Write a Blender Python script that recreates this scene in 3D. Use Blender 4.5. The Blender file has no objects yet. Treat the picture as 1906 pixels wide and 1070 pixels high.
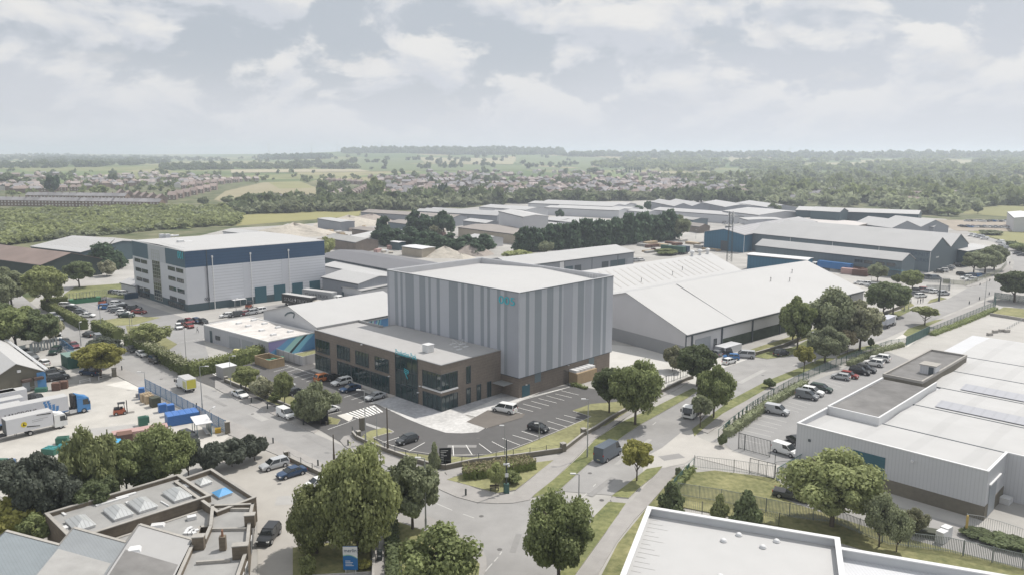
import bpy,math,random
import numpy as np
from mathutils import Vector,Matrix
random.seed(7); RNG = np.random.default_rng(11)
SC = bpy.context.scene; COL = SC.collection
rad = math.radians
# ---------------------------------------------------------------- camera, sky, sun, exposure
CAMH = 50.0; FPX = 1457.0; CX,CY = 953.0,535.0
PITCH = math.atan(251 / FPX); ROLL = 0.003
cd = bpy.data.cameras.new('camera'); cam = bpy.data.objects.new('camera',cd); COL.objects.link(cam)
cd.sensor_width = 36; cd.lens = 36 * FPX / 1906; cd.clip_start = 0.5; cd.clip_end = 60000
cam.matrix_world = Matrix.Translation((0,0,CAMH)) @ Matrix.Rotation(math.pi / 2 - PITCH,4,'X') @ Matrix.Rotation(ROLL,4,'Z')
SC.camera = cam
SUN_EL = rad(57); SUN_DIR = Vector((0.765 * math.cos(SUN_EL),0.644 * math.cos(SUN_EL),math.sin(SUN_EL)))
ld = bpy.data.lights.new('sun','SUN'); ld.energy = 3.5; ld.angle = rad(0.6); ld.color = (1.0,0.955,0.89)
sun = bpy.data.objects.new('sun',ld); COL.objects.link(sun); sun.location = (0,0,300)
sun.rotation_euler = SUN_DIR.to_track_quat('Z','Y').to_euler()
SC.view_settings.view_transform = 'Standard'; SC.view_settings.look = 'None'
SC.view_settings.exposure = 0.24; SC.view_settings.gamma = 1
SC.cycles.max_bounces = 6; SC.cycles.volume_bounces = 2; SC.cycles.diffuse_bounces = 3; SC.cycles.glossy_bounces = 2
SC.cycles.transparent_max_bounces = 6; SC.cycles.transmission_bounces = 2
SC.cycles.use_denoising = True
def make_world():
 w = bpy.data.worlds.new('World'); SC.world = w; w.use_nodes = True
 nt = w.node_tree; N = nt.nodes; L = nt.links; N.clear()
 out = N.new('ShaderNodeOutputWorld'); bg = N.new('ShaderNodeBackground'); L.new(bg.outputs[0],out.inputs[0])
 bg.inputs[1].default_value = 0.1
 sky = N.new('ShaderNodeTexSky'); sky.sky_type = 'NISHITA'; sky.sun_disc = False
 sky.sun_elevation = SUN_EL; sky.sun_rotation = math.atan2(SUN_DIR.x,SUN_DIR.y)
 sky.altitude = 50; sky.air_density = 1.0; sky.dust_density = 2.0; sky.ozone_density = 1.0
 hs = N.new('ShaderNodeHueSaturation'); hs.inputs['Saturation'].default_value = 0.34; hs.inputs['Value'].default_value = 1.0
 L.new(sky.outputs[0],hs.inputs['Color'])
 # even out the brightness of the clear air, then lay cumulus decks projected on a flat cloud base
 flat = N.new('ShaderNodeMix'); flat.data_type = 'RGBA'; flat.inputs[0].default_value = 0.80
 L.new(hs.outputs[0],flat.inputs[6]); flat.inputs[7].default_value = (4.1,4.5,5.0,1)
 tc = N.new('ShaderNodeTexCoord'); sp = N.new('ShaderNodeSeparateXYZ'); L.new(tc.outputs['Generated'],sp.inputs[0])
 def nz_(scale,off,zs,detail,rough,dist=0.25):
  mp = N.new('ShaderNodeMapping'); mp.inputs['Location'].default_value = off; mp.inputs['Scale'].default_value = (scale,scale,scale * zs); L.new(tc.outputs['Generated'],mp.inputs[0])
  nz = N.new('ShaderNodeTexNoise'); nz.inputs['Scale'].default_value = 1; nz.inputs['Detail'].default_value = detail; nz.inputs['Roughness'].default_value = rough; nz.inputs['Distortion'].default_value = dist
  L.new(mp.outputs[0],nz.inputs['Vector']); return nz.outputs[0]
 def ss(src,lo,hi,a=0.0,b=1.0):
  mr = N.new('ShaderNodeMapRange'); mr.interpolation_type = 'SMOOTHSTEP'
  for i,v in enumerate((lo,hi,a,b)): mr.inputs[i + 1].default_value = v
  L.new(src,mr.inputs[0]); return mr.outputs[0]
 def mix(fac,A,B,k=1.0):
  m = N.new('ShaderNodeMix'); m.data_type = 'RGBA'; s = N.new('ShaderNodeMath'); s.operation = 'MULTIPLY'; s.inputs[1].default_value = k; L.new(fac,s.inputs[0]); L.new(s.outputs[0],m.inputs[0])
  for i,q in ((6,A),(7,B)):
   if isinstance(q,tuple): m.inputs[i].default_value = (*q,1)
   else: L.new(q,m.inputs[i])
  return m.outputs[2]
 veil = ss(nz_(2.3,(8.1,4.3,2.0),2.6,4,.5),.38,.68)
 n1 = nz_(7.2,(1.3,2.9,.35),2.0,11,.56); n2 = nz_(7.2,(1.3,2.9,.35 + .32),2.0,6,.52)
 puff = ss(n1,.455,.535); df = N.new('ShaderNodeMath'); df.operation = 'SUBTRACT'; L.new(n1,df.inputs[0]); L.new(n2,df.inputs[1]); lit = ss(df.outputs[0],-.10,.14)
 cur = mix(veil,flat.outputs[2],(5.1,5.35,5.8),.8); cl = mix(lit,(5.4,5.65,6.1),(7.3,7.2,7.0)); cur = mix(puff,cur,cl,.88)
 fine = ss(nz_(9.5,(3.3,7.9,1.0),2.6,9,.6),.56,.66); cur = mix(fine,cur,(6.3,6.25,6.2),.35)
 # pale band of thick air low on the horizon
 hz = N.new('ShaderNodeMapRange'); hz.interpolation_type = 'SMOOTHSTEP'; hz.inputs[1].default_value = 0.0; hz.inputs[2].default_value = 0.14
 hz.inputs[3].default_value = 0.85; hz.inputs[4].default_value = 0.0; L.new(sp.outputs[2],hz.inputs[0])
 m4 = N.new('ShaderNodeMix'); m4.data_type = 'RGBA'; L.new(cur,m4.inputs[6]); m4.inputs[7].default_value = (5.9,6.05,6.35,1)
 L.new(hz.outputs[0],m4.inputs[0])
 # upper sky, above the frame, brightened as added fill light for the shade
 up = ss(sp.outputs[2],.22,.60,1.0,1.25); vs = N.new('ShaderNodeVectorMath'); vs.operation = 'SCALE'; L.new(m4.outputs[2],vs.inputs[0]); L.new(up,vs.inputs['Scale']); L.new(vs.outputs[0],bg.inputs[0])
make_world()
# ---------------------------------------------------------------- survey: plan position of a point of the place
def _ray(px,py):
 dx = px - CX; dy = py - CY; c,s = math.cos(ROLL),math.sin(ROLL)
 x = c * dx + s * dy; y = -s * dx + c * dy
 F = Vector((0,math.cos(PITCH),-math.sin(PITCH))); U = Vector((0,math.sin(PITCH),math.cos(PITCH)))
 return F * FPX + Vector((1,0,0)) * x - U * y
def g(px,py,z=0.0):
 d = _ray(px,py); t = (z - CAMH) / d.z
 return Vector((d.x * t,d.y * t,z))
def px_of(P):
 v = Vector(P) - Vector((0,0,CAMH)); F = Vector((0,math.cos(PITCH),-math.sin(PITCH))); U = Vector((0,math.sin(PITCH),math.cos(PITCH)))
 zc = v.dot(F); x = v.x / zc * FPX; y = -v.dot(U) / zc * FPX; c,s = math.cos(ROLL),math.sin(ROLL)
 return (CX + c * x - s * y,CY + s * x + c * y)
def height(base,top):
 a = g(*base); d = _ray(*top); t = (a.x * d.x + a.y * d.y) / (d.x ** 2 + d.y ** 2)
 return CAMH + d.z * t
def on_wall(A,B,px,py):
 """distance along the vertical plane A-B and height of a surveyed point"""
 d = _ray(px,py); w = Vector((B[0] - A[0],B[1] - A[1])); L = w.length; w = w / L; n = Vector((w.y,-w.x))
 t = (A[0] * n.x + A[1] * n.y) / (d.x * n.x + d.y * n.y)
 return ((d.x * t - A[0]) * w.x + (d.y * t - A[1]) * w.y,CAMH + d.z * t)
SKY = [(-200,-6),(0,-5),(300,-5),(480,-4),(560,-3),(640,1),(700,2),(760,3),(950,2),(1050,-1),(1200,-2),(1500,-2),(1750,-1.5),(1906,-3),(2200,-3)]
def terrain(x,y):
 r = math.hypot(x,y)
 if r < 1500: return 0.0
 az = math.atan2(x,max(y,1e-3) if y > 0 else 1e-3); px = CX + FPX / math.cos(PITCH) * math.tan(max(-0.75,min(0.75,az)))
 h = SKY[0][1]
 for (a,p),(b,q) in zip(SKY,SKY[1:]):
  if a <= px <= b: h = p + (q - p) * (px - a) / (b - a); break
 else: h = SKY[-1][1] if px > 0 else SKY[0][1]
 R = 4600 if px > 560 else 4600 + min(1,(560 - px) / 200) * 4000
 zr = CAMH + h * R / FPX; zr = max(zr,5)
 t = min(1.0,(r - 1500) / (R - 1500)); s = t ** 1.55 if px > 560 else t ** 1.25
 z = zr * s + 5 * math.sin(x / 420 + 1) * math.sin(y / 510) * min(1,(r - 1500) / 800) * (1 - t)
 if r > R: z = zr - (r - R) * 0.012
 return max(z,-30)
def far(px,py):
 P = g(px,py) if py > 287.5 + 0.003 * (px - CX) else None
 if P and math.hypot(P.x,P.y) < 1500: return P
 d = _ray(px,py); d.normalize(); r = 1300.0; last = None
 while r < 12000:
  t = r / math.hypot(d.x,d.y); p = Vector((d.x * t,d.y * t,CAMH + d.z * t))
  if p.z <= terrain(p.x,p.y): p.z = terrain(p.x,p.y); return p
  last = p; r += 8 + r * 0.002
 last.z = terrain(last.x,last.y); return last
# ---------------------------------------------------------------- materials
MATS = {}
def _bsdf(name):
 m = bpy.data.materials.new(name); m.use_nodes = True; nt = m.node_tree; b = nt.nodes['Principled BSDF']; return m,nt,b
def mat(name,col,rough=0.8,var=0.12,scale=0.6,metal=0.0,spec=0.3,col2=None,ribs=None,bump=0.0,leaf=False,emit=None,island=0.0,detail=6,streak=0.0):
 """procedural material: two-scale noise round a base colour, optional ribs (pitch, depth, 'v'|'h'|'u')"""
 if name in MATS: return MATS[name]
 m,nt,b = _bsdf(name); N = nt.nodes; L = nt.links; MATS[name] = m
 b.inputs['Roughness'].default_value = rough; b.inputs['Metallic'].default_value = metal; b.inputs['Specular IOR Level'].default_value = spec
 geo = N.new('ShaderNodeNewGeometry')
 nz = N.new('ShaderNodeTexNoise'); nz.inputs['Scale'].default_value = scale; nz.inputs['Detail'].default_value = detail; nz.inputs['Roughness'].default_value = 0.6
 L.new(geo.outputs['Position'],nz.inputs['Vector'])
 n2 = N.new('ShaderNodeTexNoise'); n2.inputs['Scale'].default_value = scale * 0.11; n2.inputs['Detail'].default_value = 4
 L.new(geo.outputs['Position'],n2.inputs['Vector'])
 ad = N.new('ShaderNodeMath'); ad.operation = 'ADD'; L.new(nz.outputs[0],ad.inputs[0]); L.new(n2.outputs[0],ad.inputs[1])
 mr = N.new('ShaderNodeMapRange'); mr.inputs[1].default_value = 0.7; mr.inputs[2].default_value = 1.3; L.new(ad.outputs[0],mr.inputs[0])
 mx = N.new('ShaderNodeMix'); mx.data_type = 'RGBA'
 c2 = col2 or col
 lo = tuple(max(0,c * (1 - var)) for c in col); hi = tuple(min(1,c * (1 + var)) for c in c2)
 mx.inputs[6].default_value = (*lo,1); mx.inputs[7].default_value = (*hi,1); L.new(mr.outputs[0],mx.inputs[0])
 cur = mx.outputs[2]
 if island:
  mu = N.new('ShaderNodeMapRange'); mu.inputs[3].default_value = 1 - island; mu.inputs[4].default_value = 1 + island
  L.new(geo.outputs['Random Per Island'],mu.inputs[0])
  oi = N.new('ShaderNodeObjectInfo'); mo = N.new('ShaderNodeMapRange'); mo.inputs[3].default_value = 0.82; mo.inputs[4].default_value = 1.18
  L.new(oi.outputs['Random'],mo.inputs[0])
  mm = N.new('ShaderNodeMath'); mm.operation = 'MULTIPLY'; L.new(mu.outputs[0],mm.inputs[0]); L.new(mo.outputs[0],mm.inputs[1])
  vm = N.new('ShaderNodeVectorMath'); vm.operation = 'SCALE'; L.new(cur,vm.inputs[0]); L.new(mm.outputs[0],vm.inputs['Scale']); cur = vm.outputs[0]
 if ribs:
  pitch,depth,mode = ribs
  sp = N.new('ShaderNodeSeparateXYZ'); L.new(geo.outputs['Position'],sp.inputs[0])
  if mode == 'h': src = sp.outputs[2]
  else:
   # 'v' vertical ribs on walls of the 45 degree grid; 'u' / 'w' lines across one grid direction only
   co = {'v': (1.0,0.0),'u': (0.7071,0.7071),'w': (0.7071,-0.7071)}[mode]
   if mode == 'v':
    src = sp.outputs[0]; k = 1.41421
   else:
    a1 = N.new('ShaderNodeMath'); a1.operation = 'MULTIPLY'; a1.inputs[1].default_value = co[0]; L.new(sp.outputs[0],a1.inputs[0])
    a2 = N.new('ShaderNodeMath'); a2.operation = 'MULTIPLY_ADD'; a2.inputs[1].default_value = co[1]; L.new(sp.outputs[1],a2.inputs[0]); L.new(a1.outputs[0],a2.inputs[2])
    src = a2.outputs[0]; k = 1
   if mode == 'v':
    a1 = N.new('ShaderNodeMath'); a1.operation = 'MULTIPLY'; a1.inputs[1].default_value = k; L.new(src,a1.inputs[0]); src = a1.outputs[0]
  dvn = N.new('ShaderNodeMath'); dvn.operation = 'DIVIDE'; dvn.inputs[1].default_value = pitch; L.new(src,dvn.inputs[0])
  fr = N.new('ShaderNodeMath'); fr.operation = 'FRACT'; L.new(dvn.outputs[0],fr.inputs[0])
  pg = N.new('ShaderNodeMath'); pg.operation = 'LESS_THAN'; pg.inputs[1].default_value = 0.22; L.new(fr.outputs[0],pg.inputs[0])
  ml = N.new('ShaderNodeMapRange'); ml.inputs[3].default_value = 1; ml.inputs[4].default_value = 1 - depth; L.new(pg.outputs[0],ml.inputs[0])
  vm = N.new('ShaderNodeVectorMath'); vm.operation = 'SCALE'; L.new(cur,vm.inputs[0]); L.new(ml.outputs[0],vm.inputs['Scale']); cur = vm.outputs[0]
 L.new(cur,b.inputs['Base Color'])
 if bump:
  bp = N.new('ShaderNodeBump'); bp.inputs['Strength'].default_value = bump; bp.inputs['Distance'].default_value = 0.1
  L.new(nz.outputs[0],bp.inputs['Height']); L.new(bp.outputs[0],b.inputs['Normal'])
 if leaf:
  tr = N.new('ShaderNodeBsdfTranslucent'); L.new(cur,tr.inputs[0]); ms = N.new('ShaderNodeMixShader'); ms.inputs[0].default_value = 0.4
  L.new(b.outputs[0],ms.inputs[1]); L.new(tr.outputs[0],ms.inputs[2]); L.new(ms.outputs[0],N['Material Output'].inputs[0])
 return m
def glass(name,col=(0.03,0.05,0.055),rough=0.06,spec=0.9):
 return mat(name,col,rough=rough,var=0.25,scale=0.35,spec=spec)
# ---------------------------------------------------------------- mesh builder
class MB:
 def __init__(s): s.v = []; s.f = []; s.m = []; s.smooth = False
 def face(s,pts,mi=0):
  b = len(s.v); s.v += [tuple(p) for p in pts]; s.f.append(tuple(range(b,b + len(pts)))); s.m.append(mi)
 def prism(s,poly,z0,z1,mi=0,top=None,bottom=False):
  a = sum(poly[i - 1][0] * poly[i][1] - poly[i][0] * poly[i - 1][1] for i in range(len(poly)))
  if a < 0: poly = list(reversed(poly))
  n = len(poly); b = len(s.v); s.v += [(p[0],p[1],z0) for p in poly] + [(p[0],p[1],z1) for p in poly]
  for i in range(n): j = (i + 1) % n; s.f.append((b + i,b + j,b + n + j,b + n + i)); s.m.append(mi)
  s.f.append(tuple(range(b + n,b + 2 * n))); s.m.append(mi if top is None else top)
  if bottom: s.f.append(tuple(range(b + n - 1,b - 1,-1))); s.m.append(mi)
 def box(s,c,size,rz=0.0,mi=0,taper=1.0):
  x,y,z = c; a,b_,h = size; cs,sn = math.cos(rz),math.sin(rz); b = len(s.v)
  for k in (0,1):
   t = taper if k else 1.0
   for sx,sy in ((-1,-1),(1,-1),(1,1),(-1,1)):
    u,v = sx * a / 2 * t,sy * b_ / 2 * t; s.v.append((x + u * cs - v * sn,y + u * sn + v * cs,z + k * h))
  for f in ((3,2,1,0),(4,5,6,7),(0,1,5,4),(1,2,6,5),(2,3,7,6),(3,0,4,7)): s.f.append(tuple(b + i for i in f)); s.m.append(mi)
 def tube(s,p,q,r0,r1=None,n=8,mi=0,cap=True):
  r1 = r0 if r1 is None else r1; p = Vector(p); q = Vector(q); d = (q - p)
  if d.length < 1e-6: return
  d.normalize(); e = Vector((0,0,1)) if abs(d.z) < 0.9 else Vector((1,0,0)); a = d.cross(e).normalized(); c = d.cross(a); b = len(s.v)
  for P,r in ((p,r0),(q,r1)):
   for i in range(n): t = 2 * math.pi * i / n; s.v.append(tuple(P + a * (r * math.cos(t)) + c * (r * math.sin(t))))
  for i in range(n): j = (i + 1) % n; s.f.append((b + j,b + i,b + n + i,b + n + j)); s.m.append(mi)
  if cap: s.f.append(tuple(b + i for i in range(n))); s.f.append(tuple(b + n + i for i in range(n - 1,-1,-1))); s.m += [mi,mi]
 def ball(s,c,r,mi=0,n=8,k=5,wob=0.0):
  b = len(s.v); r = (r,r,r) if not hasattr(r,'__len__') else r
  s.v.append((c[0],c[1],c[2] + r[2]))
  for i in range(1,k):
   t = math.pi * i / k
   for j in range(n):
    w = 1 + (random.random() - 0.5) * 2 * wob; a = 2 * math.pi * j / n
    s.v.append((c[0] + r[0] * w * math.sin(t) * math.cos(a),c[1] + r[1] * w * math.sin(t) * math.sin(a),c[2] + r[2] * w * math.cos(t)))
  s.v.append((c[0],c[1],c[2] - r[2])); e = len(s.v) - 1
  for j in range(n): s.f.append((b,b + 1 + j,b + 1 + (j + 1) % n)); s.m.append(mi)
  for i in range(k - 2):
   for j in range(n):
    a0 = b + 1 + i * n; s.f.append((a0 + j,a0 + n + j,a0 + n + (j + 1) % n,a0 + (j + 1) % n)); s.m.append(mi)
  a0 = b + 1 + (k - 2) * n
  for j in range(n): s.f.append((a0 + j,e,a0 + (j + 1) % n)); s.m.append(mi)
 def wallbox(s,A,B,s0,s1,z0,z1,d0,d1,mi=0):
  """slab on the wall A-B from s0 to s1 along it, z0..z1, from d0 to d1 out of it (camera side)"""
  w,n = wdir(A,B)
  P = lambda u,d: (A[0] + w.x * u + n.x * d,A[1] + w.y * u + n.y * d)
  s.prism([P(s0,d0),P(s1,d0),P(s1,d1),P(s0,d1)],z0,z1,mi,bottom=True)
 def mesh(s,name,mats,origin=(0,0,0)):
  me = bpy.data.meshes.new(name); o = Vector(origin)
  v = [(a - o.x,b - o.y,c - o.z) for a,b,c in s.v] if origin != (0,0,0) else s.v
  me.from_pydata(v,[],s.f); mats = mats if isinstance(mats,(list,tuple)) else [mats]
  for m in mats: me.materials.append(m)
  if len(mats) > 1: me.polygons.foreach_set('material_index',s.m)
  if s.smooth: me.polygons.foreach_set('use_smooth',[True] * len(me.polygons))
  me.update(); return me
def wdir(A,B):
 w = Vector((B[0] - A[0],B[1] - A[1])); w.normalize(); n = Vector((w.y,-w.x))
 if n.x * (0 - A[0]) + n.y * (0 - A[1]) < 0: n = -n
 return w,n
def link(o): COL.objects.link(o); return o
def tag(o,label=None,cat=None,group=None,kind=None):
 if label: o['label'] = label
 if cat: o['category'] = cat
 if group: o['group'] = group
 if kind: o['kind'] = kind
 return o
def thing(name,label,cat,loc=(0,0,0),rz=0.0,group=None):
 o = link(bpy.data.objects.new(name,None)); o.location = loc; o.rotation_euler = (0,0,rz); o.empty_display_size = 0.5
 return tag(o,label,cat,group)
def part(name,mb,mats,parent=None,local=False,label=None):
 """mesh child of parent; coordinates in mb are world ones unless local"""
 if parent is None or local: o = bpy.data.objects.new(name,mb.mesh(name,mats)); o.parent = parent
 else:
  root = parent
  org = Vector(parent.location)
  if parent.parent: org = org + Vector(parent.parent.location)
  o = bpy.data.objects.new(name,mb.mesh(name,mats,origin=tuple(org) if org.length > 0 else (0,0,1e-9))); o.parent = parent
 if label: o['label'] = label
 return link(o)
def single(name,mb,mats,label,cat,group=None):
 return tag(part(name,mb,mats),label,cat,group)
def ground(name,mb,mats):
 o = part(name,mb,mats); o['kind'] = 'structure'; return o
def dup(root,loc,rz=None,label=None,group=None,scale=None,name=None):
 r = root.copy(); link(r); r.location = loc
 if rz is not None: r.rotation_euler = (0,0,rz)
 if scale is not None: r.scale = scale if hasattr(scale,'__len__') else (scale,) * 3
 if label: r['label'] = label
 if group: r['group'] = group
 for ch in list(root.children):
  c = ch.copy(); link(c); c.parent = r
  for gg in list(ch.children): d = gg.copy(); link(d); d.parent = c
 return r
def text_mb(txt,size,depth=0.05,shear=0.0):
 """lettering as geometry in the XZ plane, origin lower left"""
 cu = bpy.data.curves.new('t','FONT'); cu.body = txt; cu.size = size; cu.extrude = depth / 2; cu.resolution_u = 3; cu.shear = shear
 ob = bpy.data.objects.new('t',cu); link(ob); dg = bpy.context.evaluated_depsgraph_get(); me = bpy.data.meshes.new_from_object(ob.evaluated_get(dg))
 mb = MB(); mb.v = [(v.co.x,v.co.z,v.co.y) for v in me.vertices]; mb.f = [tuple(reversed(p.vertices)) for p in me.polygons]; mb.m = [0] * len(mb.f)
 bpy.data.objects.remove(ob); bpy.data.curves.remove(cu); bpy.data.meshes.remove(me)
 mb.w = max((v[0] for v in mb.v),default=0); return mb
def place_text(txt,A,B,s0,s1,z,hgt,off=0.1,mirror=False):
 """lettering on wall A-B between s0 and s1 (reads left to right as seen from outside)"""
 t = text_mb(txt,hgt * 1.38); w,n = wdir(A,B); L = s1 - s0; k = L / t.w; out = MB(); out.f = t.f; out.m = t.m
 out.v = [(A[0] + w.x * (s0 + x * k) + n.x * (off + y),A[1] + w.y * (s0 + x * k) + n.y * (off + y),z + zz) for x,y,zz in t.v]
 return out
def npmesh(name,V,Q,mats,mi=None):
 me = bpy.data.meshes.new(name); nv = len(V); nq = len(Q)
 me.vertices.add(nv); me.vertices.foreach_set('co',np.ascontiguousarray(V,dtype=np.float32).ravel())
 me.loops.add(nq * 4); me.loops.foreach_set('vertex_index',np.ascontiguousarray(Q,dtype=np.int32).ravel())
 me.polygons.add(nq); me.polygons.foreach_set('loop_start',np.arange(0,nq * 4,4,dtype=np.int32))
 me.polygons.foreach_set('loop_total',np.full(nq,4,dtype=np.int32))
 for m in mats: me.materials.append(m)
 if mi is not None: me.polygons.foreach_set('material_index',np.asarray(mi,dtype=np.int32))
 me.update(calc_edges=True); return me
# ---------------------------------------------------------------- material palette
M_road = mat('worn_asphalt',(0.285,0.277,0.268),0.9,0.17,0.22,detail=9,bump=0.15)
M_road2 = mat('estate_asphalt',(0.27,0.265,0.26),0.9,0.10,0.3,bump=0.15)
M_newasph = mat('new_asphalt',(0.105,0.102,0.10),0.85,0.10,0.6,bump=0.1)
M_pave = mat('footway_asphalt',(0.31,0.295,0.28),0.9,0.13,0.5)
M_kerb = mat('kerb_concrete',(0.46,0.44,0.41),0.85,0.12,1.2)
M_conc = mat('pale_concrete',(0.56,0.54,0.50),0.9,0.12,0.35,bump=0.1)
M_conc2 = mat('yard_concrete',(0.355,0.342,0.32),0.9,0.24,0.10,bump=0.1)
M_paver = mat('pale_block_paving',(0.49,0.48,0.465),0.85,0.22,1.3,detail=2)
M_paver2 = mat('grey_block_paving',(0.36,0.36,0.37),0.85,0.28,1.2,detail=2)
M_white = mat('road_paint',(0.74,0.73,0.70),0.7,0.12,1.5)
M_white_old = mat('worn_road_paint',(0.47,0.46,0.44),0.8,0.16,1.5)
M_grass = mat('mown_grass',(0.16,0.178,0.072),0.95,0.36,1.1,col2=(0.22,0.205,0.10),bump=0.4)
M_grass2 = mat('lush_grass',(0.125,0.155,0.058),0.95,0.36,1.2,col2=(0.18,0.18,0.08),bump=0.4)
M_drygrass = mat('dry_grass',(0.225,0.22,0.11),0.95,0.32,1.1,bump=0.3)
M_soil = mat('bare_soil',(0.30,0.26,0.21),0.95,0.2,0.5,bump=0.3)
M_scrub = mat('rough_scrub',(0.085,0.105,0.045),0.95,0.35,0.08,col2=(0.15,0.155,0.075))
def field_material():
 m,nt,b = _bsdf('farmland'); N = nt.nodes; L = nt.links; b.inputs['Roughness'].default_value = 0.95; b.inputs['Specular IOR Level'].default_value = 0.1
 geo = N.new('ShaderNodeNewGeometry'); mp = N.new('ShaderNodeMapping'); mp.inputs['Scale'].default_value = (0.0042,0.0026,0); mp.inputs['Rotation'].default_value = (0,0,0.4)
 L.new(geo.outputs['Position'],mp.inputs[0]); vo = N.new('ShaderNodeTexVoronoi'); vo.inputs['Scale'].default_value = 1; L.new(mp.outputs[0],vo.inputs['Vector'])
 sp = N.new('ShaderNodeSeparateColor'); L.new(vo.outputs['Color'],sp.inputs[0])
 cr = N.new('ShaderNodeValToRGB'); L.new(sp.outputs[0],cr.inputs[0]); cr.color_ramp.interpolation = 'CONSTANT'
 cols = [(0.0,(0.10,0.14,0.055)),(0.2,(0.14,0.18,0.075)),(0.42,(0.20,0.21,0.10)),(0.6,(0.27,0.25,0.14)),(0.72,(0.115,0.15,0.06)),(0.88,(0.33,0.28,0.17))]
 e = cr.color_ramp.elements
 while len(e) < len(cols): e.new(0.5)
 for el,(p,c) in zip(e,cols): el.position = p; el.color = (*c,1)
 nz = N.new('ShaderNodeTexNoise'); nz.inputs['Scale'].default_value = 0.02; nz.inputs['Detail'].default_value = 8; L.new(geo.outputs['Position'],nz.inputs['Vector'])
 mr = N.new('ShaderNodeMapRange'); mr.inputs[1].default_value = 0.3; mr.inputs[2].default_value = 0.7; mr.inputs[3].default_value = 0.75; mr.inputs[4].default_value = 1.2; L.new(nz.outputs[0],mr.inputs[0])
 vm = N.new('ShaderNodeVectorMath'); vm.operation = 'SCALE'; L.new(cr.outputs[0],vm.inputs[0]); L.new(mr.outputs[0],vm.inputs['Scale'])
 # nearer than about a kilometre the land is rough scrub, not fields
 ln = N.new('ShaderNodeVectorMath'); ln.operation = 'LENGTH'; L.new(geo.outputs['Position'],ln.inputs[0])
 f = N.new('ShaderNodeMapRange'); f.inputs[1].default_value = 1250; f.inputs[2].default_value = 1500; L.new(ln.outputs['Value'],f.inputs[0])
 mx = N.new('ShaderNodeMix'); mx.data_type = 'RGBA'; L.new(f.outputs[0],mx.inputs[0]); L.new(vm.outputs[0],mx.inputs[7])
 n3 = N.new('ShaderNodeTexNoise'); n3.inputs['Scale'].default_value = 0.06; n3.inputs['Detail'].default_value = 8; L.new(geo.outputs['Position'],n3.inputs['Vector'])
 c3 = N.new('ShaderNodeValToRGB'); L.new(n3.outputs[0],c3.inputs[0]); c3.color_ramp.elements[0].position = 0.35; c3.color_ramp.elements[0].color = (0.07,0.09,0.04,1)
 c3.color_ramp.elements[1].position = 0.68; c3.color_ramp.elements[1].color = (0.20,0.19,0.12,1); L.new(c3.outputs[0],mx.inputs[6])
 L.new(mx.outputs[2],b.inputs['Base Color']); return m
# ---------------------------------------------------------------- the land, one sheet to the horizon
def build_land():
 az = [math.radians(a) for a in list(np.arange(-48,48.1,0.75)) + list(range(54,312,6))]
 rr = [0.5]; r = 20.0
 while r < 15000: rr.append(r); r *= 1.045 if r > 1300 else 1.35
 V = []; n = len(az)
 for r in rr:
  for a in az: x,y = r * math.sin(a),r * math.cos(a); V.append((x,y,terrain(x,y) - 0.06 if r < 1500 else terrain(x,y)))
 Q = [(i * n + j,i * n + (j + 1) % n,(i + 1) * n + (j + 1) % n,(i + 1) * n + j) for i in range(len(rr) - 1) for j in range(n)]
 Q = [tuple(reversed(q)) for q in Q]
 o = link(bpy.data.objects.new('ground',npmesh('ground',np.array(V),np.array(Q),[field_material()]))); o['kind'] = 'structure'
 for p in o.data.polygons: p.use_smooth = True
build_land()
SHZ = [0]
def sheet(name,pts,z,m,world=False):
 SHZ[0] += 1; z += SHZ[0] * 0.0006
 mb = MB(); P = [p if world else g(p[0],p[1]) for p in pts]; mb.face([(p[0],p[1],z) for p in P])
 # face up
 a = sum(P[i - 1][0] * P[i][1] - P[i][0] * P[i - 1][1] for i in range(len(P)))
 if a < 0: mb.f = [tuple(reversed(mb.f[0]))]
 return ground(name,mb,m)
def slabg(name,pts,h,m,kerb=True,world=False):
 """raised pavement or verge with a real kerb face"""
 P = [p if world else tuple(g(p[0],p[1]))[:2] for p in pts]; mb = MB(); mb.prism(P,-0.05,h,1,top=0)
 return ground(name,mb,[m,M_kerb if kerb else m])
def stroke(name,pts,w,z,m,h=None,world=False,closed=False):
 """ribbon along a line; with h a low solid"""
 P = [Vector(p[:2]) if world else g(p[0],p[1]).xy for p in pts]; mb = MB()
 for a,b in zip(P,P[1:]):
  d = (b - a).normalized(); n = Vector((-d.y,d.x)) * w / 2; q = [a - n,b - n,b + n,a + n]
  if h: mb.prism(q,z,h,0)
  else: mb.face([(p.x,p.y,z) for p in q])
 return mb
# estate floor: hard standing everywhere inside the industrial area
sheet('estate_yard',[(-150,1120),(-150,640),(60,560),(120,500),(430,425),(560,418),(700,405),(960,378),(1300,372),(1560,395),(1760,408),(1906,470),(2150,560),(2150,1120)],-0.04,M_conc2)
side_N = [(30,541),(75,578),(114,598),(170,622),(230,650),(306,681),(367,711),(420,735),(500,767),(551,792),(585,806),(632,826),(660,843),(720,868),(790,897),(825,914),(850,925),(888,935),(925,937),(956,936),(987,930),(1040,913)]
side_S = [(10,565),(60,610),(120,645),(170,665),(215,680),(300,717),(365,751),(436,786),(501,815),(560,843),(614,868),(690,905),(775,951),(824,973),(848,988),(876,1005),(897,1022),(905,1038),(906,1055),(895,1085)]
main_L = [(1040,913),(1113,847),(1161,811),(1194,789),(1279,742),(1347,684),(1390,669),(1466,664),(1500,650),(1600,614),(1672,590),(1700,576),(1761,558),(1801,536),(1825,531),(1864,513),(1885,502),(1888,488),(1872,466),(1850,451),(1800,440)]
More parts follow.
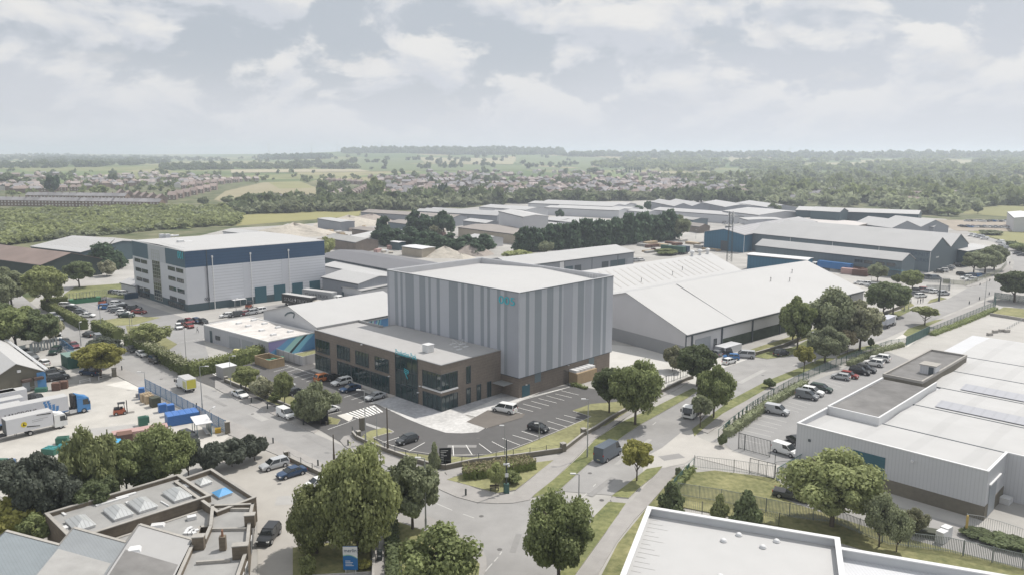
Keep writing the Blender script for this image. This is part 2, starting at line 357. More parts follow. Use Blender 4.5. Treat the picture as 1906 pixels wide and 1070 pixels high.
main_R = [(1030,1085),(1064,1030),(1107,960),(1139,921),(1168,900),(1204,872),(1288,799),(1361,744),(1427,709),(1487,685),(1537,663),(1603,645),(1650,629),(1701,606),(1735,597),(1804,568),(1841,552),(1930,518),(1925,484),(1890,462),(1870,450),(1815,436)]
sheet('road',side_N[:-1] + [(1040,913),(1107,960),(1064,1030),(1030,1085)] + side_S[::-1],0.004,M_road)
sheet('road',main_L + main_R[::-1][:-3],0.008,M_road)
# pavements with kerbs
slabg('pavement',side_N[8:11] + [(592,800),(548,777),(500,752),(467,739),(430,722),(400,706),(357,687),(357,703)][:6] + [(400,722),(440,744)],0.1,M_pave)
slabg('pavement',[(236,653),(306,681.5),(352,703),(370,692),(336,677),(244,641)],0.1,M_pave)
slabg('pavement',[(640,829),(660,843),(720,868),(790,897),(825,914),(850,925),(888,935),(925,937),(956,936),(987,930),(975,922),(950,920),(905,917),(868,902),(838,886),(790,870),(720,838),(657,808),(640,812),(633,820)],0.1,M_pave)
slabg('pavement',[(956,936),(987,929),(994,921),(1030,893),(1072,852),(1100,823),(1150,786),(1200,755),(1282,712),(1275,706),(1190,752),(1128,792),(1086,806),(1055,837),(1035,848),(1000,858),(950,862),(1010,858),(1035,855),(990,889),(958,915),(950,920),(905,917)][:14] + [(1035,851),(992,888),(957,916)],0.101,M_pave)
slabg('pavement',[(828,878),(880,868),(950,858),(1040,848),(1036,856),(950,868),(885,879),(836,889)],0.103,M_pave)
slabg('pavement',[(215,680),(300,717),(365,751),(436,786),(501,815),(560,843),(614,868),(690,905),(775,951),(824,973),(848,988),(876,1005),(897,1022),(905,1038),(906,1055),(895,1085),(690,1085),(700,940),(640,905),(535,855),(420,806),(271,727),(210,695)],0.1,M_pave)
slabg('pavement',[(1076,1067),(1118,1007),(1140,972),(1153,956),(1136,930),(1141,923),(1168,940),(1200,905),(1232,871),(1275,866),(1262,878),(1206,941),(1180,968),(1148,1009),(1118,1060),(1105,1085),(1064,1085)],0.1,M_pave)
slabg('pavement',[(1318,806),(1352,783),(1400,752),(1450,727),(1500,702),(1560,678),(1625,653),(1616,650),(1545,672),(1480,697),(1430,716),(1380,745),(1340,772),(1300,801)],0.1,M_pave)
slabg('pavement',[(1729,618),(1853,566),(1846,556),(1800,574),(1735,600),(1690,624)],0.1,M_pave)
slabg('pavement',[(1801,535),(1825,530),(1864,512),(1883,501),(1878,490),(1862,508),(1830,524),(1796,532)],0.1,M_pave)
# pale concrete aprons
sheet('forecourt',[(1196,878),(1200,850),(1232,833),(1268,804),(1290,798),(1300,813),(1335,828),(1400,850),(1452,866),(1440,887),(1292,850),(1275,862)],0.016,mat('apron_concrete',(0.42,0.40,0.37),0.9,0.1,0.3))
sheet('forecourt',[(1131,640),(1180,645),(1230,652),(1290,655),(1330,650),(1404,652),(1390,669),(1347,684),(1290,716),(1275,706),(1200,735),(1150,745),(1110,700)],0.012,mat('new_concrete',(0.50,0.485,0.455),0.85,0.08,0.3))
sheet('forecourt',[(1596,668),(1640,645),(1680,622),(1700,622),(1712,630),(1690,645)],0.02,M_conc)
sheet('loading_yard',[(-60,905),(-60,760),(130,715),(262,706),(275,725),(420,806),(500,860),(440,850),(330,830),(240,900),(120,960)],0.0,mat('loading_concrete',(0.44,0.42,0.385),0.9,0.17,0.25))
sheet('loading_yard',[(196,716),(258,702),(278,722),(258,727)],0.01,M_conc)
# car parks
sheet('car_park',[(357,704),(400,690),(475,664),(560,662),(585,678),(700,740),(800,790),(860,795),(920,770),(1020,722),(1062,715),(1170,735),(1200,745),(1150,790),(1108,806),(1050,840),(960,856),(880,860),(800,866),(722,838),(680,816),(640,826),(596,800)],0.0,M_newasph)
slabg('paving',[(752,728),(806,748),(822,767),(835,762),(918,742),(960,735),(974,742),(905,780),(865,771),(903,796),(890,804),(860,806),(830,805),(795,794),(760,780),(700,751),(686,750),(734,736)],0.05,M_paver,kerb=True)
sheet('paving',[(702,751),(752,728),(806,748),(824,767),(775,779),(757,773)],0.056,M_paver2)
sheet('paving',[(834,759),(918,729),(945,726),(960,734),(926,741),(866,766),(850,764)],0.056,M_paver2)
sheet('parking_bay',[(868,785),(908,763),(978,770),(972,777),(905,797)],0.058,mat('brown_bay',(0.15,0.135,0.12),0.9,0.1,0.7))
sheet('car_park',[(114,570),(185,548),(300,565),(345,590),(420,580),(560,560),(600,548),(590,570),(480,590),(378,630),(400,700),(350,672),(240,625),(150,596)],-0.02,M_road2)
sheet('car_park',[(545,575),(350,584),(253,553),(240,556),(345,592),(385,600),(480,582)],-0.01,M_conc2)
sheet('car_park',[(1322,822),(1345,822),(1370,845),(1440,866),(1500,880),(1600,790),(1680,720),(1720,650),(1700,636),(1640,650),(1560,690),(1480,722),(1400,775)],-0.01,M_road2)
sheet('car_park',[(1640,650),(1700,640),(1860,572),(1990,590),(2150,680),(1900,700),(1750,690)],-0.005,mat('pale_tarmac',(0.40,0.385,0.36),0.9,0.1,0.3))
sheet('car_park',[(440,800),(500,838),(540,862),(612,892),(640,925),(560,1000),(545,1090),(480,1090),(478,950),(400,868),(380,850)],0.0,mat('office_yard',(0.36,0.34,0.31),0.9,0.1,0.3))
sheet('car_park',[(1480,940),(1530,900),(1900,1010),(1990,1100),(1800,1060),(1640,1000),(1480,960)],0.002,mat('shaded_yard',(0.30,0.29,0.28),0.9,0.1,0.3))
# grass
V = 0.12
slabg('verge',[(1040,913),(1113,847),(1161,811),(1194,789),(1279,741),(1300,727),(1290,722),(1210,762),(1160,784),(1108,818),(1080,848),(1040,885),(1000,917),(990,926)],V,M_grass2)
slabg('verge',[(1138,924),(1168,901),(1204,873),(1233,868),(1222,882),(1190,908),(1170,927)],V,M_grass2)
slabg('verge',[(1030,1085),(1064,1030),(1107,960),(1133,934),(1165,937),(1148,962),(1112,1012),(1072,1068),(1062,1085)],V,M_grass2)
slabg('verge',[(1288,799),(1361,744),(1427,709),(1487,685),(1530,666),(1556,667),(1500,692),(1440,716),(1392,744),(1345,770),(1310,797),(1293,812)],V,M_grass2)
slabg('verge',[(1556,664),(1603,646),(1632,640),(1640,645),(1600,655),(1560,668)],V,M_grass2)
slabg('verge',[(1681,622),(1690,612),(1740,596),(1757,594),(1730,606),(1700,622),(1688,626)],V,M_grass2)
slabg('verge',[(1404,664),(1428,668),(1466,663),(1500,649),(1560,627),(1640,600),(1672,590),(1700,576),(1690,574),(1630,590),(1560,614),(1500,634),(1480,645),(1450,652),(1420,655)],V,M_grass2)
slabg('verge',[(1396,651),(1500,617),(1580,592),(1600,588),(1600,600),(1510,628),(1404,661)],V + 0.02,M_grass,kerb=False)
slabg('verge',[(1726,565),(1751,559),(1762,556),(1750,553),(1732,558)],V,M_grass)
slabg('verge',[(1680,578),(1702,569),(1682,552),(1668,566)],V,M_grass)
slabg('verge',[(1262,908),(1292,880),(1330,876),(1440,890),(1460,905),(1440,913),(1445,922),(1480,938),(1640,990),(1906,1060),(1950,1110),(1906,1110),(1480,985),(1250,940)],V,M_grass,kerb=False)
slabg('verge',[(1120,1070),(1150,1012),(1207,942),(1262,878),(1288,872),(1262,908),(1215,962),(1180,1085),(1108,1085)],V,M_grass,kerb=False)
slabg('verge',[(832,893),(858,884),(990,862),(1030,857),(988,890),(960,912),(925,918),(870,903)],V + 0.02,M_drygrass)
slabg('verge',[(668,818),(681,806),(690,802),(715,796),(732,804),(694,815),(722,838),(800,848),(880,852),(960,836),(1040,803),(1100,775),(1066,764),(1100,752),(1182,745),(1260,712),(1278,708),(1190,752),(1128,792),(1086,804),(1050,838),(960,852),(880,861),(829,873),(762,856),(721,841),(681,824)],V,M_drygrass)
slabg('verge',[(609,775),(634,781),(628,790),(612,790)],V,M_drygrass)
slabg('verge',[(418,705),(455,700),(610,768),(606,786),(500,748)],V,M_drygrass)
slabg('verge',[(545,1020),(690,1000),(690,1064),(545,1072)],V,M_grass)
slabg('verge',[(736,970),(780,985),(850,1010),(893,1050),(890,1085),(736,1085)],V,M_grass)
slabg('verge',[(118,548),(140,534),(225,528),(240,545),(232,556),(195,552),(135,561)],V - 0.05,M_grass2,kerb=False)
slabg('verge',[(190,596),(240,588),(300,590),(250,604),(208,606)],0.0,M_drygrass,kerb=False)
slabg('verge',[(234,606),(270,606),(330,640),(300,660),(240,628)],0.02,M_drygrass,kerb=False)
slabg('verge',[(-60,1000),(85,980),(90,960),(0,940),(-60,940)],0.02,M_drygrass,kerb=False)
slabg('verge',[(700,930),(720,940),(735,985),(735,1085),(728,1085),(725,960)],0.13,M_grass2,kerb=False)
# painted lines
def lines(name,segs,w,z,m):
 mb = MB()
 for a,b in segs:
  P,Q = g(*a).xy,g(*b).xy; d = (Q - P).normalized(); n = Vector((-d.y,d.x)) * w / 2
  mb.face([(p.x,p.y,z) for p in (P - n,Q - n,Q + n,P + n)])
 ground(name,mb,m)
Z = lambda ox,oy,k: (lambda x,y: (ox + x / k,oy + y / k))
zA = Z(800,660,3.9625)
bays = [((687,362),(822,397)),((748,342),(880,377)),((802,322),(937,356)),((860,302),(992,337)),((925,288),(1048,317)),((970,265),(1100,297)),((628,384),(762,419)),
  ((990,445),(1137,482)),((930,466),(1077,508)),((868,489),(1013,533)),((806,513),(952,558)),((678,564),(800,602)),((610,592),(760,637)),((535,616),(665,667)),((458,640),(568,697)),((363,655),(455,723)),((267,665),(312,737)),((170,670),(176,745))]
lines('road_marking',[(zA(*a),zA(*b)) for a,b in bays] + [(zA(330,475),zA(455,514)),(zA(345,462),zA(500,503)),(zA(420,440),zA(545,478)),(zA(415,543),zA(700,438)),(zA(700,438),zA(625,420)),(zA(455,514),zA(400,535)),(zA(545,478),zA(500,503))],0.13,0.064,M_white)
lines('road_marking',[(zA(680,325),zA(1030,238)),(zA(640,345),zA(1025,240))],0.2,0.066,M_white)
zB = Z(400,640,5.944)
lines('road_marking',[(zB(*a),zB(*b)) for a,b in [((650,305),(850,250)),((790,310),(920,272)),((840,338),(990,297)),((880,368),(1050,322)),((960,390),(1115,347)),((1010,415),(1180,368)),((1430,588),(1580,543)),((1510,615),(1655,570)),((1590,648),(1690,622)),((1350,560),(1440,535)),
 ((790,232),(1180,360)),((570,282),(790,232)),((1660,530),(1740,552)),((230,225),(420,190)),((0,425),(80,455)),((1250,943),(1480,862)),((1480,862),(1560,825)),((1240,780),(1400,745)),((1290,870),(1370,850)),((1370,850),(1290,808))]],0.12,0.022,M_white)
lines('road_marking',[(zB(1115,285),zB(1902,560))],0.25,0.024,M_kerb)
zC = Z(560,740,5.944)
lines('road_marking',[(zC(*a),zC(*b)) for a,b in [((900,495),(1140,418)),((1000,533),(1080,508)),((1195,590),(1370,493)),((1682,530),(1690,640)),((1827,522),(1895,630))]],0.13,0.022,M_white)
lines('road_marking',[(zC(800,440),zC(1030,378)),(zC(1030,378),zC(960,345)),(zC(800,440),zC(1000,530)),(zC(1000,530),zC(1200,590)),(zC(1200,590),zC(1440,625)),(zC(1440,625),zC(1650,638)),(zC(1650,638),zC(1902,630))],0.15,0.14,M_kerb)
lines('road_marking',[(zA(0,745),zA(180,750)),(zA(180,750),zA(420,738)),(zA(420,738),zA(600,700)),(zA(600,700),zA(760,640)),(zA(760,640),zA(960,558)),(zA(960,558),zA(1190,458)),(zA(1190,458),zA(1055,418))],0.15,0.14,M_kerb)
zeb = MB()
for i in range(9):   # zebra crossing bars
 t0 = i / 9.0; a = Vector(zC(490,170)) * (1 - t0) + Vector(zC(830,75)) * t0; b = Vector(zC(650,232)) * (1 - t0) + Vector(zC(925,150)) * t0
 t1 = t0 + 0.062; a2 = Vector(zC(490,170)) * (1 - t1) + Vector(zC(830,75)) * t1; b2 = Vector(zC(650,232)) * (1 - t1) + Vector(zC(925,150)) * t1
 zeb.face([tuple(g(*p,0.06))for p in (a,b,b2,a2)])
ground('zebra_crossing',zeb,M_white)
sheet('forecourt',[zC(400,195),zC(520,165),zC(575,200),zC(570,235),zC(530,262)],0.03,M_conc)
# carriageway lines
lines('road_marking',[((807,934),(842,949)),((862,956),(882,963)),((1079,931),(1092,917)),((1104,905),(1109,900)),((903,1063),(916,1048)),((920,1044),(927,1036)),((930,1032),(934,1026)),((745,905),(762,913)),((1150,850),(1156,845)),((1215,790),(1221,785))],0.14,0.014,M_white_old)
zD = Z(1200,620,3.9625)
rb = [((860,607),(1045,655)),((830,635),(1010,680)),((800,660),(980,703)),((765,688),(955,730)),((735,715),(930,760)),((1060,505),(1195,545)),((1030,525),(1165,565)),((1060,560),(1135,580)),((1100,487),(1225,525)),((1330,338),(1480,378)),((1310,355),(1450,395)),((1350,395),(1420,412)),((1500,330),(1560,345)),((1540,318),(1600,333)),((1650,255),(1725,272)),((720,745),(900,790)),((700,775),(860,815))]
lines('road_marking',[(zD(*a),zD(*b)) for a,b in rb],0.12,0.006,M_white_old)
lines('road_marking',[((402,573),(440,588)),((395,576),(430,590)),((150,560),(185,572)),((140,566),(176,578)),((1436,930),(1450,920)),((1418,715),(1450,690))][:4],0.12,0.0,M_white_old)
mbx = MB()
for i in range(6):
 p = g(328 + i * 7.5,638.5 - i * 1.2); q = g(331.5 + i * 7.5,637.5 - i * 1.2); mbx.face([(p.x,p.y,0.01),(q.x,q.y,0.01),(q.x + .3,q.y + .5,0.01),(p.x + .3,p.y + .5,0.01)])
ground('zebra_crossing',mbx,M_white)
mbh = MB()
for i in range(5): mbh.face([tuple(g(*p,0.03)) for p in ((386 + i * 5,690 + i * 0.5),(404 + i * 1.2,700 - i * 3.2),(405 + i * 1.2,699 - i * 3.2),(388 + i * 5,689.5 + i * 0.5))])
ground('road_marking',mbh,M_white)
M_pt1 = mat('asphalt_repair',(0.255,0.248,0.24),0.9,0.1,0.8); M_pt2 = mat('pale_asphalt_repair',(0.36,0.35,0.335),0.9,0.1,0.8); rg = random.Random(12)
for i,(x,y,l,w_,a) in enumerate(((960,1010,5,.8,80),(760,900,9,1.4,-45),(600,825,12,1.0,-45),(480,775,6,1.6,-45),(1120,905,8,1.0,57),(1180,840,14,.8,57),(1290,760,12,1.0,55),(1400,700,14,1.2,50),(1250,850,4,2,20),(700,795,9,.9,-40),(400,745,10,.8,-45),(1500,672,12,1.4,45),(860,830,5,1.2,0),(540,930,4,3,10),(1400,780,5,2,40),(200,800,9,4,20),(120,760,8,3,10))):
 P = g(x,y); c,s = math.cos(rad(a)),math.sin(rad(a)); sheet('road_patch',[(P.x + u * l / 2 * c - v * w_ / 2 * s,P.y + u * l / 2 * s + v * w_ / 2 * c) for u,v in ((-1,-1),(1,-1),(1,1),(-1,1))],.012 if i < 13 else .004,(M_pt1,M_pt2)[i % 2],world=True)
for x,y in ((896,960),(930,1022),(1010,960),(700,862),(585,815),(470,770),(1098,880),(1150,835),(1120,930),(1285,775),(1420,698),(1510,668),(985,835),(890,815),(1240,850),(520,900),(300,705),(230,668)):
 P = g(x,y); b = MB(); b.tube((P.x,P.y,.0),(P.x,P.y,.026),.34,n=10); ground('road_manhole',b,M_pt1 if x % 2 else mat('iron_cover',(.12,.115,.11),.6,.1,2))
# ---------------------------------------------------------------- buildings
C_white = mat('white_membrane',(0.43,0.426,0.42),0.7,0.035,0.25)
C_wroofu = mat('white_sheet_roof',(0.41,0.406,0.40),0.55,0.06,0.12,ribs=(1.1,0.045,'u'))
C_wroofw = mat('white_sheet_roof_across',(0.41,0.406,0.40),0.55,0.06,0.12,ribs=(1.1,0.045,'w'))
C_roofl = mat('skylight_sheet',(0.375,0.362,0.345),0.5,0.08,0.5)
C_lclad = mat('pale_grey_cladding',(0.52,0.525,0.54),0.55,0.04,0.3,ribs=(0.5,0.10,'v'))
C_lcladh = mat('white_horizontal_cladding',(0.62,0.63,0.66),0.5,0.03,0.3,ribs=(0.95,0.16,'h'))
C_flat = mat('smooth_silver_cladding',(0.40,0.41,0.44),0.45,0.04,0.3,ribs=(1.2,0.06,'v'))
C_silv = mat('silver_panel',(0.44,0.455,0.49),0.4,0.03,0.3)
C_s1 = mat('light_stripe_panel',(0.43,0.445,0.485),0.42,0.03,0.3,ribs=(0.5,0.045,'v')); C_s2 = mat('mid_stripe_panel',(0.345,0.36,0.40),0.42,0.03,0.3,ribs=(0.5,0.045,'v')); C_s3 = mat('dark_stripe_panel',(0.265,0.29,0.32),0.42,0.03,0.3,ribs=(0.5,0.045,'v'))
C_dteal = mat('dark_teal_cladding',(0.065,0.10,0.115),0.5,0.06,0.4)
C_navy = mat('blue_band_cladding',(0.05,0.095,0.165),0.45,0.05,0.3,ribs=(0.95,0.12,'h'))
C_navyd = mat('blue_band_dark',(0.07,0.12,0.16),0.5,0.05,0.3)
C_gclad = mat('grey_green_cladding',(0.13,0.165,0.185),0.55,0.05,0.2,ribs=(1.5,0.06,'v'))
C_mclad = mat('mid_grey_cladding',(0.25,0.265,0.29),0.5,0.05,0.3,ribs=(1.0,0.06,'v'))
C_bclad = mat('blue_cladding',(0.035,0.12,0.19),0.5,0.06,0.3,ribs=(1.5,0.1,'v'))
C_dkroof = mat('dark_grey_sheet_roof',(0.155,0.155,0.165),0.75,0.06,0.1)
C_trim = mat('dark_trim',(0.07,0.085,0.095),0.5,0.05,1)
C_ltrim = mat('light_trim',(0.62,0.62,0.62),0.5,0.05,1)
C_rust = mat('weathered_brown_roof',(0.22,0.17,0.15),0.85,0.2,0.1,ribs=(1.3,0.10,'w'))
C_brown = mat('dull_brown_roof',(0.27,0.245,0.225),0.85,0.15,0.1,ribs=(1.6,0.10,'u'))
C_brick = mat('buff_brown_brick',(0.20,0.17,0.145),0.9,0.16,2.2,ribs=(0.6,0.10,'h'))
C_brick2 = mat('old_brown_brick',(0.165,0.136,0.104),0.9,0.22,2.0,ribs=(0.5,0.12,'h'))
C_gbrick = mat('grey_brown_brick',(0.17,0.155,0.125),0.9,0.15,1.6)
C_felt = mat('grey_roof_felt',(0.30,0.295,0.285),0.85,0.18,0.45)
C_felt2 = mat('dark_roof_felt',(0.17,0.165,0.16),0.9,0.3,0.35)
C_greyroof = mat('grey_single_ply',(0.36,0.352,0.345),0.7,0.06,0.4)
C_cope = mat('stone_coping',(0.34,0.322,0.295),0.85,0.15,1.5)
C_door = mat('teal_roller_door',(0.05,0.125,0.155),0.5,0.05,0.5,ribs=(0.35,0.12,'h'))
C_dgrey = mat('grey_roller_door',(0.30,0.32,0.345),0.5,0.05,0.5,ribs=(0.35,0.10,'h'))
C_tan = mat('tan_render',(0.35,0.31,0.25),0.85,0.1,0.4)
zB = Z(400,640,5.944)
C_wood = mat('pale_timber',(0.36,0.27,0.17),0.8,0.15,1.0,ribs=(0.4,0.12,'v'))
G_hq = glass('tinted_glass',(0.022,0.045,0.048),0.04)
G_dark = glass('window_glass',(0.04,0.05,0.055),0.08)
G_pale = glass('pale_glass',(0.30,0.33,0.34),0.12,0.6)
C_cyan = mat('cyan_letters',(0.06,0.46,0.55),0.4,0.03,1)
C_mural = None
class Fr:
 def __init__(s,c0,c1,c2,h):
  p0,p1,p2 = (g(*c,h) if len(c) == 2 else Vector(c) for c in (c0,c1,c2))
  s.o = Vector(p0[:2]); a = Vector(p1[:2]) - s.o; s.L = a.length; s.e = a.normalized(); b = Vector(p2[:2]) - s.o
  n = Vector((-s.e.y,s.e.x)); n = n if b.dot(n) > 0 else -n
  k = max(-0.11,min(0.11,b.normalized().dot(s.e))); s.f = (n + s.e * k).normalized(); s.W = abs(b.dot(n))
 def P(s,u,v): q = s.o + s.e * u + s.f * v; return (q.x,q.y)
 def W3(s,u,v,z): q = s.P(u,v); return (q[0],q[1],z)
 def uv(s,px,py,z): return s.inv(Vector(g(px,py,z)[:2]))
 def inv(s,q): p = q - s.o; D = s.e.x * s.f.y - s.e.y * s.f.x; return (p.x * s.f.y - p.y * s.f.x) / D,(s.e.x * p.y - s.e.y * p.x) / D
def quadbox(mb,F,u0,u1,v0,v1,z0,z1,mi=0):
 mb.prism([F.P(u0,v0),F.P(u1,v0),F.P(u1,v1),F.P(u0,v1)],z0,z1,mi,bottom=True)
def roofplane(mb,F,pts,th=0.14,mi=0):
 """sloping slab from (u,v,z) corners"""
 T = [F.W3(*p) for p in pts]; n = (Vector(T[1]) - Vector(T[0])).cross(Vector(T[2]) - Vector(T[0]))
 if n.z < 0: T = T[::-1]
 Bm = [(p[0],p[1],p[2] - th) for p in T]; k = len(T)
 mb.face(T,mi); mb.face(Bm[::-1],mi)
 for i in range(k): j = (i + 1) % k; mb.face([Bm[i],Bm[j],T[j],T[i]],mi)
def shed(name,label,cat,c0,c1,c2,he,hr,wall,roof,ridge='a',bays=1,group=None,trim=None,base=None,over=0.35,rooflights=0,posts=0,asym=0.5):
 F = Fr(c0,c1,c2,he); t = thing(name,label,cat,(*F.P(F.L / 2,F.W / 2),0),0,group)
 if ridge == 'b':   # swap so that the ridge always follows e
  F2 = Fr.__new__(Fr); F2.o = F.o; F2.e,F2.f = F.f,F.e; F2.L,F2.W = F.W,F.L; R = F2
 else: R = F
 w = MB(); bw = R.W / bays; prof = [(0,-0.1),(R.W,-0.1),(R.W,he)]
 for i in range(bays - 1,-1,-1): prof += [(bw * (i + asym),hr),(bw * i,he)] if i else [(bw * asym,hr),(0,he)]
 for u in (0,R.L): w.face([R.W3(u,v,z) for v,z in prof])
 for v in (0,R.W): w.face([R.W3(0,v,-0.1),R.W3(R.L,v,-0.1),R.W3(R.L,v,he),R.W3(0,v,he)])
 part('wall',w,wall,t)
 r = MB()
 for i in range(bays):
  va,vb,vc = bw * i,bw * (i + asym),bw * (i + 1); oa = over if i == 0 else 0; oc = over if i == bays - 1 else 0
  sl = (hr - he) / (bw * asym); sr = (hr - he) / (bw * (1 - asym))
  roofplane(r,R,[(-over,va - oa,he - sl * oa + .15),(R.L + over,va - oa,he - sl * oa + .15),(R.L + over,vb,hr + .15),(-over,vb,hr + .15)])
  roofplane(r,R,[(-over,vb,hr + .15),(R.L + over,vb,hr + .15),(R.L + over,vc + oc,he - sr * oc + .15),(-over,vc + oc,he - sr * oc + .15)])
 part('roof',r,roof,t)
 tr = MB()
 for v in (-over - 0.08,R.W + over - 0.08): quadbox(tr,R,-over,R.L + over,v,v + 0.16,he - 0.32,he - 0.08)
 part('gutter',tr,trim or C_trim,t)
 if base:
  b = MB(); bm,bh = base; quadbox(b,R,-0.06,R.L + 0.06,-0.06,R.W + 0.06,-0.1,bh); part('base_band',b,bm,t)
 if rooflights:
  n = int(rooflights)
  for i in range(n):
   for side in (0,1):
    u = R.L * (i + 0.5) / n; d = 0.18
    v0,v1 = (bw * asym * 0.25,bw * asym * 0.85) if side == 0 else (bw * (asym + (1 - asym) * 0.15),bw * (asym + (1 - asym) * 0.75))
    zf = (lambda v: he + (hr - he) * v / (bw * asym)) if side == 0 else (lambda v: he + (hr - he) * (bw - v) / (bw * (1 - asym)))
    m = MB(); roofplane(m,R,[(u - 0.5,v0,zf(v0) + d),(u + 0.5,v0,zf(v0) + d),(u + 0.5,v1,zf(v1) + d),(u - 0.5,v1,zf(v1) + d)],0.05); part('rooflight',m,C_roofl,t)
 if posts:
  pm = MB()
  for i in range(posts + 1):
   u = R.L * i / posts
   for v in (-0.12,R.W + 0.12): q = R.P(u,v); pm.tube((*q,0),(*q,he),0.12,n=6)
  part('downpipe',pm,C_ltrim,t)
 t['_he'] = he; return t,R
def window(par,A,B,s0,s1,z0,z1,nm=3,gl=None,name='window',fm=None,out=0.02,trans=0):
 fr = MB(); t = 0.09
 for a,b,c,d in ((s0,s1,z0,z0 + t),(s0,s1,z1 - t,z1),(s0,s0 + t,z0 + t,z1 - t),(s1 - t,s1,z0 + t,z1 - t)): fr.wallbox(A,B,a,b,c,d,0,out + 0.09)
 for i in range(1,nm): s = s0 + (s1 - s0) * i / nm; fr.wallbox(A,B,s - 0.035,s + 0.035,z0 + t,z1 - t,out + 0.004,out + 0.075)
 for i in range(1,trans + 1): z = z0 + (z1 - z0) * i / (trans + 1); fr.wallbox(A,B,s0 + t,s1 - t,z - 0.05,z + 0.05,out + 0.004,out + 0.08)
 f = part(name,fr,fm or C_trim,par)
 p = MB(); p.wallbox(A,B,s0 + 0.02,s1 - 0.02,z0 + 0.02,z1 - 0.02,0,out)
 part('pane',p,gl or G_dark,f); return f
def wall_window(par,A,B,pts,**k):
 """window from surveyed corner points (top left, bottom right)"""
 q = [on_wall(A,B,*p) for p in pts]; ss = [a for a,_ in q]; zz = [b for _,b in q]
 return window(par,A,B,min(ss),max(ss),max(0.02,min(zz)),max(zz),**k)
def slab_on(par,name,A,B,s0,s1,z0,z1,d0,d1,m,label=None):
 mb = MB(); mb.wallbox(A,B,s0,s1,z0,z1,d0,d1); return part(name,mb,m,par,label=label)
# ======== the tall studio (005)
HS = 22.3; CB = 4.4
FS = Fr((967,543.8),(1142,512.5),(720.2,501.6),HS)   # e: right face, f: left face
st = thing('studio_building','tall windowless studio block clad in vertical grey stripes behind the brick office','studio building',(*FS.P(FS.L / 2,FS.W / 2),0))
core = MB(); quadbox(core,FS,0.3,FS.L - 0.3,0.3,FS.W - 0.3,-0.1,CB + 0.1); part('brick_base',core,C_brick,st)
AL,BL = FS.P(0,0),FS.P(0,FS.W)      # left face line, measured from the near corner
AR,BR = FS.P(0,0),FS.P(FS.L,0)
def stripes(spans,ox,oy,k,y_of,A,B,L):
 out = []
 for a,b,m in spans:
  s0 = on_wall(A,B,ox + a / k,oy + y_of(a) / k)[0]; s1 = on_wall(A,B,ox + b / k,oy + y_of(b) / k)[0]
  out.append((min(s0,s1),max(s0,s1),m))
 out.sort(); res = []; cur = 0
 for s0,s1,m in out:
  s0 = max(s0,cur); s1 = min(s1,L)
  if s0 > cur: res.append((cur,s0,0))
  if s1 > s0: res.append((s0,s1,m)); cur = s1
 if cur < L: res.append((cur,L,0))
 return res
yl = lambda x: 165 + (x - 80) * (332 - 165) / (1058 - 80) + 40
yr = lambda x: 332 - (x - 1058) * (332 - 208) / (1753 - 1058) + 40
sl = stripes([(80,95,1),(135,158,2),(178,195,2),(215,277,2),(318,362,2),(385,403,2),(446,468,2),(536,603,2),(628,650,2),(673,720,2),(770,795,2),(820,840,2),(893,918,2),(945,968,2),(968,1050,1)],700,460,3.9625,yl,AL,BL,FS.W)
sr_ = stripes([(1105,1130,2),(1172,1222,2),(1262,1308,2),(1350,1371,2),(1385,1452,1),(1388,1420,2),(1490,1535,2),(1545,1590,1),(1608,1665,2),(1680,1703,2)],700,460,3.9625,yr,AR,BR,FS.L)
cl = MB()
for spans,A,B in ((sl,AL,BL),(sr_,AR,BR)):
 for s0,s1,m in spans: cl.wallbox(A,B,s0 + 0.01,s1 - 0.01 if s1 < 43 else s1,CB,HS - 0.14,-0.25,0.0,m)
quadbox(cl,FS,0.02,0.28,FS.W - 0.28,FS.W - 0.01,CB,HS - 0.14,1)
quadbox(cl,FS,0.28,FS.L - 0.01,FS.W - 0.28,FS.W,CB,HS - 0.14,1); quadbox(cl,FS,FS.L - 0.28,FS.L,0.01,FS.W - 0.28,CB,HS - 0.14,1)
part('striped_cladding',cl,[C_s1,C_s2,C_s3],st)
rf = MB(); hb = HS - 2.0; ru = FS.L
roofplane(rf,FS,[(0.25,0.25,HS - 0.25),(ru - 0.25,0.25,HS - 0.25),(ru - 0.3,FS.W / 2,HS - 1.0),(0.3,FS.W / 2,HS - 1.0)][:0] or [(0.26,0.26,HS - 1.45),(ru - 0.26,0.26,HS - 1.45),(ru - 0.26,FS.W / 2,HS - 0.45),(0.26,FS.W / 2,HS - 0.45)])
roofplane(rf,FS,[(0.26,FS.W / 2,HS - 0.45),(ru - 0.26,FS.W / 2,HS - 0.45),(ru - 0.26,FS.W - 0.26,HS - 1.5),(0.26,FS.W - 0.26,HS - 1.5)])
part('roof',rf,C_white,st)
pa = MB()
for a in ((-0.04,FS.L + 0.04,-0.04,0.28),(-0.04,FS.L + 0.04,FS.W - 0.28,FS.W + 0.04),(-0.04,0.28,0.28,FS.W - 0.28),(FS.L - 0.28,FS.L + 0.04,0.28,FS.W - 0.28)): quadbox(pa,FS,a[0],a[1],a[2],a[3],HS - 0.14,HS)
part('coping',pa,mat('silver_coping',(0.55,0.55,0.56),0.4,0.03,1),st)
pi = MB()
quadbox(pi,FS,0.3,FS.L - 0.3,FS.W - 0.5,FS.W - 0.29,HS - 1.7,HS - 0.15); quadbox(pi,FS,FS.L - 0.5,FS.L - 0.29,0.3,FS.W - 0.5,HS - 1.7,HS - 0.15)
part('parapet',pi,mat('parapet_lining',(0.46,0.46,0.47),0.6,0.05,0.5),st)
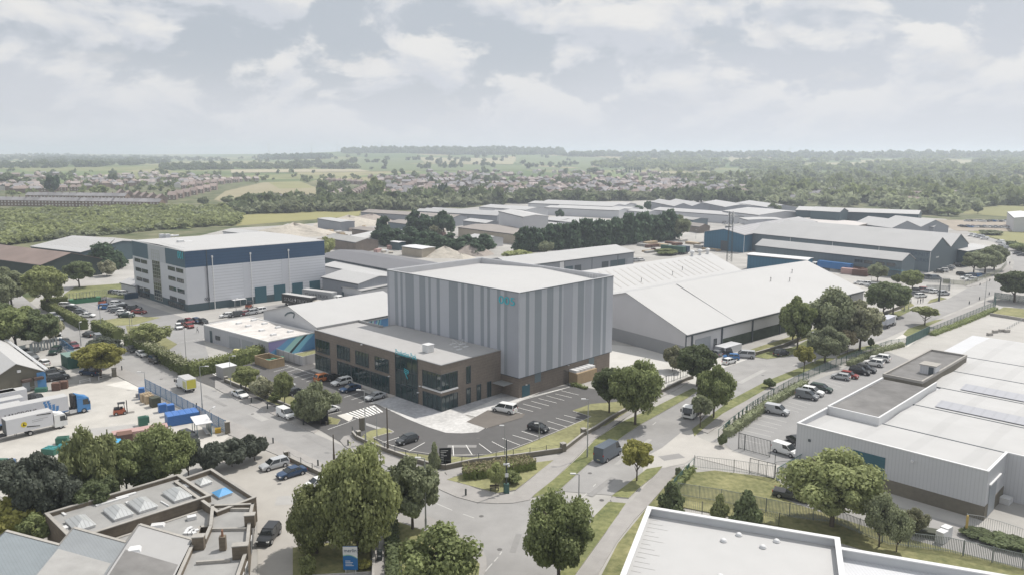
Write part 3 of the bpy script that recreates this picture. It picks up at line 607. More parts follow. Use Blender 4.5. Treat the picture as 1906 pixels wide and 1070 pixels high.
for A_,B_,a_,b_,z_ in ((AL,BL,.2,FS.W,HS - .13),(AR,BR,.2,FS.L,HS - .13),(AR,BR,0,FS.L,CB),(AL,BL,.05,6,CB)): slab_on(st,'drip_trim',A_,B_,a_,b_,z_ - .1,z_ - .004,0.002,.06,C_trim)
s5 = [on_wall(AL,BL,700 + x / 3.9625,460 + y / 3.9625) for x,y in ((905,350),(1025,372),(905,415),(1025,432))]
smax,smin = max(a for a,_ in s5),min(a for a,_ in s5)
part('building_number',place_text('005',BL,AL,FS.W - smax,FS.W - smin,s5[3][1],s5[1][1] - s5[3][1],0.12),C_cyan,st)
rl = MB(); q = FS.P(FS.L - 3,3)
for k in range(5): rl.tube((*FS.P(FS.L - 3.2,2 + k * 0.8),HS - 1.3),(*FS.P(FS.L - 3.2,2 + k * 0.8),HS + 0.25),0.03,n=4)
rl.tube((*FS.P(FS.L - 3.2,2),HS + 0.25),(*FS.P(FS.L - 3.2,5.2),HS + 0.25),0.03,n=4); part('roof_railing',rl,C_ltrim,st)
bA,bB = FS.P(0.3,0.3),FS.P(FS.L - 0.3,0.3)
zS = Z(700,460,3.9625)
for pts in ([zS(1170,935),zS(1215,985)],[zS(1568,815),zS(1607,860)]):
 q = [on_wall(bA,bB,*p) for p in pts]; slab_on(st,'louvre_panel',bA,bB,min(q[0][0],q[1][0]),max(q[0][0],q[1][0]),max(0.3,min(q[0][1],q[1][1])),min(CB - 0.2,max(q[0][1],q[1][1])),0,0.05,mat('louvre_grey',(0.15,0.19,0.21),0.5,0.05,1,ribs=(0.2,0.2,'h')))
zE = Z(800,660,3.9625); q = [on_wall(bA,bB,*zE(680,232)),on_wall(bA,bB,*zE(736,300))]
d = slab_on(st,'door',bA,bB,q[0][0],q[1][0],0.02,2.4,0,0.06,C_door)
for zx in ((710,222),(1020,78),(1193,72)): s_,z_ = on_wall(bA,bB,*zE(*zx)); slab_on(st,'wall_lamp',bA,bB,s_ - 0.18,s_ + 0.18,min(z_,CB - 0.3),min(z_,CB - 0.3) + 0.16,0.0,0.25,C_ltrim)
# ======== the brick office wing
HH = 9.45
FH = Fr((820.8,679.1),(931.8,650.7),(585.2,613),HH)
hq = thing('office_building','two storey brown brick office with dark windows in front of the striped studio','office building',(*FH.P(FH.L / 2,FH.W / 2),0))
foot = [(0,0),(FH.L,0)]
u1,v1 = FH.uv(707.6,609,HH); u2,v2 = FH.uv(669.8,597.7,HH); Wq = FH.W
sd = FS.P(0,0); us,vs = FH.inv(Vector(sd))
poly = [FH.P(0,0),FH.P(FH.L,0),FH.P(FH.L,vs + 4.0),FH.P(us - 0.3,vs + 4.0),FH.P(us - 0.3,v1),FH.P(u2,v1),FH.P(u2,Wq),FH.P(0,Wq)]
poly = [FH.P(0,0),FH.P(us + 0.1,0),FH.P(us + 0.1,v1),FH.P(u2,v1),FH.P(u2,Wq),FH.P(0,Wq)]
w = MB(); w.prism(poly,-0.1,HH - 0.12); part('wall',w,C_brick,hq)
w = MB(); w.prism([FH.P(0.35,0.35),FH.P(us - 0.02,0.35),FH.P(us - 0.02,v1 - 0.35),FH.P(u2 - 0.35,v1 - 0.35),FH.P(u2 - 0.35,Wq - 0.35),FH.P(0.35,Wq - 0.35)],HH - 0.11,HH - 0.05); part('roof',w,C_greyroof,hq)
w = MB()
for a in ((-0.06,us + 0.1,-0.06,0.34),(-0.06,0.34,0.34,Wq - 0.34),(-0.06,u2 + 0.06,Wq - 0.34,Wq + 0.06),(u2 - 0.34,u2 + 0.06,v1 + 0.06,Wq - 0.34),(u2 - 0.34,us + 0.1,v1 - 0.34,v1 + 0.06)): quadbox(w,FH,*a,HH - 0.11,HH + 0.02)
quadbox(w,FH,u2 - 0.6,u2 - 0.34,v1,Wq - 0.34,HH,HH + 0.5); quadbox(w,FH,0.5,u2 - 0.34,Wq - 0.5,Wq - 0.2,HH,HH + 0.5); quadbox(w,FH,u2 - 0.6,us - 4,v1 - 0.5,v1 - 0.2,HH,HH + 0.5)
part('parapet',w,mat('dull_metal_edge',(0.30,0.30,0.30),0.5,0.05,1),hq)
hL0,hL1 = FH.P(0,0),FH.P(0,FH.W); hR0,hR1 = FH.P(0,0),FH.P(FH.L,0)
z1 = Z(560,580,7.925); z2 = Z(740,640,7.925)
def lw(pts,**k): wall_window(hq,hL0,hL1,pts,gl=G_hq,**k)
def rw(pts,**k): wall_window(hq,hR0,hR1,pts,gl=G_hq,**k)
lw([z1(216,385),z1(430,640)],nm=4); lw([z1(532,475),z1(728,735)],nm=4); lw([z1(805,560),z1(1005,825)],nm=4); lw([z1(1092,645),z1(1303,910)],nm=4)
E0 = on_wall(hL0,hL1,*z1(1390,615)); E1 = on_wall(hL0,hL1,*z1(1722,700))
window(hq,hL0,hL1,E1[0],E0[0],0.05,HH - 0.35,nm=4,gl=G_hq,trans=2,out=0.03)
for a,b in (((216,668),(436,0)),((540,765),(738,0)),((748,830),(1024,0)),((1034,915),(1305,0))):
 qa = on_wall(hL0,hL1,*z1(*a)); s1 = on_wall(hL0,hL1,*z1(b[0],a[1] + (b[0] - a[0]) * 0.27))[0]
 window(hq,hL0,hL1,min(s1,qa[0]),max(s1,qa[0]),0.05,3.75,nm=4 if b[0] - a[0] < 250 else 5,gl=G_hq)
# corner windows, both floors, wrap the corner
qa = on_wall(hL0,hL1,*z2(368,370)); qb = on_wall(hL0,hL1,*z2(368,605)); qc = on_wall(hR0,hR1,*z2(882,378)); qd = on_wall(hR0,hR1,*z2(882,622))
window(hq,hL0,hL1,-0.03,qa[0],qb[1],qa[1],nm=4,gl=G_hq); window(hq,hR0,hR1,0.0,qc[0],qb[1],qa[1],nm=4,gl=G_hq)
qe = on_wall(hL0,hL1,*z2(368,682)); window(hq,hL0,hL1,-0.03,qa[0],0.1,qe[1],nm=4,gl=G_hq); window(hq,hR0,hR1,0.0,qc[0],0.1,qe[1],nm=4,gl=G_hq)
cn = MB(); cn.wallbox(hR0,hR1,0.1,qc[0],qb[1] - 0.35,qb[1] - 0.05,0,0.25); cn.wallbox(hL0,hL1,-0.25,qa[0],qb[1] - 0.35,qb[1] - 0.05,0,0.25); part('sill',cn,C_ltrim,hq)
rw([z2(1010,330),z2(1077,568)],nm=1); rw([z2(1010,650),z2(1077,870)],nm=1); rw([z2(1165,600),z2(1228,828)],nm=1); rw([z2(1318,556),z2(1380,790)],nm=2,name='door')
cp = MB(); qf = on_wall(hR0,hR1,*z2(1400,640))[0]; cp.wallbox(hR0,hR1,qf,qf + 4.6,2.75,2.9,0.0,3.2)
part('entrance_canopy',cp,mat('canopy_grey',(0.28,0.29,0.29),0.4,0.05,1),hq)
cp = MB(); cp.wallbox(hR0,hR1,qf + 3.9,qf + 4.0,0,2.75,2.9,3.0); part('canopy_post',cp,C_trim,hq)
sg = place_text('Production Park',hL1,hL0,FH.W - E0[0] + 0.3,FH.W - E1[0] - 0.2,HH - 0.25,1.15,0.15); part('sign_lettering',sg,C_cyan,hq)
# the pale cyan emblem hung behind the entrance glass: a feathered arrow made of three bars
em = MB(); qm = on_wall(hL0,hL1,*z1(1560,890))
def seg(a,b,w_,mb=em):
 wv,nv = wdir(hL0,hL1); P = lambda s,z: (hL0[0] + wv.x * s + nv.x * 0.13,hL0[1] + wv.y * s + nv.y * 0.13,z)
 d = Vector((b[0] - a[0],b[1] - a[1])).normalized(); n_ = Vector((-d.y,d.x)) * w_ / 2; mb.face([P(a[0] + n_.x,a[1] + n_.y),P(a[0] - n_.x,a[1] - n_.y),P(b[0] - n_.x,b[1] - n_.y),P(b[0] + n_.x,b[1] + n_.y)])
s0,zz = qm
for dz,ln in ((0.7,1.5),(0.35,1.3),(0.0,1.0)): seg((s0 + 0.7,zz + dz),(s0 + 0.7 - ln,zz + dz - 0.25),0.16)
seg((s0 - 0.75,zz + 0.5),(s0 - 0.55,zz - 0.25),0.2); seg((s0 + 0.35,zz - 0.1),(s0 - 0.45,zz - 1.3),0.18)
part('emblem',em,C_cyan,hq)
rb_ = MB(); uu,vv = FH.uv(797,654,HH); rb_.box((*FH.P(uu,vv),HH),(1.7,1.7,1.5),rad(45)); rb_.box((*FH.P(uu,vv),HH + 1.5),(1.9,1.9,0.12),rad(45))
part('roof_cowl',rb_,C_ltrim,hq)
for px_,py_ in ((768,645),):
 pass
sk = MB()
for k in range(5): uu,vv = FH.uv(843 + k * 6,640 + (k % 3) * 5,HH); sk.box((*FH.P(uu,vv),HH - 0.05),(1.3,0.5,0.16),rad(40)); sk.tube((*FH.P(uu,vv),HH),(*FH.P(uu,vv),HH + 1.1),0.03,n=4)
for k in range(4): a = FH.uv(843 + k * 6,640 + (k % 3) * 5,HH); b = FH.uv(849 + k * 6,640 + ((k + 1) % 3) * 5,HH); sk.tube((*FH.P(*a),HH + 1.1),(*FH.P(*b),HH + 1.1),0.03,n=4)
part('roof_access_frame',sk,C_ltrim,hq)
for zx in (z1(905,485),z1(1310,950),z2(340,620),z2(312,715)): a,b = on_wall(hL0,hL1,*zx); slab_on(hq,'wall_lamp',hL0,hL1,a - 0.2,a + 0.2,b,b + 0.15,0,0.35,C_ltrim)
sill = MB(); sill.wallbox(hL0,hL1,E0[0],FH.W,0.0,0.12,0.02,1.4)
part('plinth',sill,M_kerb,hq)
# ======== building 001
H1 = 19.3
F1 = Fr((343.2,467.9),(603.5,447.5),(244.8,447.7),H1)
b1 = thing('warehouse','big white block with a blue top band and blue loading doors','warehouse',(*F1.P(F1.L / 2,F1.W / 2),0))
w = MB(); quadbox(w,F1,0,F1.L,0,F1.W,2.4,H1 - 5.3); part('wall',w,C_lcladh,b1)
w = MB(); quadbox(w,F1,0.03,F1.L - 0.03,0.03,F1.W - 0.03,-0.1,2.4); part('base_band',w,C_dteal,b1)
f0,f1_ = F1.P(0,0),F1.P(F1.L,0); o0,o1 = F1.P(0,0),F1.P(0,F1.W)
w = MB(); quadbox(w,F1,0,F1.L,0,F1.W,H1 - 5.3,H1 - 0.15); part('top_band',w,C_navy,b1)
ed = on_wall(f0,f1_,387,520)[0]
w = MB(); w.wallbox(f0,f1_,0.02,ed,2.41,H1 - 5.31,0,0.05); w.wallbox(o0,o1,0.0,F1.W,2.41,H1 - 5.31,0.0,0.06); part('office_wall',w,mat('white_smooth_panel',(0.56,0.57,0.60),0.5,0.03,0.4),b1)
zO = Z(0,430,3.9625)
sA = on_wall(o0,o1,*zO(1095,180))[0]; sB = on_wall(o0,o1,*zO(1220,180))[0]
w = MB(); w.wallbox(o0,o1,sB,sA,H1 - 5.3,H1 - 0.16,0.0,0.12); part('stair_tower_panel',w,C_silv,b1)
for a_,b_ in ((0,sB - .02),(sA + .02,F1.W)): slab_on(b1,'office_top_band',o0,o1,a_,b_,H1 - 5.3,H1 - 0.16,0.0,0.05,C_navyd)
s0 = on_wall(o0,o1,*zO(1185,300))[0]; s1 = on_wall(o0,o1,*zO(1130,300))[0]
window(b1,o0,o1,s0,s1,0.8,H1 - 1.6,nm=4,trans=13,gl=G_dark,out=0.1,fm=mat('pale_frame',(0.35,0.37,0.33),0.5,0.03,1))
for i,zt in enumerate((13.4,10.2,6.9,3.7)):
 for xs in ((1240,1290),(1300,1350)):
  sa = on_wall(o0,o1,*zO(xs[0],260))[0]; sb = on_wall(o0,o1,*zO(xs[1],260))[0]; window(b1,o0,o1,min(sa,sb),max(sa,sb),zt - 1.3,zt,nm=3,out=0.08)
 for xs in ((1000,1040),(1046,1088)):
  sa = on_wall(o0,o1,*zO(xs[0] + 2 * i,260))[0]; sb = on_wall(o0,o1,*zO(xs[1] + 2 * i,260))[0]; window(b1,o0,o1,min(sa,sb),max(sa,sb),zt - 1.3,zt,nm=3,out=0.08)
for a,b in ((1245,1360),(1010,1110)):
 sa = on_wall(o0,o1,*zO(a,550))[0]; sb = on_wall(o0,o1,*zO(b,560))[0]; window(b1,o0,o1,min(sa,sb),max(sa,sb),0.4,1.9,nm=8,out=0.02)
zP = Z(360,430,3.9625)
for a,b,t_ in ((455,540,0),(596,680,0),(731,810,0),(860,937,0)):
 sa = on_wall(f0,f1_,*zP(a,480))[0]; sb = on_wall(f0,f1_,*zP(b,480))[0]; slab_on(b1,'loading_door',f0,f1_,sa,sb,0.02,5.4,0,0.12,C_door)
for xx in (135,418,700):
 sa = on_wall(f0,f1_,*zP(xx,200))[0]; m = MB(); wv,nv = wdir(f0,f1_)
 q = (f0[0] + wv.x * sa + nv.x * 0.35,f0[1] + wv.y * sa + nv.y * 0.35); m.tube((*q,0),(*q,H1 - 2.6),0.14,n=8); m.box((*q,H1 - 2.7),(0.45,0.45,0.6),rad(45)); part('downpipe',m,C_ltrim,b1)
 m = MB(); m.wallbox(f0,f1_,sa - 2.6,sa - 0.4,2.41,H1 - 5.31,0.0,0.05); part('pilaster_panel',m,mat('white_smooth_panel',(0.5,) * 3),b1)
m = MB(); m.wallbox(f0,f1_,ed - 0.1,ed + 0.1,0,H1 - 0.2,0.0,0.14); part('joint_trim',m,C_trim,b1)
qs = [on_wall(o0,o1,*zO(x,y)) for x,y in ((1310,165),(1353,210))]; part('building_number',place_text('001',o1,o0,F1.W - max(q[0] for q in qs),F1.W - min(q[0] for q in qs),min(q[1] for q in qs),2.4,0.15),C_cyan,b1)
qs = [on_wall(f0,f1_,*zO(x,y)) for x,y in ((1507,492),(1548,510))]; part('building_number',place_text('001',f0,f1_,min(q[0] for q in qs),max(q[0] for q in qs),min(q[1] for q in qs),1.1,0.12),C_trim,b1)
rf = MB(); ins = 0.3
roofplane(rf,F1,[(ins,ins,H1 + 0.04),(F1.L - ins,ins,H1 + 0.04),(F1.L - ins,F1.W / 2,H1 + 0.4),(ins,F1.W / 2,H1 + 0.4)]); roofplane(rf,F1,[(ins,F1.W / 2,H1 + 0.4),(F1.L - ins,F1.W / 2,H1 + 0.4),(F1.L - ins,F1.W - ins,H1 + 0.04),(ins,F1.W - ins,H1 + 0.04)])
part('roof',rf,C_white,b1)
w = MB()
for a in ((-0.05,F1.L + 0.05,-0.05,0.3),(-0.05,F1.L + 0.05,F1.W - 0.3,F1.W + 0.05),(-0.05,0.3,0.3,F1.W - 0.3),(F1.L - 0.3,F1.L + 0.05,0.3,F1.W - 0.3)): quadbox(w,F1,*a,H1 - 0.15,H1 + 0.02)
part('coping',w,C_ltrim,b1)
for k,(zx,zy,sx) in enumerate(((1330,780 - 712,1.8),(1195,742 - 712,1.6),(1235,742 - 712,1.6))):
 uu,vv = F1.uv(*zO(zx,zy + (24 if k == 0 else 16)),H1); m = MB(); m.box((*F1.P(uu,vv),H1 - 0.6),(sx,sx,1.7),rad(45)); m.tube((*F1.P(uu + 1.4,vv),H1 + 0.3),(*F1.P(uu + 4.0,vv),H1 + 0.3),0.35,n=8); part('roof_plant',m,C_ltrim,b1)
m = MB()
for k in range(13): uu = 0.8; vv = 1.5 + k * 1.6; m.tube((*F1.P(uu,vv),H1 - 0.2),(*F1.P(uu,vv),H1 + 0.85),0.035,n=4)
m.tube((*F1.P(0.8,1.5),H1 + 0.85),(*F1.P(0.8,20.7),H1 + 0.85),0.035,n=4); part('roof_railing',m,C_ltrim,b1)
m = MB(); q0 = on_wall(f0,f1_,*zP(280,560))[0]; m.wallbox(f0,f1_,q0,q0 + 4.4,2.3,2.4,0.3,2.2); [m.tube((*F1.P(q0 + d_,-2.0),0),(*F1.P(q0 + d_,-2.0),2.3),0.05,n=5) for d_ in (0.2,2.2,4.2)]; part('cycle_shelter',m,C_ltrim,b1)
# ======== small flat roofed workshop with the mural
FB = Fr((498.8,635.7),(585.9,618),(378.9,604.1),4.3)
wk = thing('workshop_building','low flat roofed grey workshop with a blue swirling mural on its end wall','workshop',(*FB.P(FB.L / 2,FB.W / 2),0))
w = MB(); quadbox(w,FB,0,FB.L,0,FB.W,-0.1,4.15); part('wall',w,C_flat,wk)
w = MB(); quadbox(w,FB,0.2,FB.L - 0.2,0.2,FB.W - 0.2,4.15,4.22); part('roof',w,mat('patched_pale_roof',(0.55,0.52,0.49),0.9,0.28,0.35,detail=9),wk)
w = MB()
for a in ((-0.08,FB.L + 0.08,-0.08,0.2),(-0.08,FB.L + 0.08,FB.W - 0.2,FB.W + 0.08),(-0.08,0.2,0.2,FB.W - 0.2),(FB.L - 0.2,FB.L + 0.08,0.2,FB.W - 0.2)): quadbox(w,FB,*a,4.15,4.4)
part('parapet',w,C_ltrim,wk)
for zx,zy in ((335,678),(405,698),(445,655),(525,680),(505,730),(625,708),(590,762),(715,738),(800,722),(610,640 + 22),(520,640),(455,790),(715,695)):
 uu,vv = FB.uv(*zP(zx,zy),4.4)
 if 1 < uu < FB.L - 1 and 1 < vv < FB.W - 1: m = MB(); m.box((*FB.P(uu,vv),4.2),(1.5,1.1,0.45),rad(45),taper=0.85); part('roof_light',m,C_ltrim,wk)
g0,g1 = FB.P(0,0),FB.P(0,FB.W); k0,k1 = FB.P(0,0),FB.P(FB.L,0)
for a,b,mm in ((265,345,C_dgrey),(358,440,C_dgrey),(125,142,C_dteal)):
 sa = on_wall(g0,g1,*zP(a,800))[0]; sb = on_wall(g0,g1,*zP(b,820))[0]; slab_on(wk,'roller_door',g0,g1,min(sa,sb),max(sa,sb),0.02,3.2,0,0.08,mm)
sa = on_wall(g0,g1,*zP(165,800))[0]; window(wk,g0,g1,sa - 2.2,sa,1.2,2.3,nm=3)
def mural():
 m,nt,b = _bsdf('painted_mural'); N = nt.nodes; L = nt.links; b.inputs['Roughness'].default_value = 0.7
 geo = N.new('ShaderNodeNewGeometry'); wv = N.new('ShaderNodeTexWave'); wv.inputs['Scale'].default_value = 0.022; wv.inputs['Distortion'].default_value = 9; wv.inputs['Detail'].default_value = 0.5
 L.new(geo.outputs['Position'],wv.inputs['Vector']); cr = N.new('ShaderNodeValToRGB'); cr.color_ramp.interpolation = 'CONSTANT'; L.new(wv.outputs['Fac'],cr.inputs[0]); e = cr.color_ramp.elements
 cols = [(0,(0.08,0.22,0.42)),(0.14,(0.16,0.40,0.55)),(0.26,(0.02,0.04,0.06)),(0.32,(0.30,0.52,0.52)),(0.46,(0.12,0.30,0.50)),(0.58,(0.24,0.22,0.42)),(0.72,(0.35,0.58,0.56)),(0.84,(0.03,0.08,0.12)),(0.9,(0.12,0.34,0.50))]
 while len(e) < len(cols): e.new(0.5)
 for el,(p,c) in zip(e,cols): el.position = p; el.color = (*c,1)
 L.new(cr.outputs[0],b.inputs['Base Color']); return m
C_mural = mural()
slab_on(wk,'mural',k0,k1,0.1,FB.L,0.02,4.1,0,0.05,C_mural)
# ======== white gabled hall between the two big blocks
t,R = shed('warehouse','white gabled hall with a dark arc emblem on its grey gable','warehouse',(592,610.4),(768,577.5),(490,579),5.6,9.2,C_lclad,C_white,base=None)
ga,gb = R.P(0,0),R.P(0,R.W); ar = MB(); pts = [on_wall(ga,gb,*zP(*p)) for p in ((675,622),(695,604),(720,598),(744,604),(745,618),(738,638))]
wv,nv = wdir(ga,gb); P3 = lambda s,z: (ga[0] + wv.x * s + nv.x * 0.08,ga[1] + wv.y * s + nv.y * 0.08,z)
for (a,b),(c,d) in zip(pts,pts[1:]):
 dd = Vector((c - a,d - b)).normalized(); n_ = Vector((-dd.y,dd.x)) * 0.22; ar.face([P3(a + n_.x,b + n_.y),P3(a - n_.x,b - n_.y),P3(c - n_.x,d - n_.y),P3(c + n_.x,d + n_.y)])
part('arc_emblem',ar,C_dteal,t)
ka,kb = R.P(0,0),R.P(R.L,0); q = on_wall(ka,kb,*z1(900,130))[0]; slab_on(t,'mural',ka,kb,q - 4,R.L,0.1,4.8,0,0.05,C_mural)
# low white units behind
F = Fr((666.6,528.4),(740,514),(599.7,515.8),7.5)
t,R = shed('warehouse','small grey walled unit with a shallow white roof beside the blue loading doors','warehouse',(666.6,528.4),(599.7,515.8),(742,515),7.2,8.6,C_mclad,C_wroofu,ridge='a')
wa,wb = F.P(0,0),F.P(0,F.W)
for a,b,h_ in ((1095,1110,2.0),(1135,1192,3.6)):
 sa = on_wall(wa,wb,*zP(a,440))[0]; sb = on_wall(wa,wb,*zP(b,445))[0]; slab_on(t,'door',wa,wb,min(sa,sb),max(sa,sb),0.02 if h_ > 3 else 2.2,h_ + (0 if h_ > 3 else 2),0,0.06,C_dgrey if h_ > 3 else C_dteal)
shed('warehouse','white lean-to block with a thin parapet tucked against the striped studio','warehouse',(673,541),(780,520),(640,534),5.2,5.4,C_lclad,C_wroofu)
shed('warehouse','wide low hall with a plain white roof below the dark grey roof','warehouse',(775,527),(600,494),(842,514),6.0,7.2,C_lclad,C_white)
shed('warehouse','long low hall with a dark grey sheet roof and teal wall behind the white roofs','warehouse',(780,512),(590,476.5),(866,498),7.6,9.0,C_dteal,C_dkroof)
# ======== long grey units behind the studio
t,R = shed('industrial_unit','long grey unit with dark openings and a pale ribbed roof behind the striped studio','warehouse',(1179.7,469),(960,496.5),(1118,458.5),6.4,8.4,C_mclad,C_wroofw)
ua,ub = R.P(0,0),R.P(R.L,0); zQ = Z(950,250,3.9625)
for a,b,m_ in ((675,722,C_trim),(738,788,C_dteal),(792,845,C_dteal),(860,900,C_dgrey),(475,522,C_trim),(405,460,C_dteal)):
 sa = on_wall(ua,ub,*zQ(a,950))[0]; sb = on_wall(ua,ub,*zQ(b,950))[0]; slab_on(t,'loading_door',ua,ub,min(sa,sb),max(sa,sb),0.02,3.8,0,0.08,m_)
for a in (398,602,792): sa = on_wall(ua,ub,*zQ(a,930))[0]; slab_on(t,'joint_trim',ua,ub,sa - .1,sa + .1,0,6.2,0,0.1,C_trim)
sa = on_wall(ua,ub,*zQ(380,960))[0]; slab_on(t,'unit_sign',ua,ub,sa - 1.2,sa + 1.2,3.0,6.0,0,0.1,C_ltrim)
# ======== the huge twin white roofs
NE,FE,VF = (1278.7,623),(1607.7,541),(1389,504); HE = 6.4
F = Fr(NE,FE,VF,HE)
F.W = F.W; t = thing('warehouse','huge warehouse with two long white roofs right of the striped studio','warehouse',(*F.P(F.L / 2,F.W),0))
HR = 13.2
vR = F.W / 2; pk = [height_ for height_ in (HR,)]
# ridge positions from the survey
def fit(px_,py_):
 return min(((abs(F.uv(px_,py_,z / 10)[0] - F.L),z / 10,F.uv(px_,py_,z / 10)[1]) for z in range(75,160)))
_,HR,V1 = fit(1501,486); _,HR2,V2 = fit(1322,471.6); print('ridge fit',HR,V1,HR2,V2,F.W,F.L)
w = MB(); W1 = F.W; W2 = 2 * V2 - W1
prof = [(0,-0.1),(W2,-0.1),(W2,HE),(V2,HR2),(W1,HE + 0.5),(V1,HR),(0,HE)]
for u in (0,F.L): w.face([F.W3(u,v,z) for v,z in prof])
for v in (0,W2): w.face([F.W3(0,v,-0.1),F.W3(F.L,v,-0.1),F.W3(F.L,v,HE),F.W3(0,v,HE)])
part('wall',w,mat('white_grey_wall',(0.50,0.495,0.505),0.6,0.04,0.3),t)
r = MB(); o_ = 0.3
planes = [((-o_,HE + 0.1),(V1,HR + 0.15)),((V1,HR + 0.15),(W1,HE + 0.65)),((W1,HE + 0.65),(V2,HR2 + 0.15)),((V2,HR2 + 0.15),(W2 + o_,HE + 0.1))]
for (va,za),(vb,zb_) in planes: roofplane(r,F,[(-o_,va,za),(F.L + o_,va,za),(F.L + o_,vb,zb_),(-o_,vb,zb_)])
part('roof',r,mat('bright_white_roof',(0.42,0.416,0.41),0.6,0.04,0.1),t)
def strip_on(v0,v1,z0,z1,us,wd,m_):
 for u in us: m = MB(); roofplane(m,F,[(u,v0,z0 + .05),(u + wd,v0,z0 + .05),(u + wd,v1,z1 + .05),(u,v1,z1 + .05)],0.05); part('rooflight',m,m_,t)
zf = lambda v: HE + 0.1 + (HR - HE) * v / V1
for k,(a,b) in enumerate(((0.16,0.30),(0.42,0.57),(0.68,0.80))): strip_on(V1 * a,V1 * b,zf(V1 * a),zf(V1 * b),[3 + k * 0.5 + i * 1.75 for i in range((11,19,15)[k])],0.7,C_roofl)
zg = lambda v: HE + 0.65 + (HR2 - HE - 0.5) * (v - W1) / (V2 - W1)
strip_on(W1 + (V2 - W1) * .12,W1 + (V2 - W1) * .86,zg(W1 + (V2 - W1) * .12),zg(W1 + (V2 - W1) * .86),[14 + i * 3.6 for i in range(21)],0.7,C_roofl)
m = MB(); roofplane(m,F,[(21,0.1,HE + 0.3),(21.5,0.1,HE + 0.3),(21.5,V1 * 0.98,HR + 0.22),(21,V1 * 0.98,HR + 0.22)],0.1); part('roof_seam',m,C_white,t)
for k,(u,v) in enumerate(((60,14),(68,12),(76,16),(40,W1 + 3),(58,W1 + 4),(66,W1 + 6))):
 m = MB(); z_ = zf(v) if v < V1 else zg(v); m.tube((*F.P(u,v),z_),(*F.P(u,v),z_ + 1.2),0.11,n=7); m.ball((*F.P(u,v),z_ + 1.2),0.2,n=7,k=4); part('vent_pipe',m,C_felt,t)
for k in range(3): m = MB(); u = F.L - 12 + k * 5; m.tube((*F.P(u,V2),HR2),(*F.P(u,V2),HR2 + 1.0),0.5,n=8); m.ball((*F.P(u,V2),HR2 + 1.5),(1.0,1.0,0.7),n=8,k=5); part('ridge_ventilator',m,C_ltrim,t)
e0,e1 = F.P(0,0),F.P(F.L,0)
us_ = lambda x,y: on_wall(e0,e1,x,y)[0]
for s in [us_(x,610) for x in (1343.6,1399.8,1451)] + [2,F.L * .6,F.L * .75,F.L * .9]: slab_on(t,'column',e0,e1,s - 0.18,s + 0.18,0,HE,0,0.33,C_trim)
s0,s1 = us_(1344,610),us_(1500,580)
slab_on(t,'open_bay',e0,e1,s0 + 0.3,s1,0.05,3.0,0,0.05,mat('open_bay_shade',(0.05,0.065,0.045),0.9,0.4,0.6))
slab_on(t,'eaves_trim',e0,e1,-0.3,F.L,HE - 0.35,HE - 0.1,0.05,0.4,C_trim)
slab_on(t,'lower_wall',F.P(0,0),F.P(0,W1),0.2,W1 * 0.98,0.02,3.4,0,0.06,mat('grey_dado',(0.27,0.275,0.28),0.7,0.05,0.4))
slab_on(t,'verge_trim',F.P(0,0),F.P(0,W1),0,0.25,0,HE,0,0.2,C_trim)
d0,d1 = us_(1294,640),us_(1322,635); slab_on(t,'roller_door',e0,e1,d0,d1,0.02,4.6,0,0.12,C_dgrey)
s2 = us_(1331,632); window(t,e0,e1,s2 - 0.6,s2 + 0.7,1.4,3.6,nm=2)
m = MB(); sA_ = us_(1330,640); m.wallbox(e0,e1,sA_ - 0.4,us_(1357,635) + 0.5,0,1.9,0.3,3.5); part('low_plant_room',m,C_lclad,t)
# fence and hard strip in front of it
# ======== blue and grey works beyond
t,R = shed('industrial_unit','blue clad gabled shed with a ribbed grey roof beside the telecom mast','warehouse',(1385.3,438),(1520,413),(1318,430.5),9.0,11.2,C_bclad,mat('ribbed_grey_roof',(0.33,0.325,0.33),0.7,0.08,0.2,ribs=(5.5,0.22,'u')),posts=2)
ba,bb = R.P(0,0),R.P(0,R.W); zM = Z(1180,380,5.944); sa,sb = on_wall(ba,bb,*zM(1035,450))[0],on_wall(ba,bb,*zM(960,450))[0]; slab_on(t,'open_doorway',ba,bb,min(sa,sb),max(sa,sb),0.02,5.2,0,0.08,C_trim)
t,R = shed('warehouse','broad grey green works with twin pale roofs and faded lettering on its corner','warehouse',(1732.6,467.4),(1400,434.2),(1802,453.2),9.2,14.2,C_gclad,C_wroofu,bays=2,posts=4)
wa,wb = R.P(0,0),R.P(R.L,0)
part('wall_lettering',place_text('ETERNIT',wb,wa,R.L - 11.5,R.L - 0.5,6.6,1.6,0.1),mat('faded_letter_blue',(0.07,0.10,0.14),0.6,0.05,1),t); part('wall_lettering',place_text('WORKS',wb,wa,R.L - 8.5,R.L - 0.5,4.2,1.6,0.1),MATS['faded_letter_blue'],t)
slab_on(t,'wall_sign',R.P(0,0),R.P(0,R.W),6.5,9.5,5.6,6.2,0,0.1,C_ltrim)
shed('warehouse','dark walled end unit with a white strip sign behind the twin roofed works','warehouse',(1800,468),(1845,460),(1812,448),7.0,7.6,C_dteal,C_wroofu)
t,R = shed('warehouse','narrow grey green range with small windows in front of the lettered works','warehouse',(1678.4,485.5),(1407,456.5),(1704,482.5),7.0,9.6,C_gclad,C_wroofu)
ra,rb2 = R.P(0,0),R.P(R.L,0); zR = Z(1586,440,5.944)
for a in (55,165,300,420): sa = on_wall(ra,rb2,*zR(a + 60,300))[0]; window(t,ra,rb2,sa,sa + 3.6,4.2,5.6,nm=3)
for a in (40,110): sa = on_wall(ra,rb2,*zR(a + 50,350))[0]; window(t,ra,rb2,sa,sa + 2.6,1.2,2.6,nm=3)
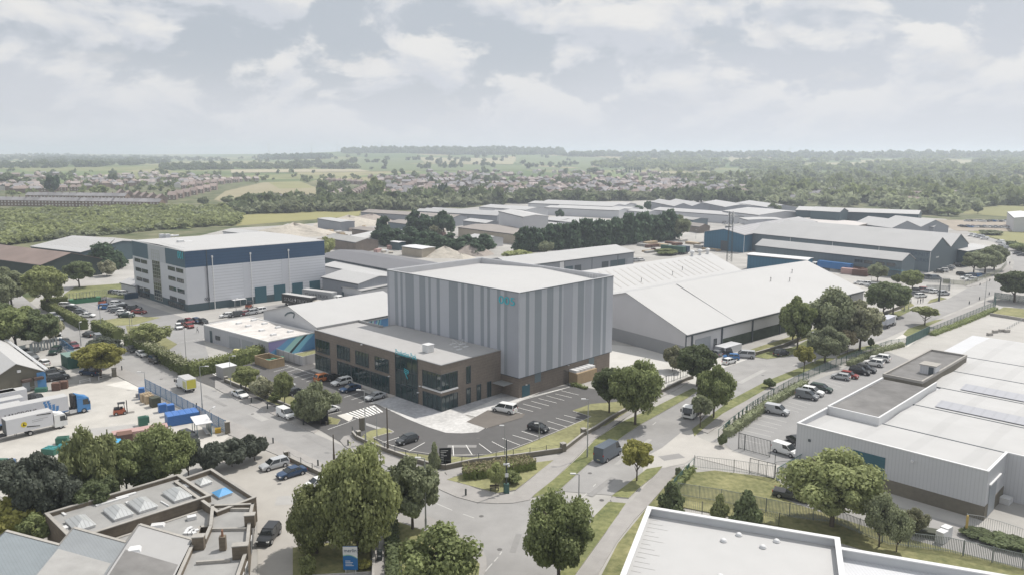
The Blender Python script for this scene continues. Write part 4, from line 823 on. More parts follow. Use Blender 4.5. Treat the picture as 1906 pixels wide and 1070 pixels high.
m = MB(); q = on_wall(ra,rb2,*zR(520,350))[0]; m.wallbox(ra,rb2,q - 2,q + 3.5,3.0,3.12,0,1.6); [m.wallbox(ra,rb2,q - 2 + i * 0.9,q - 1.94 + i * 0.9,0,4.1,1.5,1.56) for i in range(7)]; part('fire_stair',m,mat('teal_steel',(0.1,0.2,0.24),0.5,0.05,1),t)
shed('warehouse','low bright blue clad store with a thin white roof edge behind the huge white roof','warehouse',(1503,484.5),(1391.6,474.2),(1512,480.5),6.3,6.6,C_bclad,C_ltrim)
# ======== right foreground: long hall with office strip
H3 = 7.15
F3 = Fr((1484,786.5),(1839.9,876.7),(1692,677),H3)   # e: front wall to the right, f: away
f3 = thing('warehouse','pale ribbed hall with a white roof, brick plinth and big teal door at the right','warehouse',(*F3.P(F3.L / 2,20),0))
un,vn = F3.uv(1884,843.8,H3); LW = F3.L; DP = 96.0; EX = 70.0
w = MB(); w.prism([F3.P(0,0),F3.P(LW,0),F3.P(LW,vn),F3.P(LW + EX,vn),F3.P(LW + EX,DP),F3.P(0,DP)],-0.1,H3 - 1.3); part('wall',w,C_lclad,f3)
w = MB()
quadbox(w,F3,0,LW,-0.01,0.25,H3 - 1.3,H3 - 0.1); quadbox(w,F3,LW - 0.25,LW,0.25,vn,H3 - 1.3,H3 - 0.1); quadbox(w,F3,LW - 0.25,LW + EX,vn,vn + 0.25,H3 - 1.3,H3 - 0.1); quadbox(w,F3,0,0.25,0.25,17,H3 - 1.3,H3 - 0.1)
part('upper_wall',w,C_lclad,f3)
w = MB(); quadbox(w,F3,-0.08,LW + 0.08,-0.08,0.3,H3 - 0.1,H3 + 0.05); quadbox(w,F3,LW - 0.3,LW + 0.08,0.3,vn,H3 - 0.1,H3 + 0.05); quadbox(w,F3,LW - 0.3,LW + EX,vn,vn + 0.3,H3 - 0.1,H3 + 0.05); quadbox(w,F3,-0.08,0.3,0.3,17,H3 - 0.1,H3 + 0.05); part('coping',w,C_ltrim,f3)
w = MB(); x0 = F3.uv(1700,860,2.0)[0]; q0 = on_wall(F3.P(0,0),F3.P(LW,0),1641,900)[0]; quadbox(w,F3,q0,LW + 0.06,-0.07,0.0,-0.1,2.0); quadbox(w,F3,LW,LW + 0.07,-0.07,vn * .15,-0.1,2.0); quadbox(w,F3,LW,LW + 0.07,vn * .5,vn,-0.1,2.0); part('brick_plinth',w,C_gbrick,f3)
wA,wB = F3.P(0,0),F3.P(LW,0); zV = Z(1426,700,3.9625)
s0,s1 = on_wall(wA,wB,*zV(632,650))[0],on_wall(wA,wB,*zV(872,700))[0]; slab_on(f3,'roller_door',wA,wB,s0,s1,0.02,5.2,0,0.1,C_door)
s0 = on_wall(wA,wB,*zV(322,446))[0]; slab_on(f3,'vent',wA,wB,s0 - .2,s0 + .2,4.6,5.0,0,0.1,C_trim)
s0 = on_wall(wA,wB,*zV(1080,630)); slab_on(f3,'wall_lamp',wA,wB,s0[0] - .2,s0[0] + .2,s0[1],s0[1] + .3,0,0.3,C_ltrim)
eA,eB = F3.P(LW,0),F3.P(LW,vn); sl_ = MB(); sl_.wallbox(eA,eB,vn * .15,vn * .5,0.02,4.6,0,0.12); part('sliding_door',sl_,mat('grey_sliding_door',(0.32,0.34,0.36),0.5,0.05,0.5,ribs=(0.5,0.08,'v')),f3)
sl_ = MB(); sl_.wallbox(eA,eB,vn * .12,vn * .7,4.7,4.9,0.0,0.25); part('door_rail',sl_,C_ltrim,f3)
# roof: shallow ridges running across, with gutters between
r = MB(); vg1 = F3.uv(*zV(1400,470),H3 - 1)[1]; vg1 = max(6,min(14,vg1)); zb_ = H3 - 1.25
vs_ = [0.26,vg1,vg1 + 14.5,vg1 + 29.0,vg1 + 43.5,vg1 + 58,DP - 1]
for k,(a,b) in enumerate(zip(vs_,vs_[1:])):
 L0 = 0.26 if k == 0 else (9.0 if k < 3 else 4.0); L1 = LW - 0.26 if k == 0 else LW + EX; mid = (a + b) / 2 if k else a + (b - a) * 0.15; zr = zb_ + 0.45
 roofplane(r,F3,[(L0,a + 0.1,zb_ + 0.1),(L1,a + 0.1,zb_ + 0.1),(L1,mid,zr),(L0,mid,zr)]); roofplane(r,F3,[(L0,mid,zr),(L1,mid,zr),(L1,b - 0.12,zb_ + 0.1),(L0,b - 0.12,zb_ + 0.1)])
part('roof',r,mat('hall_white_roof',(0.43,0.426,0.42),0.65,0.07,0.15,ribs=(7.5,0.06,'w')),f3)
m = MB()
for b in vs_[1:-1]: quadbox(m,F3,0.3 if b < 15 else 4,LW - .3 if b < 15 else LW + EX,b - 0.12,b + 0.12,zb_ + 0.02,zb_ + 0.16)
part('gutter',m,C_trim,f3)
for k in (2,3):
 a,b = vs_[k],vs_[k + 1]; mid = (a + b) / 2; m = MB(); roofplane(m,F3,[(12,a + 1.0,zb_ + 0.32),(LW + EX - 8,a + 1.0,zb_ + 0.32),(LW + EX - 8,a + 4.2,zb_ + 0.72),(12,a + 4.2,zb_ + 0.72)],0.06); part('solar_panel',m,mat('grey_solar_glass',(0.36,0.365,0.39),0.4,0.04,0.3,ribs=(1.7,0.08,'w')),f3)
# office strip: flat felt roof with parapet, set along the left side of the hall
m = MB(); a0,a1 = F3.uv(1586,742,H3),F3.uv(1692,677,H3); W_ = 8.4; V0_ = 11.5; V1_ = max(a1[1],45)
quadbox(m,F3,0.4,W_,V0_,36,zb_ + 0.1,zb_ + 1.2); part('office_roof',m,C_felt2,f3)
m = MB(); 
for a in ((0.05,0.4,V0_ - .3,36),(W_,W_ + .3,V0_ - .3,40),(0.4,W_,V0_ - .3,V0_)): quadbox(m,F3,*a,zb_ + 0.0,H3 + 0.3)
part('office_parapet',m,C_ltrim,f3)
w = MB(); quadbox(w,F3,0.0,0.4,17,36,-0.1,H3 - 0.2); part('office_wall',w,C_gbrick,f3)
b4 = thing('office_block','dark brick office block with a patched flat roof and stair hut','office building',(*F3.P(4,45),0))
UL = -1.0; w = MB(); p_ = [F3.uv(1643,695,7.9),F3.uv(1700,643.5,7.9),F3.uv(1800,660,7.9)]
ua_,va_ = p_[0]; vb_ = p_[1][1]; ub_ = p_[2][0]
w.prism([F3.P(ua_,37),F3.P(ub_,37),F3.P(ub_,vb_),F3.P(ua_,vb_)],-0.1,7.4); part('wall',w,C_gbrick,b4)
w = MB(); quadbox(w,F3,ua_ + 0.3,ub_ - 0.3,37.3,vb_ - 0.3,7.4,7.5); part('roof',w,C_felt2,b4)
w = MB()
for a in ((ua_ - .05,ub_ + .05,37,37.3),(ua_ - .05,ub_ + .05,vb_ - .3,vb_ + .05),(ua_ - .05,ua_ + .3,37.3,vb_ - .3),(ub_ - .3,ub_ + .05,37.3,vb_ - .3)): quadbox(w,F3,*a,7.4,7.9)
part('parapet',w,C_cope,b4)
m = MB(); uu,vv = F3.uv(*Z(1586,560,5.944)(850,820),7.0); quadbox(m,F3,uu - 1.4,uu + 1.4,vv - 1.2,vv + 1.6,6.3,9.2); part('stair_hut',m,C_lclad,b4)
m = MB(); quadbox(m,F3,uu - 1.6,uu + 1.6,vv - 1.4,vv + 1.8,9.2,9.35); part('stair_hut_roof',m,C_cope,b4)
m = MB(); quadbox(m,F3,uu + 0.2,uu + 1.1,vv - 1.26,vv - 1.2,7.0,9.0); part('stair_hut_door',m,C_trim,b4)
# ======== bottom right flat roof
H4 = 9.0
F4 = Fr((1206.3,940.9),(1562,999.4),(1160,1058),H4)
t = thing('flat_roof_building','white flat roofed building with small roof domes in the bottom right corner','building',(*F4.P(10,10),0))
ex = 40; vn4 = 2.2; D4 = 34
w = MB(); w.prism([F4.P(0,0),F4.P(F4.L,0),F4.P(F4.L,vn4),F4.P(F4.L + ex,vn4),F4.P(F4.L + ex,D4),F4.P(0,D4)],-0.1,H4 - 1.1); part('wall',w,C_lclad,t)
P4 = mat('parapet_metal',(0.52,0.53,0.54),0.5,0.06,0.5)
w = MB()
for a in ((0,F4.L,0,.25),(0,.25,.25,D4),(F4.L - .25,F4.L,.25,9),(F4.L,F4.L + ex,vn4,vn4 + .25)): quadbox(w,F4,*a,H4 - 1.1,H4 - 0.12)
part('parapet',w,P4,t)
w = MB()
for a in ((-.08,F4.L + .08,-.08,.5),(-.08,.5,.5,D4),(F4.L - .5,F4.L + .08,.5,9),(F4.L + .08,F4.L + ex,vn4 - .08,vn4 + .5)): quadbox(w,F4,*a,H4 - 0.12,H4)
part('coping',w,mat('white_coping',(0.62,0.62,0.62),0.5,0.03,1),t)
w = MB(); w.prism([F4.P(.25,.25),F4.P(F4.L - .25,.25),F4.P(F4.L - .25,D4),F4.P(.25,D4)],H4 - 1.1,H4 - 1.0); part('roof',w,mat('bright_flat_roof',(0.43,0.426,0.42),0.6,0.04,0.4,ribs=(3.0,0.03,'h')),t)
w = MB(); quadbox(w,F4,F4.L + .01,F4.L + ex,vn4 + .25,D4,H4 - 1.5,H4 - 1.4); part('lower_roof',w,mat('pale_lower_roof',(0.62,0.62,0.63),0.6,0.05,0.4),t)
zW = Z(1160,880,5.944)
for x,y in ((1110,755),(1280,690),(1545,825),(1697,760),(1075 + 0,1150)): 
 uu,vv = F4.uv(*zW(x,y),H4 - 1); m = MB(); m.tube((*F4.P(uu,vv),H4 - 1),(*F4.P(uu,vv),H4 - .85),.38,n=12); m.ball((*F4.P(uu,vv),H4 - .85),(.34,.34,.22),n=12,k=5); m.smooth = True; part('roof_dome',m,C_ltrim,t)
for k in range(15):
 m = MB(); ln = (1.0,1.6,2.3)[k % 3]; quadbox(m,F4,0.5,0.5 + ln,1.3 + k * 1.0,1.36 + k * 1.0,H4 - 1.0,H4 - 0.985); part('roof_seam',m,C_felt,t)
# ======== bottom left brick offices
zL = Z(0,800,3.9625)
HA = 3.9
FA = Fr(zL(1555,478),zL(1315,322),zL(720,748),HA)   # f runs toward lower left
FA = Fr(zL(1315,322),zL(1555,478),zL(330,610),HA)
oa = thing('office_building','long flat roofed brick office range with four hipped glass skylights','office building',(*FA.P(FA.L / 2,FA.W / 2),0))
w = MB(); quadbox(w,FA,0,FA.L,0,FA.W,-0.1,HA - 0.7); part('wall',w,C_brick2,oa)
def parapet(par,F,u0,u1,v0,v1,z0,z1,t_=0.35,m_=C_brick2,c_=C_cope):
 w = MB(); c = MB()
 for a in ((u0,u1,v0,v0 + t_),(u0,u1,v1 - t_,v1),(u0,u0 + t_,v0 + t_,v1 - t_),(u1 - t_,u1,v0 + t_,v1 - t_)): quadbox(w,F,*a,z0,z1 - 0.1)
 k = 0.05
 for a in ((u0 - k,u1 + k,v0 - k,v0 + t_ + k),(u0 - k,u1 + k,v1 - t_ - k,v1 + k),(u0 - k,u0 + t_ + k,v0 + t_ + k,v1 - t_ - k),(u1 - t_ - k,u1 + k,v0 + t_ + k,v1 - t_ - k)): quadbox(c,F,*a,z1 - 0.1,z1)
 part('parapet',w,m_,par); part('coping',c,c_,par)
parapet(oa,FA,0,FA.L,0,FA.W,HA - 0.7,HA)
w = MB(); quadbox(w,FA,.35,FA.L - .35,.35,FA.W - .35,HA - .7,HA - .62); part('roof',w,C_felt,oa)
def skylight(par,F,uu,vv,a,b,z,m_=None,h=0.75):
 """hipped lantern: low glazed kerb, four sloping faces"""
 k = MB(); quadbox(k,F,uu - a,uu + a,vv - b,vv + b,z,z + 0.35); f = part('skylight',k,C_ltrim,par)
 r = max(0.05,abs(a - b)); p = MB(); z0,z1 = z + 0.36,z + 0.36 + h
 c = [(uu - a - .1,vv - b - .1),(uu + a + .1,vv - b - .1),(uu + a + .1,vv + b + .1),(uu - a - .1,vv + b + .1)]
 R = [(uu - r,vv),(uu + r,vv)] if a > b else [(uu,vv - r),(uu,vv + r)]
 c3 = [F.W3(*q,z0) for q in c]; R3 = [F.W3(*q,z1) for q in R]
 if a > b: fs = [[c3[0],c3[1],R3[1],R3[0]],[c3[1],c3[2],R3[1]],[c3[2],c3[3],R3[0],R3[1]],[c3[3],c3[0],R3[0]]]
 else: fs = [[c3[0],c3[1],R3[0]],[c3[1],c3[2],R3[1],R3[0]],[c3[2],c3[3],R3[1]],[c3[3],c3[0],R3[0],R3[1]]]
 for q in fs: p.face(q)
 p.face(c3[::-1]); part('pane',p,m_ or mat('dusty_skylight_glass',(0.42,0.43,0.43),0.3,0.12,0.8,ribs=(0.45,0.25,'u')),f)
for x,y in ((590,665),(870,585),(1050,530),(1305,455)):
 uu,vv = FA.uv(*zL(x,y),HA); skylight(oa,FA,max(2.4,min(FA.L - 2.4,uu)),vv,2.0,1.15,HA - .62)
for x,y,l,wd in ((470,615,1.2,.3),(480,715,.9,.6),(830,520,4.2,.4),(930,480,2.6,.5),(960,545,2.2,.4),(1215,540,2.2,.12),(1370,410,1.2,.8)):
 uu,vv = FA.uv(*zL(x,y),HA - .5); m = MB(); m.box((*FA.P(uu,vv),HA - .62),(l,wd,.18),rad(45 if l > 2.3 else -40)); part('stacked_board',m,C_ltrim,oa)
FBk = Fr(zL(1560,280),zL(1890,490),zL(1375,345),HA - .3)
ob = thing('office_wing','small brick wing with a blue topped pyramid skylight at the end of the skylight range','office building',(*FBk.P(FBk.L / 2,FBk.W / 2),0))
Wb = FBk.W + 0.4; Hb = HA - .3
w = MB(); quadbox(w,FBk,0,FBk.L,0,Wb + 1.5,-0.1,Hb - .8); part('wall',w,C_brick2,ob); parapet(ob,FBk,0,FBk.L,0,Wb + 1.5,Hb - .8,Hb)
w = MB(); quadbox(w,FBk,.35,FBk.L - .35,.35,Wb + 1.15,Hb - .8,Hb - .72); part('roof',w,C_felt,ob)
u_,v_ = FBk.uv(*zL(1500,385),Hb - .5); skylight(ob,FBk,u_,min(v_,Wb - .8),.95,.9,Hb - .72,h=.6); u_,v_ = FBk.uv(*zL(1640,465),Hb - .5); skylight(ob,FBk,u_,v_,1.05,1.0,Hb - .72,mat('blue_tarpaulin',(0.10,0.30,0.55),0.5,0.1,1),h=.6)
def gz(x,y,z): return g(*zL(x,y),z)
oc = thing('office_building','stepped brick office with a chimney and pale windows facing the small yard','office building',(*gz(1700,700,3)[:2],0))
def polyroof(par,pts,z0,zr,zp,m_=C_felt,wall=C_brick2,t_=0.3):
 P = [gz(x,y,zp) for x,y in pts]; w = MB(); w.prism([p[:2] for p in P],z0,zr); part('wall',w,wall,par)
 cen = sum((Vector(p[:2]) for p in P),Vector((0,0))) / len(P)
 r = MB(); r.prism([tuple(Vector(p[:2]) + (cen - Vector(p[:2])).normalized() * .2) for p in P],zr,zr + .06); part('roof',r,m_,par)
 w = MB(); c = MB()
 for a,b in zip(P,P[1:] + P[:1]):
  a,b = Vector(a[:2]),Vector(b[:2]); d = (b - a); 
  if d.length < .1: continue
  d.normalize(); n = Vector((-d.y,d.x)); n = n if n.dot(cen - a) > 0 else -n
  w.prism([a + n * .01,b + n * .01,b + n * t_,a + n * t_],zr + .07,zp - .1); c.prism([a - n * .05 - d * .05,b - n * .05 + d * .05,b + n * (t_ + .05) + d * .05,a + n * (t_ + .05) - d * .05],zp - .1,zp)
 part('parapet',w,wall,par); part('coping',c,C_cope,par)
polyroof(oc,[(1560,548),(1872,536),(1850,640),(1830,870),(1760,1075),(1700,1200),(1240,1200),(1300,1080),(1420,815),(1500,800),(1545,700)],-0.1,2.9,3.7)
for (a,b,c_,d) in (((1485,702),(1548,702),(1500,800),(1440,800)),): pass
for x0,y0,x1,y1 in ((1560,590,1850,592),(1565,740,1835,735),(1450,985,1700,968)):
 A_,B_ = gz(x0,y0,2.96),gz(x1,y1,2.96); m = MB(); m.wallbox(A_,B_,0,(B_ - A_).length,2.96,3.35,0,.3); part('roof_upstand',m,C_cope,oc)
for x0,y0,x1,y1 in ((1805,725,1880,720),(1715,960,1830,950),(1420,890,1505,885)):
 A_,B_ = gz(x0,y0,2.97),gz(x1,y1,2.97); m = MB(); m.wallbox(A_,B_,0,(B_ - A_).length,2.97,4.6,-.9,0); part('brick_pier',m,C_brick2,oc); m = MB(); m.wallbox(A_,B_,-.05,(B_ - A_).length + .05,4.6,4.72,-.95,.05); part('pier_cap',m,C_cope,oc)
c0_ = gz(1640,890,2.96); m = MB(); m.box((c0_.x,c0_.y + .3,2.96),(.75,.75,1.75),rad(10)); ch = part('chimney',m,C_brick2,oc); m = MB(); m.tube((c0_.x,c0_.y + .3,4.71),(c0_.x,c0_.y + .3,5.5),.16,.12,n=8); part('chimney_pot',m,mat('terracotta_pot',(0.28,0.15,0.1),0.8,0.1,1),ch)
od = thing('office_building','low grey felt roof between the skylight range and the sawtooth roofs','office building',(*gz(1200,680,2)[:2],0))
polyroof(od,[(830,800),(1552,562),(1548,700),(1480,705),(1450,790),(1380,800),(1240,800),(1030,735),(930,830)],-0.1,2.3,2.45)
m = MB(); c_ = gz(1415,655,2.4); m.box((c_.x,c_.y,2.36),(1.1,.8,.5),rad(30)); part('roof_cowl',m,C_ltrim,od)
m = MB(); c_ = gz(1415,745,2.4); [m.box((c_.x + (i % 3) * .5 - .5,c_.y + (i // 3) * .6 - .6,2.36),(.5,.7,.25),rad(i * 25)) for i in range(7)]; part('loose_sheeting',m,C_ltrim,od)
m = MB(); c_ = gz(1160,705,2.4); m.box((c_.x,c_.y,2.36),(1.8,1.1,.3),rad(15),taper=.8); part('roof_light',m,C_ltrim,od)
# three sawtooth bays
roofm = [mat('blue_grey_slate',(0.20,0.225,0.24),0.7,0.1,0.5,ribs=(0.35,0.10,'u')),mat('blue_grey_slate2',(0.22,0.235,0.245),0.7,0.1,0.5,ribs=(0.35,0.10,'u')),mat('plain_grey_roof',(0.34,0.335,0.33),0.7,0.06,0.5)]
AP = [(45,745),(545,722),(1030,697)]; VL = [(-150,1000),(440,848),(930,828),(1418,808)]; ZA,ZV = 5.4,3.9
dA = (gz(790,1065,ZA) - gz(1030,697,ZA)); dA.z = 0; dA.normalize()
sw = thing('sawtooth_building','sawtooth roofed brick workshops with blue grey slates in bottom left corner','workshop',(*gz(545,900,3)[:2],0))
cop = MB(); wal = MB()
for k in range(3):
 a = gz(*AP[k],ZA); v0 = gz(*VL[k],ZV); v1 = gz(*VL[k + 1],ZV); Ls = 22
 if k == 0: v0 = a + (gz(*VL[1],ZV) - gz(*AP[1],ZA)); v0 = Vector((2 * a.x - v1.x,2 * a.y - v1.y,ZV)) * 0.3 + Vector((a.x,a.y,ZV)) * 0.7
 r = MB(); r.face([tuple(p) for p in (a,v1,v1 + dA * Ls,a + dA * Ls)]); r.face([tuple(p) for p in (v0,a,a + dA * Ls,v0 + dA * Ls)])
 part('roof',r,roofm[k],sw)
 for p,q in ((v0,a),(a,v1)):
  wal.face([(p.x,p.y,-0.1),(q.x,q.y,-0.1),(q.x,q.y,q.z),(p.x,p.y,p.z)])
  d = (q - p); n = Vector((-d.y,d.x,0)).normalized() * .2; up = Vector((0,0,.12)); dn = Vector((0,0,.3))
  b = [p - n - dn,q - n - dn,q + n - dn,p + n - dn,p - n + up,q - n + up,q + n + up,p + n + up]
  for f_ in ((4,5,6,7),(0,1,5,4),(3,2,6,7),(0,3,7,4),(1,2,6,5)): cop.face([b[i] for i in f_])
part('wall',wal,C_brick2,sw); part('coping',cop,C_cope,sw)
m = MB(); c_ = gz(978,900,4.8); m.box((c_.x,c_.y,3.9),(1.5,1.2,1.0),rad(20)); m.box((c_.x,c_.y,4.95),(1.9,1.4,.35),rad(20),taper=.8); part('roof_cowl',m,C_ltrim,sw)
d0 = gz(1030,697,ZA); d1 = gz(1418,808,ZV); m = MB(); q = (d1 - d0); e_ = dA; nrm = q.cross(e_).normalized(); nrm = nrm if nrm.z > 0 else -nrm
p0 = d0 + e_ * 6.0 + nrm * .03; m.face([tuple(p) for p in (p0 + q * .03,p0 + q * .97,p0 + q * .97 + e_ * 16,p0 + q * .03 + e_ * 16)]); part('dark_roof_sheet',m,C_felt2,sw)
d0 = gz(545,722,ZA); d1 = gz(930,828,ZV); q = (d1 - d0); nrm = q.cross(e_).normalized(); nrm = nrm if nrm.z > 0 else -nrm; p0 = d0 + e_ * 5.0 + nrm * .03
m = MB(); m.face([tuple(p) for p in (p0 + q * .02,p0 + q * .98,p0 + q * .98 + e_ * 17,p0 + q * .02 + e_ * 17)]); part('grey_roof_sheet',m,C_felt,sw)
# white windows on the yard side of the stepped office
A_,B_ = gz(1872,536,3.7),gz(1830,870,3.7)
C_ = gz(1760,1075,3.7)
nA = [(A_,B_),(B_,C_)]
def side_windows(par,A_,B_,ss):
 d = (B_ - A_).xy.normalized(); n = Vector((d.y,-d.x)); n = n if n.x > 0 else -n
 for s in ss:
  P = [A_.xy + d * s,A_.xy + d * (s + 1.6)]; fr = MB(); fr.prism([P[0],P[1],P[1] + n * .08,P[0] + n * .08],.8,2.6,bottom=True); f = part('window',fr,C_ltrim,par)
  p = MB(); p.prism([P[0] + d * .12 + n * .01,P[1] - d * .12 + n * .01,P[1] - d * .12 + n * .1,P[0] + d * .12 + n * .1],.95,2.45,bottom=True); part('pane',p,G_dark,f)
side_windows(oc,A_,B_,[1.2,4.2,7.0]); side_windows(oc,B_,C_,[1.0,3.4])
# ======== left side buildings
t,R = shed('workshop_building','white roofed workshop with an olive gable and a blue corner panel at the left edge','workshop',(80,690),(4,633),(-18,711),3.7,6.3,mat('olive_brown_wall',(0.15,0.14,0.11),0.8,0.08,0.5),C_white,ridge='a')
ga,gb = R.P(0,0),R.P(0,R.W); slab_on(t,'blue_corner_panel',ga,gb,-0.4,1.3,0,3.6,0,0.12,mat('blue_panel',(0.10,0.26,0.50),0.5,0.05,1))
zK = Z(0,680,7.925)
for x in (325,505): s = on_wall(ga,gb,*zK(x + 50,200))[0]; slab_on(t,'loading_hood',ga,gb,s - .9,s + .9,2.2,2.75,0,1.0,mat('dark_brown_hood',(0.10,0.07,0.06),0.7,0.1,1)); slab_on(t,'door',ga,gb,s - .7,s + .7,.02,2.15,0,.06,C_dgrey)
s = on_wall(ga,gb,*zK(270,85)); slab_on(t,'wall_box',ga,gb,s[0] - .4,s[0] + .3,s[1] - .2,s[1] + .3,0,.3,C_ltrim)
la,lb = R.P(0,0),R.P(R.L,0); m = MB(); [m.tube((*R.P(0,-0.6 - .35 * i),3.9),(*R.P(R.L,-0.6 - .35 * i),3.9),.16,n=8) for i in range(2)]; part('duct',m,C_ltrim,t)
shed('warehouse','very wide low shed with a rusty brown roof and dark walls at the left edge','warehouse',(75.7,493.5),(-60,475),(190,482),6.5,10.0,mat('near_black_green_wall',(0.04,0.055,0.05),0.7,0.1,0.5),C_rust,ridge='a')
shed('warehouse','long white roofed shed with a teal side behind the dark cedar','warehouse',(150,470),(57.5,459),(300,452),6.0,9.0,C_dteal,C_wroofu,rooflights=12)
shed('warehouse','small white gabled shed beside the office front of the blue banded block','workshop',(252,532),(225,526),(262,522),3.6,4.8,C_lclad,C_wroofu)
# ======== farther industrial estate
zN = Z(950,250,3.9625); zq = Z(480,250,3.9625); zT = Z(1426,250,3.9625)
far_sheds = [
 ('tall white cube shaped unit with slim slot windows behind the conifer screen',(974,404.5),(928,393.5),(1012,401),13,14,C_lclad,C_white,1),
 ('low beige unit with a ribbed tan roof left of the white cube',(985,440),(853,423.5),(1040,432),5.5,6.5,C_tan,C_brown,1),
 ('long brown roofed range beyond the rubble yard',(843,406),(672,395.2),(862,402),6,7.5,C_mclad,C_brown,1),
 ('short grey roofed store in front of the long brown range',(785,421),(722,413.5),(806,415),5,6,C_gclad,C_brown,1),
 ('white roofed multi gable works with rooftop flues, left of centre',(925,402),(775,393),(960,398),6.5,8,C_mclad,C_wroofw,3),
 ('green fronted unit with a pale roof among the white works',(948,401),(903,397),(970,396),6,7.5,mat('green_cladding',(0.07,0.13,0.12),0.6,0.05,0.4),C_wroofw,1),
 ('long pale roof at the back of the estate left of centre',(978,391.5),(892,385.5),(1020,388.5),7,8.5,C_lclad,C_wroofw,1),
 ('large white flat works with rooftop plant in the middle of the estate',(1152,392.5),(1014,386.5),(1190,387),6,7,C_lclad,C_wroofw,2),
 ('white roofed works behind the rooftop plant',(1140,385),(983,378.5),(1200,381),7,8.5,C_lclad,C_wroofw,2),
 ('twin gabled pale sheds right of the central works',(1255,384.5),(1212,376),(1321,384),7,9.5,C_mclad,C_wroofw,2),
 ('very long white roofed shed above the vehicle yard',(1392,403.5),(1214,391),(1408,399.5),6,7.5,C_lclad,C_wroofu,1),
 ('pale arched roof shed at the far right of the estate',(1412,401),(1345,393),(1425,388),8,10,C_lclad,C_wroofw,1),
 ('white gabled shed before the far tree belt',(1350,386),(1306,377),(1395,383),7,9,C_mclad,C_wroofw,1),
 ('low white shed at the estate edge near the tree belt',(1432,387),(1370,378),(1470,384),6,8,C_mclad,C_wroofw,1),
 ('long dark walled shed with a white roof strip',(1709.9,399.5),(1481,391.5),(1716,396),11,13,C_dteal,C_wroofu,1),
 ('dark gabled bay projecting from the long dark shed',(1563,395.5),(1509,392.5),(1568,392.0),12,14.2,C_dteal,C_wroofw,1),
 ('pinkish flat roofed long range in front of the dark shed',(1592,421.5),(1462,411),(1602,413),6,6.6,C_tan,mat('pink_grey_roof',(0.50,0.47,0.45),0.8,0.05,0.3),1),
 ('white jumbled gable roof cluster behind the lettered works',(1660,425),(1590,415.5),(1690,412),6,10,C_mclad,C_wroofw,2),
 ('grey strip roof running right from the gable cluster',(1738,423),(1652,417),(1744,418),6,8,C_mclad,C_wroofu,1),
 ('white walled shed cut by the right edge',(1888,406),(1875,395),(1935,404),9,10,C_lclad,C_ltrim,1),
 ('brown brick depot between the conifer screen and the blue shed',(1302,422.5),(1268,418),(1312,420),4,5.5,C_brick,C_brown,1),
 ('small flat roofed depot with a dark roof near the vehicle yard',(1400,427),(1350,421),(1430,420),5,6,C_mclad,C_felt,1),
 ('two storey white office at the end of the long white shed',(1392,410),(1376,406),(1420,400),9,9.4,C_lclad,C_wroofu,1),
 ('long low white roof behind the conifer screen',(1120,420),(1010,409),(1170,414),5,6,C_lclad,C_wroofw,1),
 ('low white roof at the left end of the conifer screen',(1050,425),(1003,418),(1070,420),5,6,C_lclad,C_wroofw,1),
 ('white roofed store just above the dark cedar',(470,437),(415,431),(500,433),5,6,C_lclad,C_wroofw,1),
 ('grey block store in the rubble yard',(634,414),(591,407),(652,411),6,6.3,C_mclad,C_wroofw,1),
 ('brown brick depot with rooflights below the rubble heap',(662,452),(600,442),(700,447),5,6.5,C_brick,C_felt,1),
 ('pale block workshop with one wide dark doorway beside the rubble heap',(785,464),(748,459),(806,460),4.2,4.4,C_tan,C_ltrim,1),
 ('small dark green hut by the conifers',(742,452),(727,450),(755,450.5),4,4.2,C_dteal,C_ltrim,1),
 ('low grey shed left of the white cube',(905,416),(862,411),(925,413),5,6.2,C_mclad,C_wroofw,1),
 ('pale store between the cube and the conifer screen',(1040,412),(1010,409),(1062,408),5,6,C_lclad,C_wroofu,1),
 ('small white shed among the far works, left of the twin gables',(1205,396),(1160,392),(1216,393),5,6.2,C_lclad,C_wroofw,1),
 ('flat grey roofed store above the vehicle yard',(1290,410),(1236,405),(1302,406),4.5,5.4,C_gclad,C_felt,1),
 ('long low brown shed right of the rubble yard office',(700,432),(655,426),(716,427),4.5,5.5,C_brick,C_brown,1),
 ('white shed behind the gravel cone',(905,446),(868,441),(925,441),4.5,5.6,C_lclad,C_wroofw,1),
 ('pale shed at the back left of the meadow edge',(560,425),(525,421),(575,422),4,5,C_tan,C_wroofw,1),
 ('dark roofed stables behind the pinkish range',(1477,409),(1442,404),(1500,405),4,6,C_brick,C_felt2,1),
]
for lab,a,b,c,he,hr,wm,rm,nb in far_sheds: shed('warehouse' if he > 5 else 'industrial_unit',lab,'warehouse',a,b,c,he,hr,wm,rm,bays=nb,over=0.2,group='sheds of the industrial estate')
# white arched tent in the yard
t = thing('storage_tent','white arched fabric tent in the rubble yard','tent',(*g(690,458)[:2],0)); a,b = g(642,462),g(700,448); d = (b - a).xy.normalized(); n = Vector((-d.y,d.x)); m = MB(); L_ = (b - a).xy.length
for i in range(8):
 t0,t1 = math.pi * i / 8,math.pi * (i + 1) / 8; P_ = lambda s,th: (a.x + d.x * s + n.x * 7 * math.cos(th),a.y + d.y * s + n.y * 7 * math.cos(th),5.5 * math.sin(th) + 0.3)
 m.face([P_(0,t0),P_(L_,t0),P_(L_,t1),P_(0,t1)]); m.face([P_(0,t0),P_(0,t1),(a.x,a.y,0)]); m.face([P_(L_,t0),P_(L_,t1),(a.x + d.x * L_,a.y + d.y * L_,0)])
part('fabric_cover',m,C_white,t)
